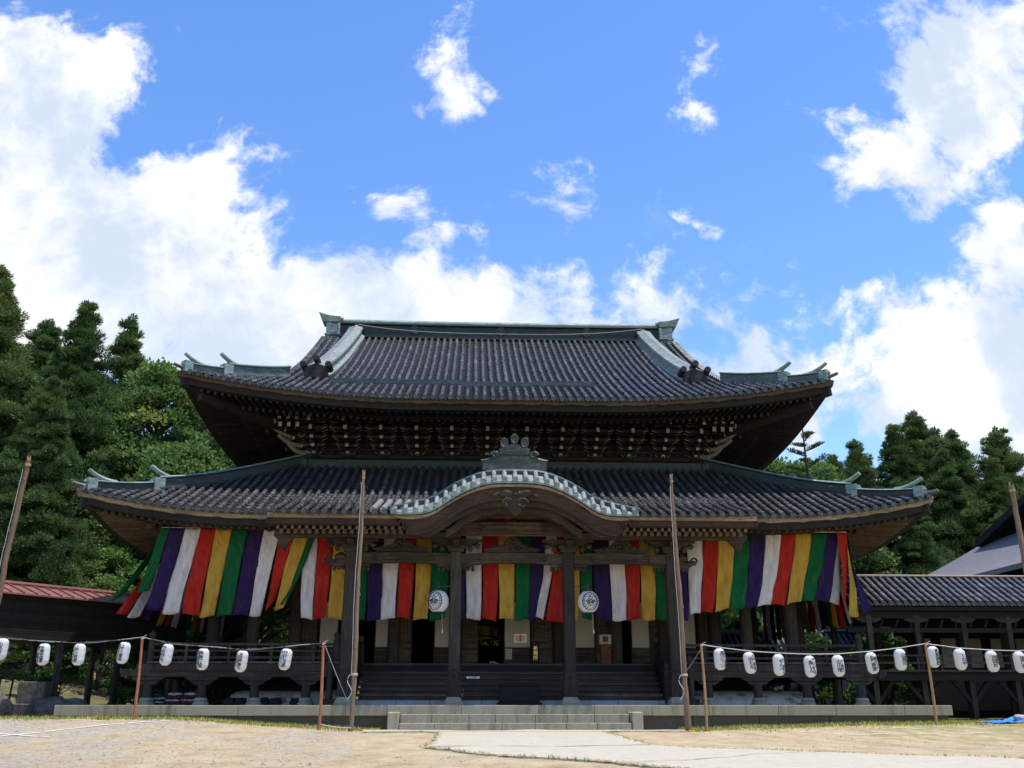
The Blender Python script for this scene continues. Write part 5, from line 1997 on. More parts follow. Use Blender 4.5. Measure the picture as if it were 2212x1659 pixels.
# notices: red stamp sheet and white notice on the middle screen, gilded name board, signs
n = thing('stamp_sheet', 'small white paper with a red stamped emblem pasted on the middle white screen', 'notice', (0.45, YD - 0.03, 2.82))
m = MB()
m.bx(0.24, 0.66, YD - 0.0345, YD - 0.0315, 2.68, 2.96)
m.build('paper', M['white'], n)
m = MB()
for i in range(6):
    m.bx(0.30 + 0.055 * i, 0.315 + 0.055 * i, YD - 0.039, YD - 0.036, 2.72 + 0.02 * (i % 2), 2.92 - 0.02 * (i % 3))
for z in (2.75, 2.81, 2.87):
    m.bx(0.30, 0.60, YD - 0.0425, YD - 0.0395, z, z + 0.013)
m.bx(0.43, 0.47, YD - 0.0455, YD - 0.043, 2.70, 2.94)
m.build('stamp', M['redink'], n)
n = thing('paper_notice', 'plain white notice sheet below the red stamped one', 'notice', (0.07, YD - 0.03, 2.30))
m = MB()
m.bx(-0.05, 0.17, YD - 0.0415, YD - 0.0385, 2.14, 2.48)
m.build('paper', M['plaster'], n)
m = MB()
for k in range(5):
    m.bx(-0.02, 0.12 - 0.02 * (k % 3), YD - 0.0445, YD - 0.042, 2.42 - 0.05 * k, 2.427 - 0.05 * k)
m.build('lines_of_writing', M['ink'], n)
n = thing('name_board', 'upright dark wooden board with three gilded characters beside the middle screen', 'sign', (0.93, 32.7, 2.2))
m = MB()
m.bx(0.80, 1.06, 32.68, 32.72, VF + 0.006, 2.62)
m.build('board', M['wood_dark'], n)
m = MB()
V, F = text_mesh('t', '祈祷所', 0.16, None)
put_text(m, V, F, lambda v: (0.93 + v[0], 32.672, 2.42 + v[1] * 1.0))
m.build('lettering', M['gold'], n)
n = thing('step_sign', 'narrow white sign strip leaning on the upper wooden stair', 'sign', (-1.12, 30.55, 1.5))
m = MB()
m.box((-1.12, 30.53, 1.50), (0.40, 0.012, 0.055))
m.build('strip', M['white'], n)
m = MB()
V, F = text_mesh('t', ['土足厳禁'], 0.05, None)
put_text(m, V, F, lambda v: (-1.12 + v[0] * 1.3, 30.522, 1.483 + v[1]))
m.build('lettering', M['ink'], n)

# offertory chest in front of the stairs
n = thing('offertory_chest', 'dark wooden offertory chest with slatted top at the foot of the stairs', 'chest', (0.2, 29.15, PZ))
m = MB()
m.bx(-0.37, 0.80, 28.95, 29.28, PZ + 0.08, PZ + 0.52)
m.bx(-0.42, 0.85, 28.90, 29.285, PZ + 0.003, PZ + 0.078)
m.bx(-0.40, 0.83, 28.92, 29.283, PZ + 0.522, PZ + 0.575)
m.build('chest', M['wood_dark'], n, bevel=0.012)
m = MB()
for k in range(11):
    m.bx(-0.36 + 0.115 * k, -0.29 + 0.115 * k, 28.94, 29.27, PZ + 0.577, PZ + 0.61)
m.build('slats', M['wood_dark'], n)

# small stand with a white box by the right-hand column
n = thing('box_stand', 'brown wooden stand holding a white box beside the right doors', 'stand', (3.15, 32.2, VF))
m = MB()
m.bx(3.02, 3.34, 32.06, 32.36, VF + 0.008, VF + 0.62)
m.bx(2.97, 3.39, 32.02, 32.40, VF + 0.622, VF + 0.65)
m.build('stand', M['wood_panel'], n, bevel=0.01)
m = MB()
m.bx(2.98, 3.36, 32.08, 32.10, VF + 0.652, VF + 0.95)
m.bx(2.98, 3.02, 32.102, 32.34, VF + 0.652, VF + 0.95)
m.bx(3.32, 3.36, 32.102, 32.34, VF + 0.652, VF + 0.95)
m.build('box', M['plaster'], n)
m = MB()
m.bx(3.08, 3.26, 32.072, 32.078, VF + 0.72, VF + 0.90)
m.build('window', M['black'], n)


# ------------------------------------------------------------------ striped temple curtains
ORDER = ['yellow', 'green', 'purple', 'white', 'red']


def strip_mesh(p_top0, p_top1, p_bot0, p_bot1, bulge, seed, loose=0.45):
    """one strip of cloth: hangs from its top edge, free towards the bottom"""
    r = np.random.default_rng(seed)
    nu, nv = 9, 28
    v = np.linspace(0, 1, nv)
    u = np.linspace(0, 1, nu)
    a0, a1, b0, b1 = [np.array(p, float) for p in (p_top0, p_top1, p_bot0, p_bot1)]
    P = np.zeros((nu, nv, 3))
    bend = v ** 1.35
    ph, ph2 = r.uniform(0, 6, 2)
    for i, uu in enumerate(u):
        top = a0 + (a1 - a0) * uu
        bot = b0 + (b1 - b0) * uu
        P[i] = top + np.outer(bend * 0.5 + v * 0.5, bot - top)
        P[i, :, 2] = top[2] + v * (bot - top)[2]
        xx = top[0] + top[1] * 0.7
        fld = -bulge * np.sin(v * math.pi * 0.9) + 0.10 * v * (np.sin(0.8 * xx + 1.0 + 1.5 * v) + 0.6 * np.sin(2.3 * xx + 2.5 - v))
        fld = fld + 0.035 * v ** 0.7 * np.sin(uu * 6.0 + ph + 3.0 * v) + 0.022 * np.sqrt(v) * np.sin(13 * v + ph2 + 5 * uu) + 0.016 * np.sin(9 * (v - 0.8 * uu) + ph) * np.exp(-2.5 * v)
        P[i, :, 1] += fld
        P[i, :, 0] += 0.03 * v * np.sin(5 * v + ph) 
        P[i, :, 2] += 0.035 * v ** 3 * np.sin(3.2 * uu + ph2) - 0.02 * (1 - v) ** 4 * np.sin(math.pi * uu)
    return P


def hang(name, strips, parent, y_thick=0.004):
    """strips: (colour, top0, top1, bot0, bot1, bulge)"""
    for k, (colr, a, b, c, d, bulge) in enumerate(strips):
        m = MB()
        m.grid(strip_mesh(a, b, c, d, bulge, 100 + k))
        o = m.build('cloth_strip', CLOTH[colr], parent, smooth=True)
        md = o.modifiers.new('thickness', 'SOLIDIFY')
        md.thickness = y_thick
        md.offset = 0


cur = thing('striped_curtain', 'long curtain of green, purple, white, red and yellow strips hung across the temple front', 'curtain', (0, 29.7, 5.85))
tb = [-10.55, -10.47, -10.01, -9.53, -9.06, -8.58, -8.09, -7.59, -7.09, -6.64, -6.18, -5.79, -5.45, -5.20, -4.94, -4.43, -3.94, -3.44, -2.94, -2.44, -1.88, -1.39, -0.89, -0.39, 0.12, 0.61, 1.09, 1.57, 2.15, 2.55]
# top edges, left to right, about half a metre each
edges = [-10.72, -10.47, -10.01, -9.53, -9.06, -8.58, -8.09, -7.59, -7.09, -6.64, -6.18, -5.95]
bots = {1: (-10.93, -10.50, 3.40), 2: (-10.43, -9.96, 3.30), 3: (-9.88, -9.35, 3.26), 4: (-9.33, -8.90, 3.21), 5: (-8.84, -8.42, 3.22), 6: (-8.36, -7.92, 3.24), 7: (-7.92, -7.60, 3.25), 8: (-7.44, -7.14, 3.42), 9: (-7.19, -6.92, 3.44)}
cols_l = ['green', 'purple', 'white', 'red', 'yellow', 'green', 'purple', 'white', 'red', 'yellow', 'green']
strips = []
YCu = 29.72
for i in range(11):
    t0, t1 = (edges[i], YCu, 5.86), (edges[i + 1] + 0.004, YCu, 5.86)
    if i == 0:
        b0, b1, z = -11.25, -10.90, 3.95
    elif i == 10:
        b0, b1, z = -6.98, -6.80, 3.60
    else:
        b0, b1, z = bots[i]
    strips.append((cols_l[i], t0, t1, (b0, YCu + 0.25, z), (b1, YCu + 0.25, z + (0.02 if i != 8 else 0.32)), 0.10))
# middle and right run
ce = [-6.42, -5.97, -5.48, -4.94, -4.43, -3.94, -3.44, -2.94, -2.44, -1.88, -1.39, -0.89, -0.39, 0.12, 0.61, 1.09, 1.44, 1.78, 2.15, 2.55, 3.05, 3.54, 4.0, 4.47, 5.0, 5.49, 6.04, 6.53, 7.05, 7.54, 8.04, 8.53, 9.0, 9.52, 9.99, 10.34]
cc = ['white', 'red', 'yellow', 'green', 'purple', 'white', 'red', 'yellow', 'green', 'purple', 'white', 'red', 'yellow', 'green', 'purple', 'white', 'red', 'yellow', 'green', 'purple', 'white', 'red', 'yellow', 'green', 'purple',
      'white', 'red', 'yellow', 'green', 'purple', 'white', 'red', 'yellow', 'green', 'purple']
rb = {5.49: (5.50, 3.30), 6.04: (5.83, 3.39), 6.53: (6.26, 3.44), 7.05: (6.70, 3.5), 7.54: (7.18, 3.53), 8.04: (7.62, 3.59), 8.53: (8.05, 3.63), 9.0: (8.55, 3.66), 9.52: (9.0, 3.74), 9.99: (9.42, 3.77), 10.34: (9.88, 3.78)}
for i in range(len(ce) - 1):
    a, b = ce[i], ce[i + 1]
    col_ = cc[i]
    t0, t1 = (a, YCu + 0.1, 5.86), (b + 0.004, YCu + 0.1, 5.86)
    if a < -5.4:
        sh = {0: (-6.33, -5.98), 1: (-5.95, -5.58), 2: (-5.51, -5.10)}[i]
        b0, b1, z0, z1 = sh[0], sh[1], 3.17, 3.17
    elif b <= 5.5:
        jit = rng.uniform(-0.07, 0.04)
        b0, b1 = a + 0.03 + jit * 0.5, b - 0.035 + jit
        z0 = z1 = 3.16 + rng.uniform(-0.02, 0.03)
        if i == 15:                 # folded white strip blown to the left
            b0, b1, z0, z1 = 0.72, 1.02, 3.30, 3.16
        if i == 16:
            b0, b1, z0, z1 = 1.10, 1.74, 3.10, 3.12
        if i == 14:
            b0, b1 = 0.50, 0.86
    else:
        b0, z0 = rb.get(a, (a - 0.2, 3.4))
        b1, z1 = rb.get(b, (b - 0.4, 3.75))
    yb = YCu + 0.22
    strips.append((col_, t0, t1, (b0, yb, z0), (b1, yb, z1), 0.05))
# right corner strips swirling out
strips.append(('white', (10.05, 29.85, 5.80), (10.40, 29.9, 5.80), (9.85, 30.1, 3.80), (10.32, 30.2, 3.70), 0.0))
strips.append(('red', (10.24, 29.66, 5.87), (10.60, 29.75, 5.87), (10.36, 29.9, 3.50), (10.46, 30.1, 3.6), 0.12))
strips.append(('yellow', (10.58, 29.78, 5.87), (10.72, 30.2, 5.87), (10.44, 30.0, 3.33), (10.86, 30.25, 3.31), 0.20))
hang('curtain', strips, cur)
m = MB()
m.tube([(-10.72, YCu + 0.05, 5.875), (0, YCu + 0.10, 5.885), (10.6, YCu + 0.02, 5.88)], 0.014, 6)
m.build('hanging_rope', M['rope'], cur)

# side curtains run back along both flanks
for s, lab in ((-1, 'striped curtain running back along the left side of the temple, its ends blown outward'), (1, 'striped curtain running back along the right side of the temple, lower than the front one')):
    c2_ = thing('striped_curtain', lab, 'curtain', (s * 10.7, 33, 5.85))
    strips = []
    if s < 0:
        seq = ['green', 'red', 'white', 'purple', 'yellow', 'red', 'white', 'purple', 'green', 'yellow', 'red', 'white', 'purple', 'green', 'yellow', 'red', 'white', 'purple', 'green']
        flung = {0: ((-12.05, 29.85, 3.62), (-11.80, 30.10, 3.80)), 1: ((-11.92, 30.25, 3.30), (-11.66, 30.5, 3.36)), 2: ((-11.72, 30.7, 3.26), (-11.45, 31.0, 3.30)), 3: ((-11.5, 31.2, 3.22), (-11.3, 31.5, 3.24))}
    else:
        seq = ['purple', 'green', 'white', 'red', 'yellow', 'green', 'purple', 'white', 'red', 'yellow', 'green', 'purple', 'white', 'red', 'yellow', 'green', 'purple', 'white', 'red']
        flung = {0: ((10.92, 29.95, 3.42), (11.36, 30.25, 3.62)), 1: ((11.40, 30.35, 3.56), (11.52, 30.7, 3.46)), 2: ((10.86, 30.8, 3.22), (10.98, 31.25, 3.18))}
    y = 30.05
    k = 0
    while y < 39.5:
        w = 0.52
        tx = s * 10.74
        if k in flung:
            b0, b1 = flung[k]
        else:
            out = (0.55 if s < 0 else 0.12) * math.exp(-0.25 * (k - 3)) + 0.05
            b0 = (s * (10.72 + out), y - 0.2, 3.12)
            b1 = (s * (10.72 + out * 0.9), y + w - 0.26, 3.12 + 0.03 * (k % 3))
        strips.append((seq[k % len(seq)], (tx, y, 5.86), (tx, y + w, 5.86), b0, b1, 0.0))
        y += w
        k += 1
    hang('c', strips, c2_)
    m = MB()
    m.tube([(s * 10.73, 29.9, 5.875), (s * 10.73, 39.5, 5.875)], 0.014, 6)
    m.build('hanging_rope', M['rope'], c2_)


# ------------------------------------------------------------------ the two round crest lanterns on the porch
def crest(m, R0, cz):
    """oval wreath with a star and mirrored swirls, laid on the lantern skin (front = -y)"""
    def onto(u, w):
        r = math.hypot(u, w)
        y = -math.sqrt(max(0.0, R0 * R0 - (u * u + (w * 0.98) ** 2)))
        return np.array([u, y - 0.004, w])
    def stroke(pts, wd):
        pts = [onto(*p) for p in pts]
        m.tube(pts, wd, 5, 0)
    a = np.linspace(0, 2 * np.pi, 19)[:-1]
    for t in a:
        c = np.array([0.20 * math.cos(t), 0.225 * math.sin(t)])
        d = np.array([-math.sin(t), math.cos(t)]) * (1 if math.cos(t) > 0 else -1)
        nrm = np.array([math.cos(t), math.sin(t)])
        stroke([tuple(c - d * 0.035), tuple(c + nrm * 0.02), tuple(c + d * 0.035 + nrm * 0.022)], 0.019)
        stroke([tuple(c - d * 0.02 - nrm * 0.03), tuple(c + d * 0.02 - nrm * 0.02)], 0.013)
    star = []
    for k in range(11):
        t = math.pi / 2 + 2 * math.pi * k / 10
        rr = 0.085 if k % 2 == 0 else 0.036
        star.append((rr * math.cos(t), 0.09 + rr * math.sin(t)))
    stroke(star, 0.013)
    for s in (-1, 1):
        t = np.linspace(0, 3.0 * np.pi, 26)
        rr = 0.062 * np.exp(-0.12 * t)
        stroke([(s * (0.075 + r_ * math.cos(q_)), -0.02 + r_ * math.sin(q_)) for q_, r_ in zip(t, rr)], 0.012)
        stroke([(s * 0.03, -0.06), (s * 0.09, -0.10), (s * 0.12, -0.085)], 0.010)
        stroke([(s * 0.02, -0.10), (s * 0.07, -0.15)], 0.010)
    stroke([(-0.12, -0.03), (0, -0.055), (0.12, -0.03)], 0.009)
    stroke([(0, 0.03), (0, -0.15)], 0.008)


for x, rz_, lab in ((-2.18, -0.42, 'round white lantern with black crest, hung left of the left inner porch column'),
                    (2.24, 0.12, 'round white lantern with black crest, hung right of the right inner porch column')):
    s = -1 if x < 0 else 1
    L = thing('crest_lantern', lab, 'lantern', (x, 28.8, 3.59), 'pair of round crest lanterns')
    t = np.linspace(-1.18, 1.18, 60)
    rip = 0.003 * np.cos(np.arange(60) * math.pi)
    m = MB()
    prof = np.stack([0.305 * np.cos(t) ** 0.85 + rip, 0.325 * np.sin(t)], 1)
    m.lathe(prof, (0, 0, 0), 36)
    b = m.build('paper_body', M['paper'], None, smooth=True, loc=(0, 0, 0), angle=80)
    b.parent = L
    m = MB()
    crest(m, 0.310, 0)
    c = m.build('crest', M['ink'], None, loc=(0, 0, 0), smooth=True)
    c.parent = b
    for z0, z1 in ((0.295, 0.345), (-0.345, -0.295)):
        m = MB()
        m.lathe([(0.125, z0), (0.13, z0 + 0.01), (0.13, z1 - 0.01), (0.10, z1)], (0, 0, 0), 24)
        c = m.build('rim', M['black'], None, smooth=True, loc=(0, 0, 0))
        c.parent = b
    b.rotation_euler = (0, 0, rz_)
    m = MB()
    m.tube([(x, 28.8, 3.94), (x, 28.8, 4.03), (x + 0.03, 28.8, 4.08), (x, 28.8, 4.12), (x - 0.03, 28.8, 4.07)], 0.014, 6)
    m.tube([(x, 28.8, 4.02), (x - s * 0.30, 28.84, 4.03)], 0.014, 6)
    m.build('hook', M['iron'], L)
    m = MB()
    m.tube([(x + s * 0.0 + 0.12, 28.8, 3.27), (x + 0.13, 28.8, 2.95), (x + 0.14, 28.8, 2.78)], 0.004, 5)
    m.lathe([(0.004, 2.68), (0.022, 2.70), (0.014, 2.80)], (x + 0.14, 28.8, 0), 6)
    m.build('pull_cord', M['rope'], L)
    m = MB()      # iron arm fixed to the porch column
    m.tube([(s * 1.83, 28.80, 4.035), (s * 2.00, 28.80, 4.035)], 0.012, 6)
    m.tube([(s * 1.855, 28.9, 4.035), (s * 1.855, 28.78, 4.035)], 0.02, 6)
    m.tube([(s * 1.83, 28.85, 3.16), (s * 2.1, 28.8, 3.18)], 0.008, 5)
    m.build('lantern_arm', M['iron'], PCOL[s])

# ------------------------------------------------------------------ log poles
def log_pole(name, x, y, z1, r0, r1, label, lean=(0, 0), knots=True, mat='wood_pole'):
    P = thing(name, label, 'pole', (x, y, gzf(x, y)), 'tall log poles along the temple front')
    z0 = gzf(x, y) - 0.15
    t = np.linspace(0, 1, 26)
    wob = 0.022 * np.cumsum(rng.normal(0, 1, (26, 2)), 0) / 3
    wob -= np.outer(t, wob[-1])
    pts = np.stack([x + lean[0] * t + wob[:, 0], y + lean[1] * t + wob[:, 1], z0 + (z1 - z0) * t], 1)
    rad = r0 + (r1 - r0) * t
    rad = rad * (1 + 0.05 * rng.normal(0, 1, 26))
    m = MB()
    m.tube(pts, rad, 12, 0, rng.random())
    if knots:
        for k in range(6):
            i = rng.integers(6, 24)
            a = rng.uniform(0, 6.28)
            m.lathe([(0.01, -0.05), (0.032, 0.0), (0.01, 0.05)], pts[i] + np.array([math.cos(a), math.sin(a), 0]) * rad[i] * 0.92, 6)
    m.build('trunk', M[mat], P, smooth=True, angle=60)
    # splintered top with lashed wires
    m = MB()
    tp = pts[-1]
    for k in range(5):
        a = rng.uniform(0, 6.28)
        q_ = tp + np.array([math.cos(a), math.sin(a), 0]) * r1 * 0.6
        m.tube([q_ - np.array([0, 0, 0.05]), q_ + np.array([0.02 * math.cos(a), 0, 0.07 + 0.06 * rng.random()])], [0.022, 0.004], 5)
    m.tube([tp + np.array([0.0, 0, -0.16]), tp + np.array([0.0, 0, -0.10])], r1 * 1.25, 10)
    m.build('splintered_top', M['bamboo'], P)
    return P, pts, rad


PL = []
for args in ((-4.23, 26.0, 6.76, 0.070, 0.036, 'tall bare log pole standing left of the stone steps', (0.01, 0)),
             (4.40, 26.0, 6.74, 0.082, 0.036, 'tall bare log pole standing right of the stone steps', (-0.09, 0)),
             (-12.75, 24.0, 6.55, 0.075, 0.055, 'bare log pole at the far left in front of the red-roofed corridor', (0.37, 0)),
             (13.50, 25.0, 6.35, 0.085, 0.065, 'bare log pole at the far right in front of the tiled corridor', (-0.10, 0))):
    PL.append(log_pole('log_pole', *args[:6], lean=args[6]))

# slack halyards tied to the two middle poles
for (P, pts, rad), sx, lab in ((PL[0], -1, 'thin white rope running down the log pole left of the steps'), (PL[1], -1, 'thin white rope running down the log pole right of the steps'), (PL[2], -1, 'thin white rope running down the far left log pole')):
    m = MB()
    top, k = pts[-2], 6
    zt = top[2]
    zz = np.linspace(zt, 1.45, 20)
    xx = np.interp(zz, pts[:, 2], pts[:, 0]) + sx * (np.interp(zz, pts[:, 2], rad) + 0.005 + 0.025 * np.sin(np.linspace(0, 3.14, 20)))
    yy = np.full(20, pts[0, 1] - 0.06)
    m.tube(np.stack([xx, yy, zz], 1), 0.007, 5)
    a = np.linspace(0, 4 * np.pi, 30)
    r_ = np.interp(1.42, pts[:, 2], rad) + 0.015
    px = np.interp(1.42, pts[:, 2], pts[:, 0])
    m.tube(np.stack([px + r_ * np.cos(a), pts[0, 1] + r_ * np.sin(a), 1.42 + 0.012 * a / 3], 1), 0.011, 5)
    t = np.linspace(0, 1, 14)
    m.tube(np.stack([px + sx * (r_ + 0.02 + 0.06 * np.sin(t * 7)), np.full(14, pts[0, 1] - 0.08), 1.45 - 0.62 * t], 1), 0.010, 5)
    o = m.build('rope', M['rope'], None, smooth=True)
    tag(o, lab, 'rope', 'ropes on the log poles')

# ------------------------------------------------------------------ thin posts, cords and the rows of paper lanterns
def post(x, y, z1, mat, lab, r=0.035):
    z0 = gzf(x, y) - 0.1
    P = thing('lantern_post', lab, 'post', (x, y, gzf(x, y)), 'thin posts carrying the lantern cords')
    t = np.linspace(0, 1, 12)
    m = MB()
    rad = np.full(12, r) * (1.08 - 0.16 * t)
    m.tube(np.stack([x + 0.015 * np.sin(t * 4), np.full(12, y), z0 + (z1 - z0) * t], 1), rad, 9)
    if mat == 'bamboo':
        for q_ in np.linspace(0.12, 0.95, 6):
            z = z0 + (z1 - z0) * q_
            m.tube([(x + 0.015 * math.sin(q_ * 4), y, z - 0.008), (x + 0.015 * math.sin(q_ * 4), y, z + 0.008)], r * 1.15, 9)
    m.build('shaft', M[mat], P, smooth=True)
    m = MB()
    m.tube([(x - 0.03, y - 0.02, z1 - 0.06), (x, y - 0.04, z1 - 0.03), (x + 0.035, y, z1 - 0.03), (x, y + 0.04, z1 - 0.02), (x - 0.035, y, z1)], 0.014, 5)
    m.tube([(x, y - 0.03, z1), (x + 0.10, y - 0.05, z1 + 0.05)], 0.006, 4)
    m.build('knot', M['rope'], P)


post(-9.68, 26.0, 2.37, 'rust', 'thin rusty orange post under the left end of the temple, second from the left edge')
post(-5.03, 26.0, 2.25, 'rust', 'thin rusty orange post next to the left log pole, guyed by a wire', 0.04)
post(4.88, 26.0, 2.23, 'bamboo', 'thin tan bamboo post next to the right log pole')
post(10.92, 26.0, 2.27, 'bamboo', 'thin greyish bamboo post in front of the right end of the terrace')
post(-14.6, 26.0, 2.45, 'rust', 'thin rusty orange post out at the left edge of the yard')
post(16.2, 26.0, 2.30, 'bamboo', 'thin bamboo post out at the right edge of the yard')


def cat(p0, p1, sag, n=40):
    t = np.linspace(0, 1, n)
    P = np.array(p0) + np.outer(t, np.array(p1) - np.array(p0))
    P[:, 2] -= sag * 4 * t * (1 - t)
    return P


LS = [(-13.21, 2.07), (-12.14, 1.94), (-11.25, 1.94), (-10.13, 1.98), (-9.03, 1.94), (-8.10, 1.83), (-7.11, 1.78), (-5.99, 1.83)]
RS = [(5.34, 1.85), (6.13, 1.76), (6.90, 1.71), (7.73, 1.67), (8.49, 1.69), (9.40, 1.76), (10.18, 1.85), (11.08, 1.92), (11.80, 1.86), (12.66, 1.81), (13.41, 1.79)]


def cord_run(xs_, zs_, name, lab, mat, kink=0.012, twin=0.02):
    m = MB()
    x = np.linspace(xs_[0], xs_[-1], 90)
    from_s = np.interp(x, xs_, zs_)
    # smooth catenary-like interpolation
    for _ in range(6):
        from_s[1:-1] = 0.25 * from_s[:-2] + 0.5 * from_s[1:-1] + 0.25 * from_s[2:]
    z = from_s + kink * rng.normal(0, 0.5, 90)
    m.tube(np.stack([x, np.full(90, 26.0), z], 1), 0.011, 5, 0)
    m.tube(np.stack([x, np.full(90, 26.012), from_s + twin * np.sin(x * 3.0)], 1), 0.006, 5, 1)
    o = m.build(name, [M[mat], M['rope']], None)
    tag(o, lab, 'cord', 'cords strung between the thin posts')
    return lambda q_: float(np.interp(q_, x, from_s))


lz = []
f1 = cord_run([-14.6, -13.21, -12.14, -11.25, -10.13, -9.68], [2.45, 2.36, 2.24, 2.23, 2.30, 2.36], 'festoon', 'black and white lantern cord left of the first rusty post', 'cord')
f2 = cord_run([-9.68, -9.03, -8.10, -7.11, -5.99, -5.03], [2.36, 2.24, 2.13, 2.07, 2.13, 2.24], 'festoon', 'black and white lantern cord between the two rusty posts', 'cord')
f3 = cord_run([4.88, 5.34, 6.13, 6.90, 7.73, 8.49, 9.40, 10.18, 10.92], [2.22, 2.15, 2.06, 2.01, 1.98, 1.99, 2.06, 2.15, 2.26], 'festoon', 'smooth lantern cord sagging between the two bamboo posts', 'rope', 0.002, 0.004)
f4 = cord_run([10.92, 11.8, 12.66, 13.41, 16.2], [2.26, 2.15, 2.10, 2.08, 2.28], 'festoon', 'lantern cord running on past the right bamboo post', 'rope', 0.002, 0.004)

TXT = [('山形屋', '寿司処'), ('中善寺檀家', '高野部落会'), ('上野工芸店', '小林びわ'), ('上野工務店', '東京だるま'), ('池のほとり', '平安部屋'), ('海神酒造', '羽前造園'), ('沢田接骨院', '吉田院'), ('奥村花店', 'おっちゃん'),
       ('荒川工務店', '湯川てい'), ('大塚商店', 'ほたる'), ('山下農園', 'せんべ'), ('龍王講中', '魚しん'), ('千本松', '古川組'), ('善光会', '石塚商店'), ('高橋組', '岩浪丸'), ('本間組', '岡部商店'), ('大正屋', 'くわや'), ('魚問屋', '浜田丸'), ('佐藤組', '加茂丸')]
WH = {'left': [
    'white paper lantern cut by the left edge of the photo',
    'first whole white lantern from the left, two columns of black writing',
    'second whole white lantern from the left, two columns of black writing',
    'white lantern just left of the first rusty orange post',
    'white lantern just right of the first rusty orange post',
    'white lantern over the cushion sacks, second right of the first rusty post',
    'lowest white lantern between the two rusty orange posts',
    'white lantern nearest the guyed rusty post, by itself'],
    'right': [
    'white lantern nearest the tan bamboo post beside the right log pole',
    'second white lantern right of the tan bamboo post',
    'third white lantern right of the tan bamboo post',
    'lowest white lantern, halfway between the two bamboo posts',
    'white lantern just right of the lowest one between the bamboo posts',
    'white lantern before the corner post of the right railing',
    'white lantern just left of the greyish bamboo post, before a leafy shrub',
    'white lantern touching the greyish bamboo post on its right',
    'second white lantern right of the greyish bamboo post',
    'third white lantern right of the greyish bamboo post',
    'white paper lantern cut by the right edge of the photo']}


def string_lantern(x, z, zc, idx, lab, side):
    L = thing('paper_lantern', lab, 'lantern', (x, 26.0, z), 'white paper lanterns on the cords')
    H, Rm = 0.52, 0.149
    k = 44
    t = np.linspace(-1, 1, k)
    prof = Rm * (1 - np.abs(t) ** 6.0 * 0.50)
    prof = np.where(np.abs(t) > 0.97, prof * 0.92, prof) + 0.0022 * np.cos(np.arange(k) * math.pi)
    m = MB()
    m.lathe(np.stack([prof, t * H / 2], 1), (0, 0, 0), 26)
    b = m.build('paper_body', M['paper'], None, smooth=True, loc=(0, 0, 0), angle=80)
    b.parent = L
    for s in (-1, 1):
        m = MB()
        m.lathe([(0.065, s * H / 2 - 0.012), (0.075, s * H / 2), (0.065, s * H / 2 + 0.012)], (0, 0, 0), 18)
        c = m.build('rim', M['white'] if side == 'right' else M['black'] if s > 0 else M['white'], None, smooth=True, loc=(0, 0, 0))
        c.parent = b
    a, c2 = TXT[idx % len(TXT)]
    m = MB()
    for word, ang in ((a, 0.33), (c2, -0.33)):
        V, F = text_mesh('t', word, 0.46 / max(4, len(word)), None, spacing=0.90, bold=0.03)
        V[:, 1] -= (V[:, 1].max() + V[:, 1].min()) / 2
        V[:, 0] -= (V[:, 0].max() + V[:, 0].min()) / 2
        sc = min(1.0, 0.42 / (np.ptp(V[:, 1]) + 1e-6))
        def mapf(v):
            zz = v[1] * sc
            rr = Rm * (1 - abs(2 * zz / H) ** 6.0 * 0.50) + 0.0052
            th = ang + v[0] / Rm
            return (rr * math.sin(th), -rr * math.cos(th), zz)
        put_text(m, V, F, mapf)
    c = m.build('writing', M['ink'], None, loc=(0, 0, 0))
    c.parent = b
    m = MB()
    m.tube([(0, 0, H / 2 - 0.01), (0.004, 0, H / 2 + 0.03), (0, 0, zc - z)], 0.007, 5)
    m.tube([(-0.03, 0, H / 2 + 0.01), (0, 0, H / 2 + 0.055), (0.03, 0, H / 2 + 0.01)], 0.006, 5)
    c = m.build('hanger', M['black'], None, loc=(0, 0, 0))
    c.parent = L
    tilt = rng.normal(0, 0.035) + (0.08 if side == 'left' else -0.08)
    b.rotation_euler = (rng.normal(0, 0.03), tilt, (-0.32 if side == 'left' else 0.38) + rng.normal(0, 0.14))


for i, (x, z) in enumerate(LS):
    f = f1 if x < -9.68 else f2
    string_lantern(x, z, f(x), i, WH['left'][i], 'left')
for i, (x, z) in enumerate(RS):
    f = f3 if x < 10.92 else f4
    string_lantern(x, z, f(x), 8 + i, WH['right'][i], 'right')

# guy wires
for p0, p1, lab in (((-5.0, 26.0, 2.18), (-4.32, 26.05, 0.75), 'thin wire guying the rusty post to the left log pole'),
                    ((-5.0, 26.0, 0.25), (-4.2, 25.9, 0.16), 'white rope lying between the rusty post and the left log pole'),
                    ((4.88, 26.0, 2.15), (4.62, 27.2, 1.5), 'thin dark wire running back from the tan bamboo post')):
    m = MB()
    m.tube(cat(p0, p1, 0.03, 12), 0.010, 5)
    tag(m.build('guy_wire', M['rope'] if 'rope' in lab else M['wire'], None), lab, 'wire')


# ------------------------------------------------------------------ bundles stored under the veranda
def sack(x, y, z, sx, sy, sz, m, mat, seed=0):
    r = np.random.default_rng(seed)
    n, k = 16, 10
    th = np.linspace(0, 2 * np.pi, n, endpoint=False)
    ph = np.linspace(-np.pi / 2, np.pi / 2, k)
    def se(c, e):
        return np.sign(c) * np.abs(c) ** e
    P = np.zeros((k, n, 3))
    for i, p in enumerate(ph):
        P[i, :, 0] = x + sx / 2 * se(np.cos(p), 0.7) * se(np.cos(th), 0.55)
        P[i, :, 1] = y + sy / 2 * se(np.cos(p), 0.7) * se(np.sin(th), 0.55)
        P[i, :, 2] = z + sz / 2 + sz / 2 * se(np.sin(p), 0.75) + 0.012 * r.normal(0, 1, n)
    m.grid(P, mat, 0.5, closed=True)


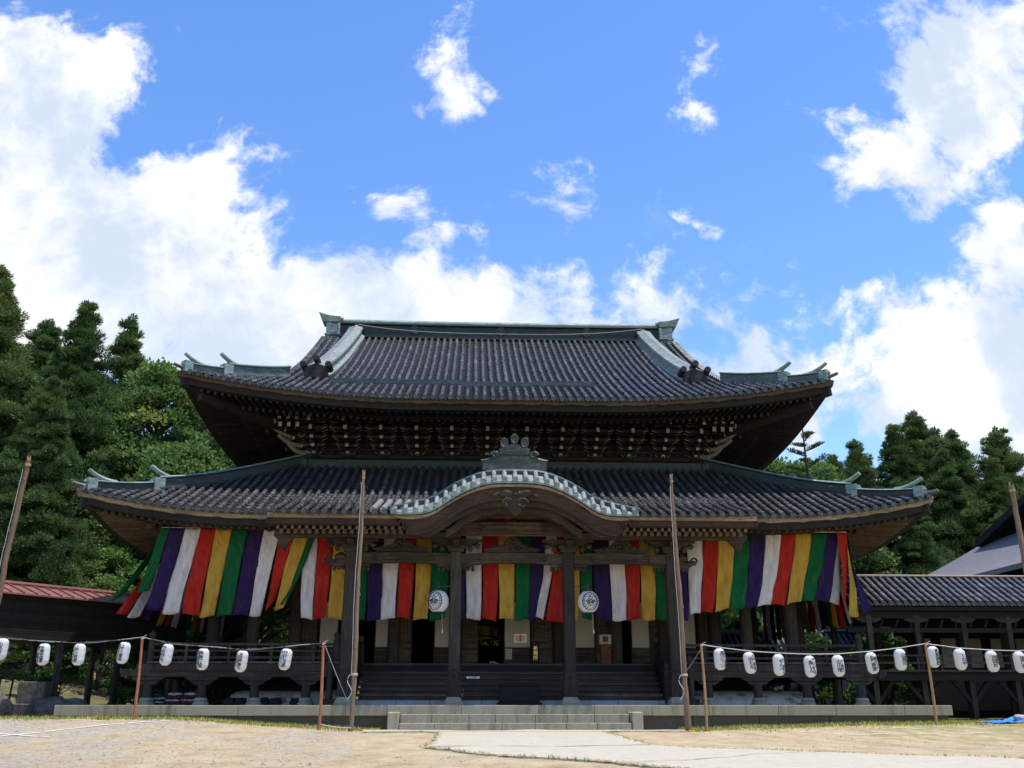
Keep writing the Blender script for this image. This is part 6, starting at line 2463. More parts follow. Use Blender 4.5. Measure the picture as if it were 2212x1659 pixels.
def bundle(x, z, w, h, lab, mats, y=30.35):
    B = thing('cushion_bundle', lab, 'bundle', (x, y, z), 'cloth bundles stored under the veranda')
    m = MB()
    sack(x, y, z, w, 0.5, h * 0.72, m, 0, int(x * 100) % 97)
    m.build('cover', M[mats[0]], B, smooth=True)
    m = MB()
    sack(x, y, z + h * 0.55, w * 0.86, 0.44, h * 0.45, m, 0, int(x * 100) % 89)
    m.build('top_cloth', M[mats[1]], B, smooth=True)


zP = PZ + 0.002
bundle(-9.98, zP, 0.50, 0.17, 'dark red bundle with pale top, lower left one of four', ('cushion_red', 'cushion_white'))
bundle(-9.50, zP, 0.50, 0.17, 'dark red bundle with pale top, lower right one of four', ('cushion_red', 'cushion_white'))
bundle(-9.93, zP + 0.175, 0.48, 0.17, 'dark red bundle with pale top, upper left one of four', ('cushion_red', 'cushion_white'))
bundle(-9.46, zP + 0.175, 0.48, 0.17, 'dark red bundle with pale top, upper right one of four', ('cushion_red', 'cushion_white'))
B = thing('folded_mats', 'stack of dark blue-striped folded mats beside the red bundles', 'mats', (-10.45, 30.5, zP), 'cloth bundles stored under the veranda')
m = MB()
for k in range(5):
    sack(-10.45 + 0.01 * k, 30.45, zP + 0.052 * k, 0.52, 0.4, 0.058, m, k % 2, k)
m.build('mat', [M['cushion_dark'], M['bluestone']], B, smooth=True)
for i, x in enumerate((-8.35, -8.02, -7.68, -7.34, -7.0)):
    bundle(x, zP, 0.36, 0.20, ['black cloth bundle at the left end of the low dark row', 'black cloth bundle, second in the low dark row', 'black cloth bundle in the middle of the low dark row', 'black cloth bundle, fourth in the low dark row', 'black cloth bundle at the right end of the low dark row'][i], ('cushion_dark', 'cushion_dark'), 30.45)
for i, x in enumerate((-6.42, -6.10)):
    bundle(x, zP, 0.34, 0.19, ['dark maroon bundle, left of the pair before the peeling plaster', 'dark maroon bundle, right of the pair before the peeling plaster'][i], ('cushion_dark', 'cushion_red'), 30.5)

# ------------------------------------------------------------------ blue tarp at the right, folded on the ground
T = thing('blue_tarp', 'crumpled bright blue tarpaulin lying on the ground at the right edge', 'tarp', (14.6, 28.2, gzf(14.6, 28.2)))
m = MB()
nx, ny = 40, 14
X, Y = np.meshgrid(np.linspace(13.4, 16.4, nx), np.linspace(27.6, 28.9, ny), indexing='ij')
Z = gz(X, Y) + 0.02 + 0.10 * np.abs(np.sin(X * 2.7 + 1.2 * np.sin(Y * 5))) * (0.3 + np.abs(np.sin(Y * 4 + X))) * sstep(X, 13.4, 14.6) + 0.02 * rng.random((nx, ny))
Z += 0.18 * np.exp(-((X - 15.6) / 0.5) ** 2)
m.grid(np.stack([X + 0.1 * np.sin(Y * 7), Y, Z], -1))
m.build('sheet', M['tarp'], T, smooth=True, angle=50)
m = MB()
for k in range(3):
    sack(14.3 + 0.5 * k, 28.0 + 0.1 * k, gzf(14.5, 28) + 0.06, 0.36, 0.25, 0.16, m, 0, k)
m.build('weight_bag', M['cushion_white'], T, smooth=True)


# ------------------------------------------------------------------ corridor on the left: red metal roof over a dark slatted wall
LCA, LCB = np.array([-11.9, 35.9, 0.0]), np.array([-24.0, 20.9, 0.0])
ldir = (LCB - LCA) / np.linalg.norm(LCB - LCA)
lnor = np.array([ldir[1], -ldir[0], 0.0])
if lnor[0] < 0:
    lnor = -lnor          # towards the yard
LLEN = np.linalg.norm(LCB - LCA)
lc = thing('covered_corridor', 'dark timber covered corridor with a red sheet-metal roof at the left edge', 'corridor', tuple(LCA))


def lp(t, n, z):
    return LCA + ldir * t + lnor * n + np.array([0, 0, z])


m = MB()
for sgn in (1, -1):
    e0, e1 = (1.15, 3.94), (0.0, 4.30)
    a0, a1 = lp(0, sgn * e0[0], e0[1]), lp(LLEN, sgn * e0[0], e0[1])
    b0, b1 = lp(0, 0, e1[1]), lp(LLEN, 0, e1[1])
    m.add([a0, a1, b1, b0], [[0, 1, 2, 3]])
    m.add([p - np.array([0, 0, 0.05]) for p in (a0, a1, b1, b0)], [[3, 2, 1, 0]])
    m.add([a0, a1, a1 - np.array([0, 0, 0.05]), a0 - np.array([0, 0, 0.05])], [[0, 1, 2, 3]])
    for t in np.arange(0.1, LLEN, 0.40):
        m.beam(lp(t, sgn * (e0[0] + 0.01), e0[1] + 0.02), lp(t, 0.0, e1[1] + 0.02), 0.035, 0.05)
m.tube([lp(-0.05, 0, 4.34), lp(LLEN, 0, 4.34)], 0.07, 8)
m.build('roof', M['red_metal'], lc)
m = MB()
for k in range(16):
    z = 2.70 + 0.075 * k
    m.beam(lp(0.0, 0.86, z + 0.035), lp(LLEN, 0.86, z + 0.035), 0.03, 0.066, 0, rng.random())
m.beam(lp(0.0, 0.83, 3.30), lp(LLEN, 0.83, 3.30), 0.02, 1.2, 0, 0.2)
m.build('slat_wall', M['wood_dark'], lc)
m = MB()
m.beam(lp(0, 0.92, 3.86), lp(LLEN, 0.92, 3.86), 0.10, 0.14)
m.beam(lp(0, 0.92, 2.66), lp(LLEN, 0.92, 2.66), 0.14, 0.16)
m.beam(lp(0, -0.92, 2.66), lp(LLEN, -0.92, 2.66), 0.14, 0.16)
m.beam(lp(0, 0, 2.60), lp(LLEN, 0, 2.60), 1.8, 0.06)
m.build('beam', M['wood_dark'], lc)
for t in np.arange(0.4, LLEN, 2.05):
    for sgn in (1, -1):
        p = lp(t, sgn * 0.76, 0)
        m = MB()
        m.box((p[0], p[1], 2.0), (0.16, 0.16, 3.9), rotz(math.atan2(ldir[1], ldir[0])), 0, rng.random())
        m.build('post', M['wood_post'], lc)

# ------------------------------------------------------------------ corridor on the right: tiled roof, railing, braced posts
rc = thing('covered_corridor', 'raised timber corridor with a grey tiled roof and railing at the right', 'corridor', (20, 34.8, 0.2))
RX0, RX1 = 11.6, 31.0
zc_f = lambda u, d: 3.99 + 0.52 * d + 0.02 * d * d
S1 = Slope(((RX0 + RX1) / 2, 32.75, 0), (1, 0, 0), (0, 1, 0), (RX1 - RX0) / 2, lambda u: 1.95, lambda u, d: zc_f(u, d))
S2 = Slope(((RX0 + RX1) / 2, 36.75, 0), (-1, 0, 0), (0, -1, 0), (RX1 - RX0) / 2, lambda u: 1.95, lambda u, d: zc_f(u, d))
mr, mp = MB(), MB()
tile_slope(mr, mp, S1, -9.6, 9.6, spacing=0.262, r=0.078)
tile_slope(mr, mp, S2, -9.6, 9.6, spacing=0.262, r=0.078, tl=1.0)
ro = mr.build('roof', [M['tile'], M['iron']], rc, smooth=True)
mp.build('pan_tiles', M['pan'], ro)
m = MB()
m.bx(RX0, RX1, 34.60, 34.90, 4.96, 5.12, 0)
m.bx(RX0, RX1, 34.55, 34.95, 5.122, 5.19, 1)
m.build('ridge', [M['copper_dark'], plain_mat('pinkish_ridge_cover', (0.42, 0.27, 0.22), 0.15, 4)], ro, bevel=0.02)
m = MB()
m.bx(RX0, RX1, 32.78, 33.0, 3.76, 3.88)
m.bx(RX0, RX1, 33.02, 33.18, 3.52, 3.74)
m.bx(RX0, RX1, 33.05, 33.15, 3.05, 3.20)
m.bx(RX0, RX1, 36.4, 36.55, 3.52, 3.9)
for x in np.arange(RX0 + 0.1, RX1, 0.26):
    m.beam((x, 32.9, 3.90), (x, 34.7, 4.82), 0.07, 0.09)
    if x % 0.52 < 0.26:
        m.beam((x, 33.08, 3.22), (x + 0.12, 33.08, 3.48), 0.03, 0.05)
m.bx(RX0, RX1, 32.85, 36.5, 1.66, 1.76)
m.bx(RX0, RX1, 32.80, 32.96, 1.48, 1.66)
m.build('beam', M['wood_dark'], rc)
m = MB()
m.bx(RX0, RX1, 32.72, 32.90, 1.763, 1.82)
for z in (2.02, 2.26):
    m.bx(RX0, RX1, 32.86, 32.92, z, z + 0.055)
for x in np.arange(RX0 + 0.6, RX1, 0.8):
    m.bx(x - 0.03, x + 0.03, 32.862, 32.918, 1.82, 2.26)
m.build('railing', M['wood_post'], rc)
for x in (12.35, 14.0, 15.63, 17.2, 18.8, 20.4, 22.0, 24.0):
    m = MB()
    m.box((x, 33.1, 1.82), (0.17, 0.17, 3.6), None, 0, rng.random())
    m.prism([(x - 0.42, 33.02, 3.52), (x - 0.42, 33.02, 3.46), (x - 0.2, 33.02, 3.38), (x + 0.2, 33.02, 3.38), (x + 0.42, 33.02, 3.46), (x + 0.42, 33.02, 3.52)], (0, 0.16, 0))
    m.build('post', M['wood_post'], rc)
    m = MB()
    m.box((x, 36.4, 2.0), (0.17, 0.17, 3.9))
    m.build('post', M['wood_post'], rc)
    for sg in (-1, 1):
        m = MB()
        m.beam((x + sg * 0.02, 33.1, 0.75), (x + sg * 0.62, 33.1, 1.5), 0.10, 0.13)
        m.build('brace', M['wood_dark'], rc)

# ------------------------------------------------------------------ buildings seen behind on the right
sh = thing('side_hall', 'large dark hall with a smooth grey roof behind the right corridor', 'building', (30, 42, 0.2))
m = MB()
pts = np.array([(21.1, 55.5, 6.2), (21.1, 28.0, 6.2), (25.2, 31.0, 8.62), (25.2, 48.6, 8.62)])
mid = []
G = []
for t in np.linspace(0, 1, 9):
    a = pts[0] + (pts[3] - pts[0]) * t
    b = pts[1] + (pts[2] - pts[1]) * t
    row = a + np.outer(np.linspace(0, 1, 12), b - a)
    row[:, 2] -= 0.22 * math.sin(math.pi * t)
    G.append(row)
G = np.array(G)
m.grid(G)
lo = G.copy()
lo[..., 2] -= 0.22
m.grid(lo[:, ::-1])
ed = np.concatenate([G[0], G[1:, -1], G[-1][::-1][1:], G[1:-1, 0][::-1], G[0][:1]])
m.grid(np.stack([ed, ed - np.array([0, 0, 0.22])], 1))
m.build('roof', M['grey_shingle'], sh, smooth=True)
m = MB()
m.prism([(25.4, 47.8, 8.5), (25.4, 39.0, 10.9), (25.4, 31.0, 8.5)], (0.1, 0, 0))
for a, b in (((25.1, 48.2, 8.55), (25.1, 39.0, 11.1)), ((25.1, 30.4, 8.55), (25.1, 39.0, 11.1))):
    m.beam(a, b, 0.9, 0.35)
m.build('gable', M['wood_dark'], sh)
m = MB()
for y0, s in ((49.3, 1), (30.3, -1)):
    G = np.array([[(x, 39.0 + s * 9.3 * t, 11.45 - 2.75 * t - 0.25 * math.sin(3.14 * t)) for t in np.linspace(0, 1, 8)] for x in (24.9, 40.0)])
    m.grid(G)
m.build('upper_roof', M['pan'], sh)
m = MB()
m.bx(22.6, 40, 30.5, 52, 0.0, 6.6)
m.build('wall', M['wood_dark'], sh)
for y in np.arange(32, 51, 2.4):
    m = MB()
    m.bx(22.52, 22.59, y, y + 1.5, 2.2, 4.6)
    m.build('white_panel', M['plaster'], sh)

sw = thing('side_wing', 'dark low building with white plaster panels behind the right corridor', 'building', (18, 40, 0.2))
m = MB()
m.bx(15.8, 22.3, 40.0, 46, 0.0, 4.3)
m.build('wall', M['wood_dark'], sw)
for x in np.arange(16.0, 22.0, 1.05):
    m = MB()
    m.bx(x, x + 0.62, 39.95, 39.99, 2.15, 3.30)
    m.build('white_panel', M['plaster'], sw)
m = MB()
m.bx(15.9, 22.3, 39.93, 39.985, 0.5, 1.75)
m.build('lower_plaster', M['granite_dark'], sw)
m = MB()
G = np.array([[(x, y, z) for y, z in ((38.6, 3.9), (41, 4.75), (43.5, 5.9))] for x in np.linspace(15.0, 22.6, 6)])
m.grid(G)
m.grid(G[::-1] - np.array([0, 0, 0.14]))
m.bx(15.0, 22.6, 38.56, 38.66, 3.74, 3.92)
m.build('roof', M['grey_shingle'], sw)

tw = thing('garden_wall', 'low garden wall capped with blue-grey tiles seen through the right veranda', 'wall', (14, 43, 0.2))
m = MB()
m.bx(9.2, 17.5, 43.2, 43.5, 0.0, 2.75)
m.build('masonry', M['mound'], tw)
S3 = Slope((13.4, 42.4, 0), (1, 0, 0), (0, 1, 0), 4.2, lambda u: 1.0, lambda u, d: 2.95 + 0.75 * d)
S4 = Slope((13.4, 44.4, 0), (-1, 0, 0), (0, -1, 0), 4.2, lambda u: 1.0, lambda u, d: 2.95 + 0.75 * d)
mr, mp = MB(), MB()
for S in (S3, S4):
    tile_slope(mr, mp, S, -4.1, 4.1, spacing=0.26, r=0.07)
mr.tube([(9.2, 43.4, 3.78), (17.6, 43.4, 3.78)], 0.11, 8)
o = mr.build('tile_cap', [M['tile'], M['iron']], tw, smooth=True)
mp.build('pan_tiles', M['pan'], o)

shd = thing('storehouse', 'small dark storehouse with a steep roof glimpsed behind the right veranda', 'building', (8.4, 44, 0.2))
m = MB()
m.bx(7.3, 10.2, 43.9, 48, 0, 3.6)
m.build('wall', plain_mat('teal_boards', (0.05, 0.12, 0.135), 0.3, 3), shd)
m = MB()
m.prism([(6.4, 43.4, 5.6), (6.4, 43.4, 5.4), (10.9, 43.4, 3.2), (10.9, 43.4, 3.42)], (0, 4.8, 0))
m.build('roof', M['pan'], shd)

# ------------------------------------------------------------------ rocks, trough, hedge at the left
def rock(x, y, r, lab, seed, sq=0.75):
    g = np.random.default_rng(seed)
    n, k = 18, 12
    th = np.linspace(0, 2 * np.pi, n, endpoint=False)
    ph = np.linspace(-1.5, 1.5, k)
    A = g.normal(0, 1, (6, 3))
    B = g.uniform(0, 6, 6)
    P = np.zeros((k, n, 3))
    for i, p in enumerate(ph):
        d = np.stack([np.cos(p) * np.cos(th), np.cos(p) * np.sin(th), np.full(n, np.sin(p))], 1)
        rr = r * (1 + sum(0.09 * np.sin(d @ A[j] * 2.2 + B[j]) for j in range(6)))
        P[i] = np.array([x, y, gzf(x, y) + r * sq * 0.55]) + d * rr[:, None] * np.array([1, 0.8, sq])
    m = MB()
    m.grid(P, 0, 0.5, closed=True)
    tag(m.build('garden_rock', M['rock'], None, smooth=True, loc=(x, y, gzf(x, y)), angle=25), lab, 'rock', 'garden rocks on the left')


rock(-15.1, 29.6, 0.62, 'rounded brown garden rock cut by the left edge', 3)
rock(-13.75, 30.6, 0.50, 'low dark garden rock below the stone trough', 5)
rock(-13.0, 30.9, 0.42, 'small shaded garden rock nearest the terrace corner', 9)
rock(-16.4, 30.4, 0.75, 'big garden rock beyond the left edge under the hedge', 11)
t_ = thing('stone_trough', 'square dark stone trough standing among the rocks at the left', 'trough', (-14.45, 31.3, gzf(-14.4, 31.3)))
m = MB()
zt_ = 1.38
m.bx(-14.85, -14.05, 31.0, 31.07, 0.75, zt_)
m.bx(-14.85, -14.05, 31.53, 31.6, 0.75, zt_)
m.bx(-14.85, -14.78, 31.072, 31.528, 0.75, zt_)
m.bx(-14.12, -14.05, 31.072, 31.528, 0.75, zt_)
m.bx(-14.78, -14.12, 31.072, 31.528, 0.75, 1.2)
m.build('basin', M['rock'], t_, bevel=0.02)
m = MB()
m.bx(-14.95, -13.95, 30.95, 31.65, 0.1, 0.745)
m.build('foot', M['rock'], t_, bevel=0.03)


# ------------------------------------------------------------------ foliage
def leaf_quads(m, C, Dn, L, Wd, mat, val, r):
    """one leaf (a bent quad) per row: centre C, long axis Dn"""
    n = len(C)
    rv = r.normal(0, 1, (n, 3))
    S = np.cross(Dn, rv)
    S /= np.linalg.norm(S, axis=1)[:, None] + 1e-9
    a = C - Dn * L[:, None] * 0.5
    b = C + Dn * L[:, None] * 0.5
    V = np.stack([a, C + S * Wd[:, None] * 0.5, b, C - S * Wd[:, None] * 0.5], 1).reshape(-1, 3)
    f = np.arange(n * 4).reshape(n, 4)
    m.add(V, f, mat, val)


def clump(m, c, rad, n, L, W_, r, val, up=0.35, squash=0.75, mat=0, shell=0.45):
    d = r.normal(0, 1, (n, 3))
    d[:, 2] = np.where(d[:, 2] < -0.3, -d[:, 2] * 0.6, d[:, 2])
    d /= np.linalg.norm(d, axis=1)[:, None]
    rr = rad * (shell + (1 - shell) * r.random(n) ** 0.6)
    C = c + d * rr[:, None] * np.array([1, 1, squash])
    ax = d + np.array([0, 0, up]) + r.normal(0, 0.35, (n, 3))
    ax /= np.linalg.norm(ax, axis=1)[:, None]
    leaf_quads(m, C, ax, L * r.uniform(0.7, 1.3, n), W_ * r.uniform(0.7, 1.3, n), mat, np.clip(val + r.normal(0, 0.10, n), 0, 1), r)


def cedar_mesh(seed, H, Rb, bare=0.10, dens=1.0, sparse=0.0, top_r=0.22):
    """trunk, whorls of branches, and rounded tufts of needles at the branch ends"""
    r = np.random.default_rng(seed)
    trunk, crown = MB(), MB()
    t = np.linspace(0, 1, 14)
    bx_ = np.cumsum(r.normal(0, 0.05, 14))
    by_ = np.cumsum(r.normal(0, 0.05, 14))
    trunk.tube(np.stack([bx_, by_, -0.4 + (H * 0.97 + 0.4) * t], 1), 0.022 * H * (1 - t) ** 0.8 + 0.03, 9)
    lump = r.uniform(0.55, 1.3, (80, 8))
    h = bare * H
    lvl = 0
    while h < H * 0.985:
        f = h / H
        g = min(1.0, max(0.0, (f - bare) / (1 - bare)))
        Rm = Rb * (1 - g ** 1.12) ** 0.95 * (0.6 + 0.4 * min(1.0, g * 5 + 0.2)) + top_r
        cr0 = 0.36 + 0.20 * min(Rm, 3.6)
        nb = max(4, int(2 * math.pi * Rm / (cr0 * 1.25)))
        a0 = r.uniform(0, 6.28)
        for k in range(nb):
            if r.random() < sparse:
                continue
            a = a0 + 2 * math.pi * (k + r.uniform(-0.35, 0.35)) / nb
            R_ = Rm * lump[lvl % 80, int((a % 6.283) / 6.284 * 8)] * r.uniform(0.75, 1.1)
            zoff = r.uniform(-0.75, 0.75) * (0.5 + cr0)
            i = int(np.clip(f * 13, 0, 12))
            base = np.array([bx_[i], by_[i], h + zoff - 0.08 * R_])
            tip = np.array([bx_[i] + R_ * math.cos(a), by_[i] + R_ * math.sin(a), h + zoff])
            trunk.tube([base, (base + tip) / 2 - np.array([0, 0, 0.10 * R_]), tip], [0.05 + 0.012 * R_, 0.04, 0.02], 4, 0, 0.5, False)
            cr = cr0 * r.uniform(0.6, 1.4)
            out = np.array([math.cos(a), math.sin(a), 0])
            val = np.clip(r.normal(0.52, 0.17), 0, 1)
            n = int(190 * dens * (0.5 + cr))
            clump(crown, tip - out * cr * 0.3, cr, n, 0.33, 0.060, r, val, 0.35, r.uniform(0.8, 1.15), 0, 0.55)
            clump(crown, tip - out * cr * 0.3 - np.array([0, 0, 0.1]), cr * 0.7, int(n * 0.25), 0.28, 0.14, r, val * 0.4, 0.2, 0.6, 0, 0.2)  # darker leaves paint the shade inside the tuft
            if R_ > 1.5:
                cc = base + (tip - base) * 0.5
                clump(crown, cc, cr * 0.85, int(n * 0.45), 0.26, 0.12, r, val * 0.5, 0.4, 0.8, 0, 0.5)  # foliage coloured darker for the shade within the crown
        h += cr0 * r.uniform(0.75, 1.10)
        lvl += 1
    clump(crown, np.array([bx_[-1], by_[-1], H * 0.985]), 0.30, 70, 0.30, 0.08, r, 0.5, 1.2, 1.8)
    return trunk, crown


def make_tree(name, trunk, crown, mat, label, cat, loc, group):
    T = thing(name, label, cat, loc, group)
    o = trunk.build('trunk', M['bark'], None, smooth=True, loc=(0, 0, 0))
    o.parent = T
    c = crown.build('crown', M[mat], None, loc=(0, 0, 0))
    c.parent = T
    return T


def place(protos, k, x, y, h, label, rz):
    P, H = protos[k]
    wide = 1.10 if protos is cedars else 1.05
    s = (h - gzf(x, y)) / (H + 0.4)
    loc = (x, y, gzf(x, y) - 0.2)
    if not P.get('used'):
        P['used'] = 1
        P.location = loc
        P.rotation_euler = (0, 0, rz)
        P.scale = (s * wide, s * wide, s)
        P['label'] = label
        return P
    q_ = dup(P, loc, rz, label, (s * wide, s * wide, s))
    return q_


cedars = []
for k, (H, Rb, bare, dens, sparse) in enumerate(((26, 5.2, 0.08, 1.0, 0.06), (25, 4.6, 0.10, 1.0, 0.08), (24, 3.6, 0.22, 0.9, 0.30), (24, 5.8, 0.12, 1.0, 0.10), (23, 4.6, 0.22, 1.0, 0.16))):
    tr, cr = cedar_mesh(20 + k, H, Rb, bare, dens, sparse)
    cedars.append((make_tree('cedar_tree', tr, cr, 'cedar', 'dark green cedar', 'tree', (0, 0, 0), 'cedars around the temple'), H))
LCE = [  # kind, x, y, height, label
    (0, -26.4, 48, 23.4, 'tallest dark cedar cut by the left edge of the photo'),
    (3, -27.0, 55, 23.3, 'broad cedar just right of the left-edge cedar, rounded top'),
    (1, -22.5, 50, 22.0, 'dense pointed cedar with a lone spike at its tip, left of the gap'),
    (2, -24.4, 62, 26.6, 'sparse ragged cedar standing alone against the white cloud on the left'),
    (0, -20.6, 43, 15.5, 'shorter cedar in front of the pointed one'),
    (3, -26.0, 42, 15.5, 'bushy cedar behind the far left log pole'),
    (1, -22.5, 38.5, 12.0, 'low dark cedar over the red corridor roof'),
    (3, -19.5, 64, 23.5, 'cedar peeping over the ginkgo beside the upper eave'),
    (3, -15.0, 68, 21.5, 'cedar low behind the ginkgo, nearest the upper roof corner'),
    (3, -32.0, 60, 22.0, 'cedar outside the left edge, rear row'),
    (1, -30.5, 46, 18.0, 'cedar outside the left edge, front row'),
    (3, -22.0, 78, 18.0, 'far cedar deep in the wood behind the left corner'),
    (0, -15.0, 60, 17.5, 'dark cedar filling the wood behind the left lower eave'),
    (3, -11.2, 70, 18.0, 'cedar hidden mostly by the left upper eave'),
    (1, -28.0, 36, 11.0, 'small cedar behind the red roof at the left edge'),
    (3, -17.5, 50, 10.5, 'squat cedar under the ginkgo crown'),
]
for i, (k, x, y, h, lab) in enumerate(LCE):
    place(cedars, k, x, y, h, lab, i * 1.7)
RCE = [
    (3, 35.2, 75, 24.4, 'tallest cedar on the right, broad crown above the lower right eave'),
    (1, 33.0, 74, 22.6, 'cedar shoulder just left of the tallest right-hand cedar'),
    (0, 30.0, 74, 21.6, 'cedar two places left of the tallest right-hand cedar'),
    (4, 27.7, 74, 20.0, 'leftmost rounded cedar of the dense right-hand belt'),
    (0, 41.0, 80, 24.4, 'narrow cedar in the middle of the three right-hand tops'),
    (3, 40.6, 72, 22.2, 'wide drooping cedar third from the tallest on the right'),
    (0, 45.1, 74, 22.1, 'cedar at the right edge above the grey-roofed hall'),
    (1, 38.4, 79, 23.6, 'cedar filling the notch right of the tallest right-hand cedar'),
    (4, 34.3, 69, 19.2, 'dark cedar in front of the tallest right-hand cedar'),
    (3, 27.0, 60, 13.5, 'short dark cedar behind the lower right eave tip'),
    (1, 37.4, 68, 18.4, 'dark cedar with sky showing through, right of the eave tip'),
    (3, 33.0, 60, 13.0, 'ragged low cedar left of the grey-roofed hall'),
    (0, 29.5, 52, 9.0, 'low cedar just above the tiled corridor roof'),
    (4, 22.0, 78, 17.8, 'cedar behind the sparse pine'),
    (0, 17.0, 76, 17.0, 'cedar tucked behind the right upper eave'),
    (3, 25.0, 50, 7.5, 'small dark cedar beside the right striped curtain'),
    (3, 32.0, 84, 22.5, 'far cedar behind the left part of the right-hand belt'),
    (0, 47.5, 84, 23.5, 'far cedar close to the right edge'),
    (3, 29.0, 66, 16.5, 'cedar low in the right-hand belt, above the curtain end'),
]
for i, (k, x, y, h, lab) in enumerate(RCE):
    place(cedars, k, x, y, h, lab, 0.6 + i * 2.1)


def broad_mesh(seed, H, Rc, n_cl, leafL, dens, zlo=0.15):
    r = np.random.default_rng(seed)
    trunk, crown = MB(), MB()
    t = np.linspace(0, 1, 10)
    trunk.tube(np.stack([0.25 * np.sin(t * 3), 0.2 * np.sin(t * 2 + 1) - 0.17, -0.3 + H * 0.9 * t], 1), 0.022 * H * (1 - 0.85 * t), 9)
    for i in range(n_cl):
        f = zlo + (0.98 - zlo) * r.random() ** 0.85
        prof = math.sin(min(1.0, max(0.02, (1.02 - f) / (1.02 - zlo))) ** 0.85 * math.pi * 0.62) ** 0.9
        R_ = Rc * prof * r.uniform(0.45, 1.05)
        a = r.uniform(0, 6.28)
        c = np.array([R_ * math.cos(a), R_ * math.sin(a), f * H])
        trunk.tube([(0, 0, max(0.12 * H, f * H - 0.5 * R_ - 0.4)), tuple(c * np.array([0.5, 0.5, 1]) - np.array([0, 0, 0.2 * R_])), tuple(c)], [0.006 * H, 0.004 * H, 0.015], 4, 0, 0.5, False)
        clump(crown, c, Rc * 0.27 * r.uniform(0.7, 1.25), int(dens * r.uniform(0.7, 1.2)), leafL, leafL * 0.75, r, np.clip(r.normal(0.42, 0.2), 0, 1), 0.1, 0.75, 0, 0.15)
    return trunk, crown


broad = []
for k, (H, Rc, n_cl, L, d) in enumerate(((19.0, 4.0, 190, 0.24, 170), (15.0, 4.2, 150, 0.26, 150), (6.0, 2.4, 60, 0.17, 140))):
    tr, cr = broad_mesh(50 + k, H, Rc, n_cl, L, d)
    broad.append((make_tree('ginkgo_tree' if k < 2 else 'broadleaf_tree', tr, cr, 'ginkgo', 'broadleaf tree', 'tree', (0, 0, 0), 'bright green broadleaf trees'), H))
place(broad, 0, -18.6, 52, 19.4, 'bright green ginkgo rising beside the upper left eave', 0.4)
place(broad, 1, -16.0, 49, 14.0, 'yellow-green broadleaf crown between the ginkgo and the temple', 1.4)
place(broad, 1, -20.4, 47, 11.5, 'round green crown low in front of the ginkgo', 2.9)
place(broad, 1, -13.6, 55, 16.8, 'light green crown filling the corner under the upper left eave', 4.1)
place(broad, 2, -19.0, 40, 5.5, 'shady broadleaf bush above the right end of the red roof', 0.2)
place(broad, 2, -16.2, 41.0, 6.2, 'dappled broadleaf bush left of the side curtain', 1.2)
place(broad, 2, -14.6, 45.0, 6.6, 'broadleaf bush seen under the left veranda roof', 2.2)
place(broad, 1, 18.2, 62, 16.8, 'light green crown left of the sparse pine trunk', 0.9)
place(broad, 1, 20.8, 67, 17.8, 'olive green crown directly behind the sparse pine', 3.3)
place(broad, 1, 24.4, 70, 18.6, 'yellowish broadleaf crown right of the sparse pine', 5.2)
place(broad, 1, 23.2, 60, 13.6, 'low olive crown under the right branches of the pine', 2.0)
place(broad, 2, 11.0, 52.0, 7.0, 'sunlit bush behind the storehouse', 4.4)

# sparse pine with flat open branches
r_ = np.random.default_rng(77)
trunk, crown = MB(), MB()
H = 17.0
t = np.linspace(0, 1, 12)
trunk.tube(np.stack([0.12 * np.sin(5 * t), 0.1 * np.cos(4 * t), H * t - 0.3], 1), 0.26 * (1 - t) + 0.04, 9)
for i in range(30):
    f = 0.40 + 0.58 * (i / 30)
    a = i * 2.4 + r_.uniform(-0.4, 0.4)
    L = (4.4 * (1 - f) ** 0.75 + 0.5) * r_.uniform(0.65, 1.15)
    tt = np.linspace(0, 1, 8)
    dirv = np.array([math.cos(a), math.sin(a), 0])
    P = np.array([0, 0, f * H]) + np.outer(tt * L, dirv) + np.outer(0.26 * L * tt - 0.05 * L * np.sin(tt * 3.14), (0, 0, 1))
    trunk.tube(P, 0.045 * (1 - tt) + 0.012, 5, 0, 0.5, False)
    for k in range(2, 8):
        for s in (-1, 0, 1):
            c = P[k] + np.array([-dirv[1], dirv[0], 0]) * s * 0.28 * L * 0.35 * (1 - 0.5 * tt[k]) + np.array([0, 0, 0.08])
            clump(crown, c, 0.30, 15, 0.22, 0.04, r_, np.clip(r_.normal(0.5, 0.2), 0, 1), 0.4, 0.35, 0, 0.1)
T = make_tree('pine_tree', trunk, crown, 'pine', 'sparse pine with thin upswept branches against the cloud on the right', 'tree', (20.6, 60, gzf(20.6, 60)), None)
T.scale = (1.06,) * 3

# glossy shrub under the right corridor, leafy bits behind
tr, cr = broad_mesh(91, 3.4, 1.5, 46, 0.17, 120, 0.05)
sb = make_tree('shrub', tr, cr, 'shrub', 'glossy green shrub behind the right corridor posts', 'shrub', (14.55, 37.6, 0.1), 'shrubs beside the temple')
for x, y, s, lab in ((10.7, 41.0, 0.9, 'shrub in shade under the right veranda, near its corner post'), (13.0, 40.2, 0.95, 'shrub behind the second post of the right corridor'), (11.9, 46.5, 1.3, 'yellowish shrub rising behind the tiled garden wall'),
                     (-10.0, 44.0, 0.85, 'shrub seen under the left end of the veranda'), (-12.4, 41.5, 1.0, 'shrub behind the left corner pillar'), (-13.6, 38.0, 0.8, 'shrub on the bank under the red-roofed corridor'), (-15.8, 36.5, 0.9, 'shrub on the bank farther left under the corridor')):
    dup(sb, (x, y, gzf(x, y) - 0.1), x, lab, s)

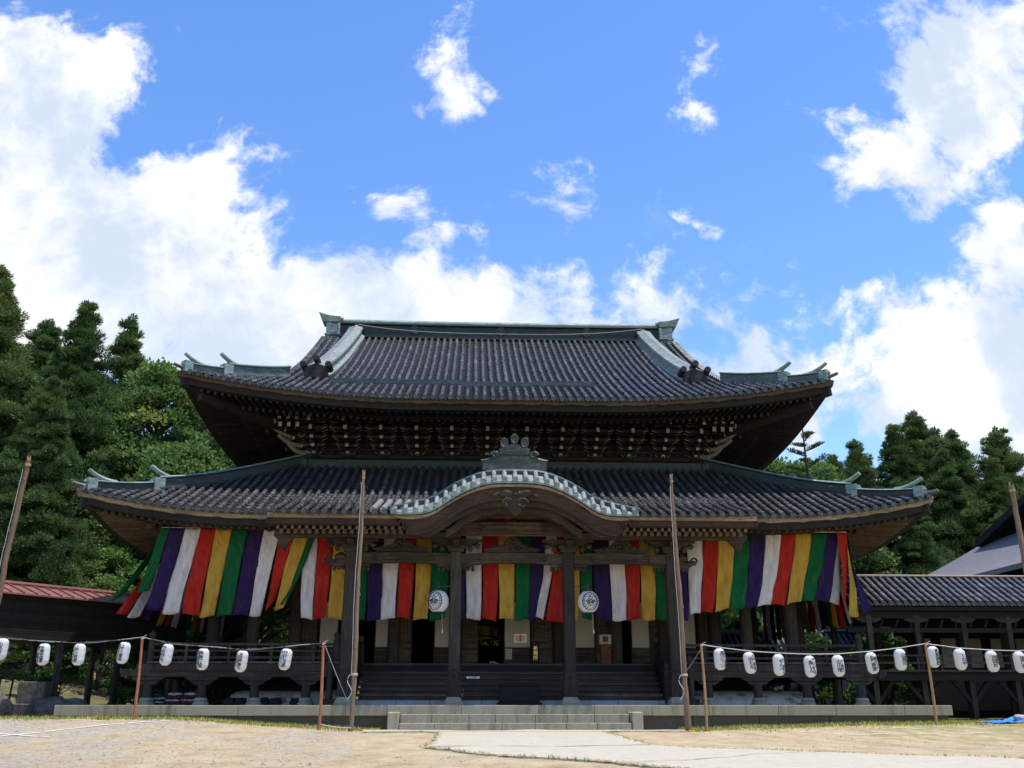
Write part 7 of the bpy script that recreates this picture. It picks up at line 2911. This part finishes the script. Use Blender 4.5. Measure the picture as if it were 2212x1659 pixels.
# clipped hedge at the far left
m = MB()
rh = np.random.default_rng(5)
for k in range(26):
    clump(m, np.array([-15.9 + rh.uniform(-0.9, 1.0), 31.9 + rh.uniform(-0.3, 0.3), 1.55 + rh.uniform(-0.12, 0.12)]), 0.26, 130, 0.075, 0.05, rh, np.clip(rh.normal(0.6, 0.2), 0, 1), 0.3, 0.7, 0, 0.2)
Hd = thing('hedge', 'clipped bright green hedge at the left edge above the rocks', 'hedge', (-15.9, 31.9, 0.9))
m.build('foliage', M['shrub'], Hd)
m = MB()
for k in range(5):
    m.tube([(-16.6 + 0.38 * k, 31.9, 0.6), (-16.6 + 0.38 * k + 0.05, 31.9, 1.55)], 0.03, 6)
m.build('stem', M['bark'], Hd)

# ------------------------------------------------------------------ grass at the foot of the terrace and along the left bank
m = MB()
rg = np.random.default_rng(15)
N = 9000
x = np.concatenate([rg.uniform(-16.5, -3.6, 5200), rg.uniform(4.4, 14.5, 4200)])
edge_ = np.where(x < TX0, 29.2, np.where(x > TX1, 30.0, TYF + 0.02))
depth = rg.exponential(0.42, len(x)) * np.where(x < -11.5, 3.0, np.where(x > 4, 1.6, 1.0))
y = edge_ - depth
h = rg.uniform(0.04, 0.12, len(x)) * np.exp(-depth * 0.25)
w = rg.uniform(0.010, 0.022, len(x))
a = rg.uniform(0, 6.28, len(x))
z = gz(x, y)
dx, dy = np.cos(a), np.sin(a)
lean = rg.normal(0, 0.4, (2, len(x)))
V = np.stack([np.stack([x - dx * w, y - dy * w, z - 0.005], 1), np.stack([x + dx * w, y + dy * w, z - 0.005], 1), np.stack([x + lean[0] * h, y + lean[1] * h, z + h], 1)], 1).reshape(-1, 3)
m.add(V, np.arange(len(x) * 3).reshape(-1, 3), 0, np.clip(rg.normal(0.55, 0.25, len(x)), 0, 1))
struct(m.build('grass', M['grass']), 'stuff')

# leaves that never got used as a first copy keep no stray prototypes at the origin
for protos in (cedars, broad):
    for P, H in protos:
        if 'used' in P:
            del P['used']
for o in bpy.data.objects:
    if 'used' in o:
        del o['used']
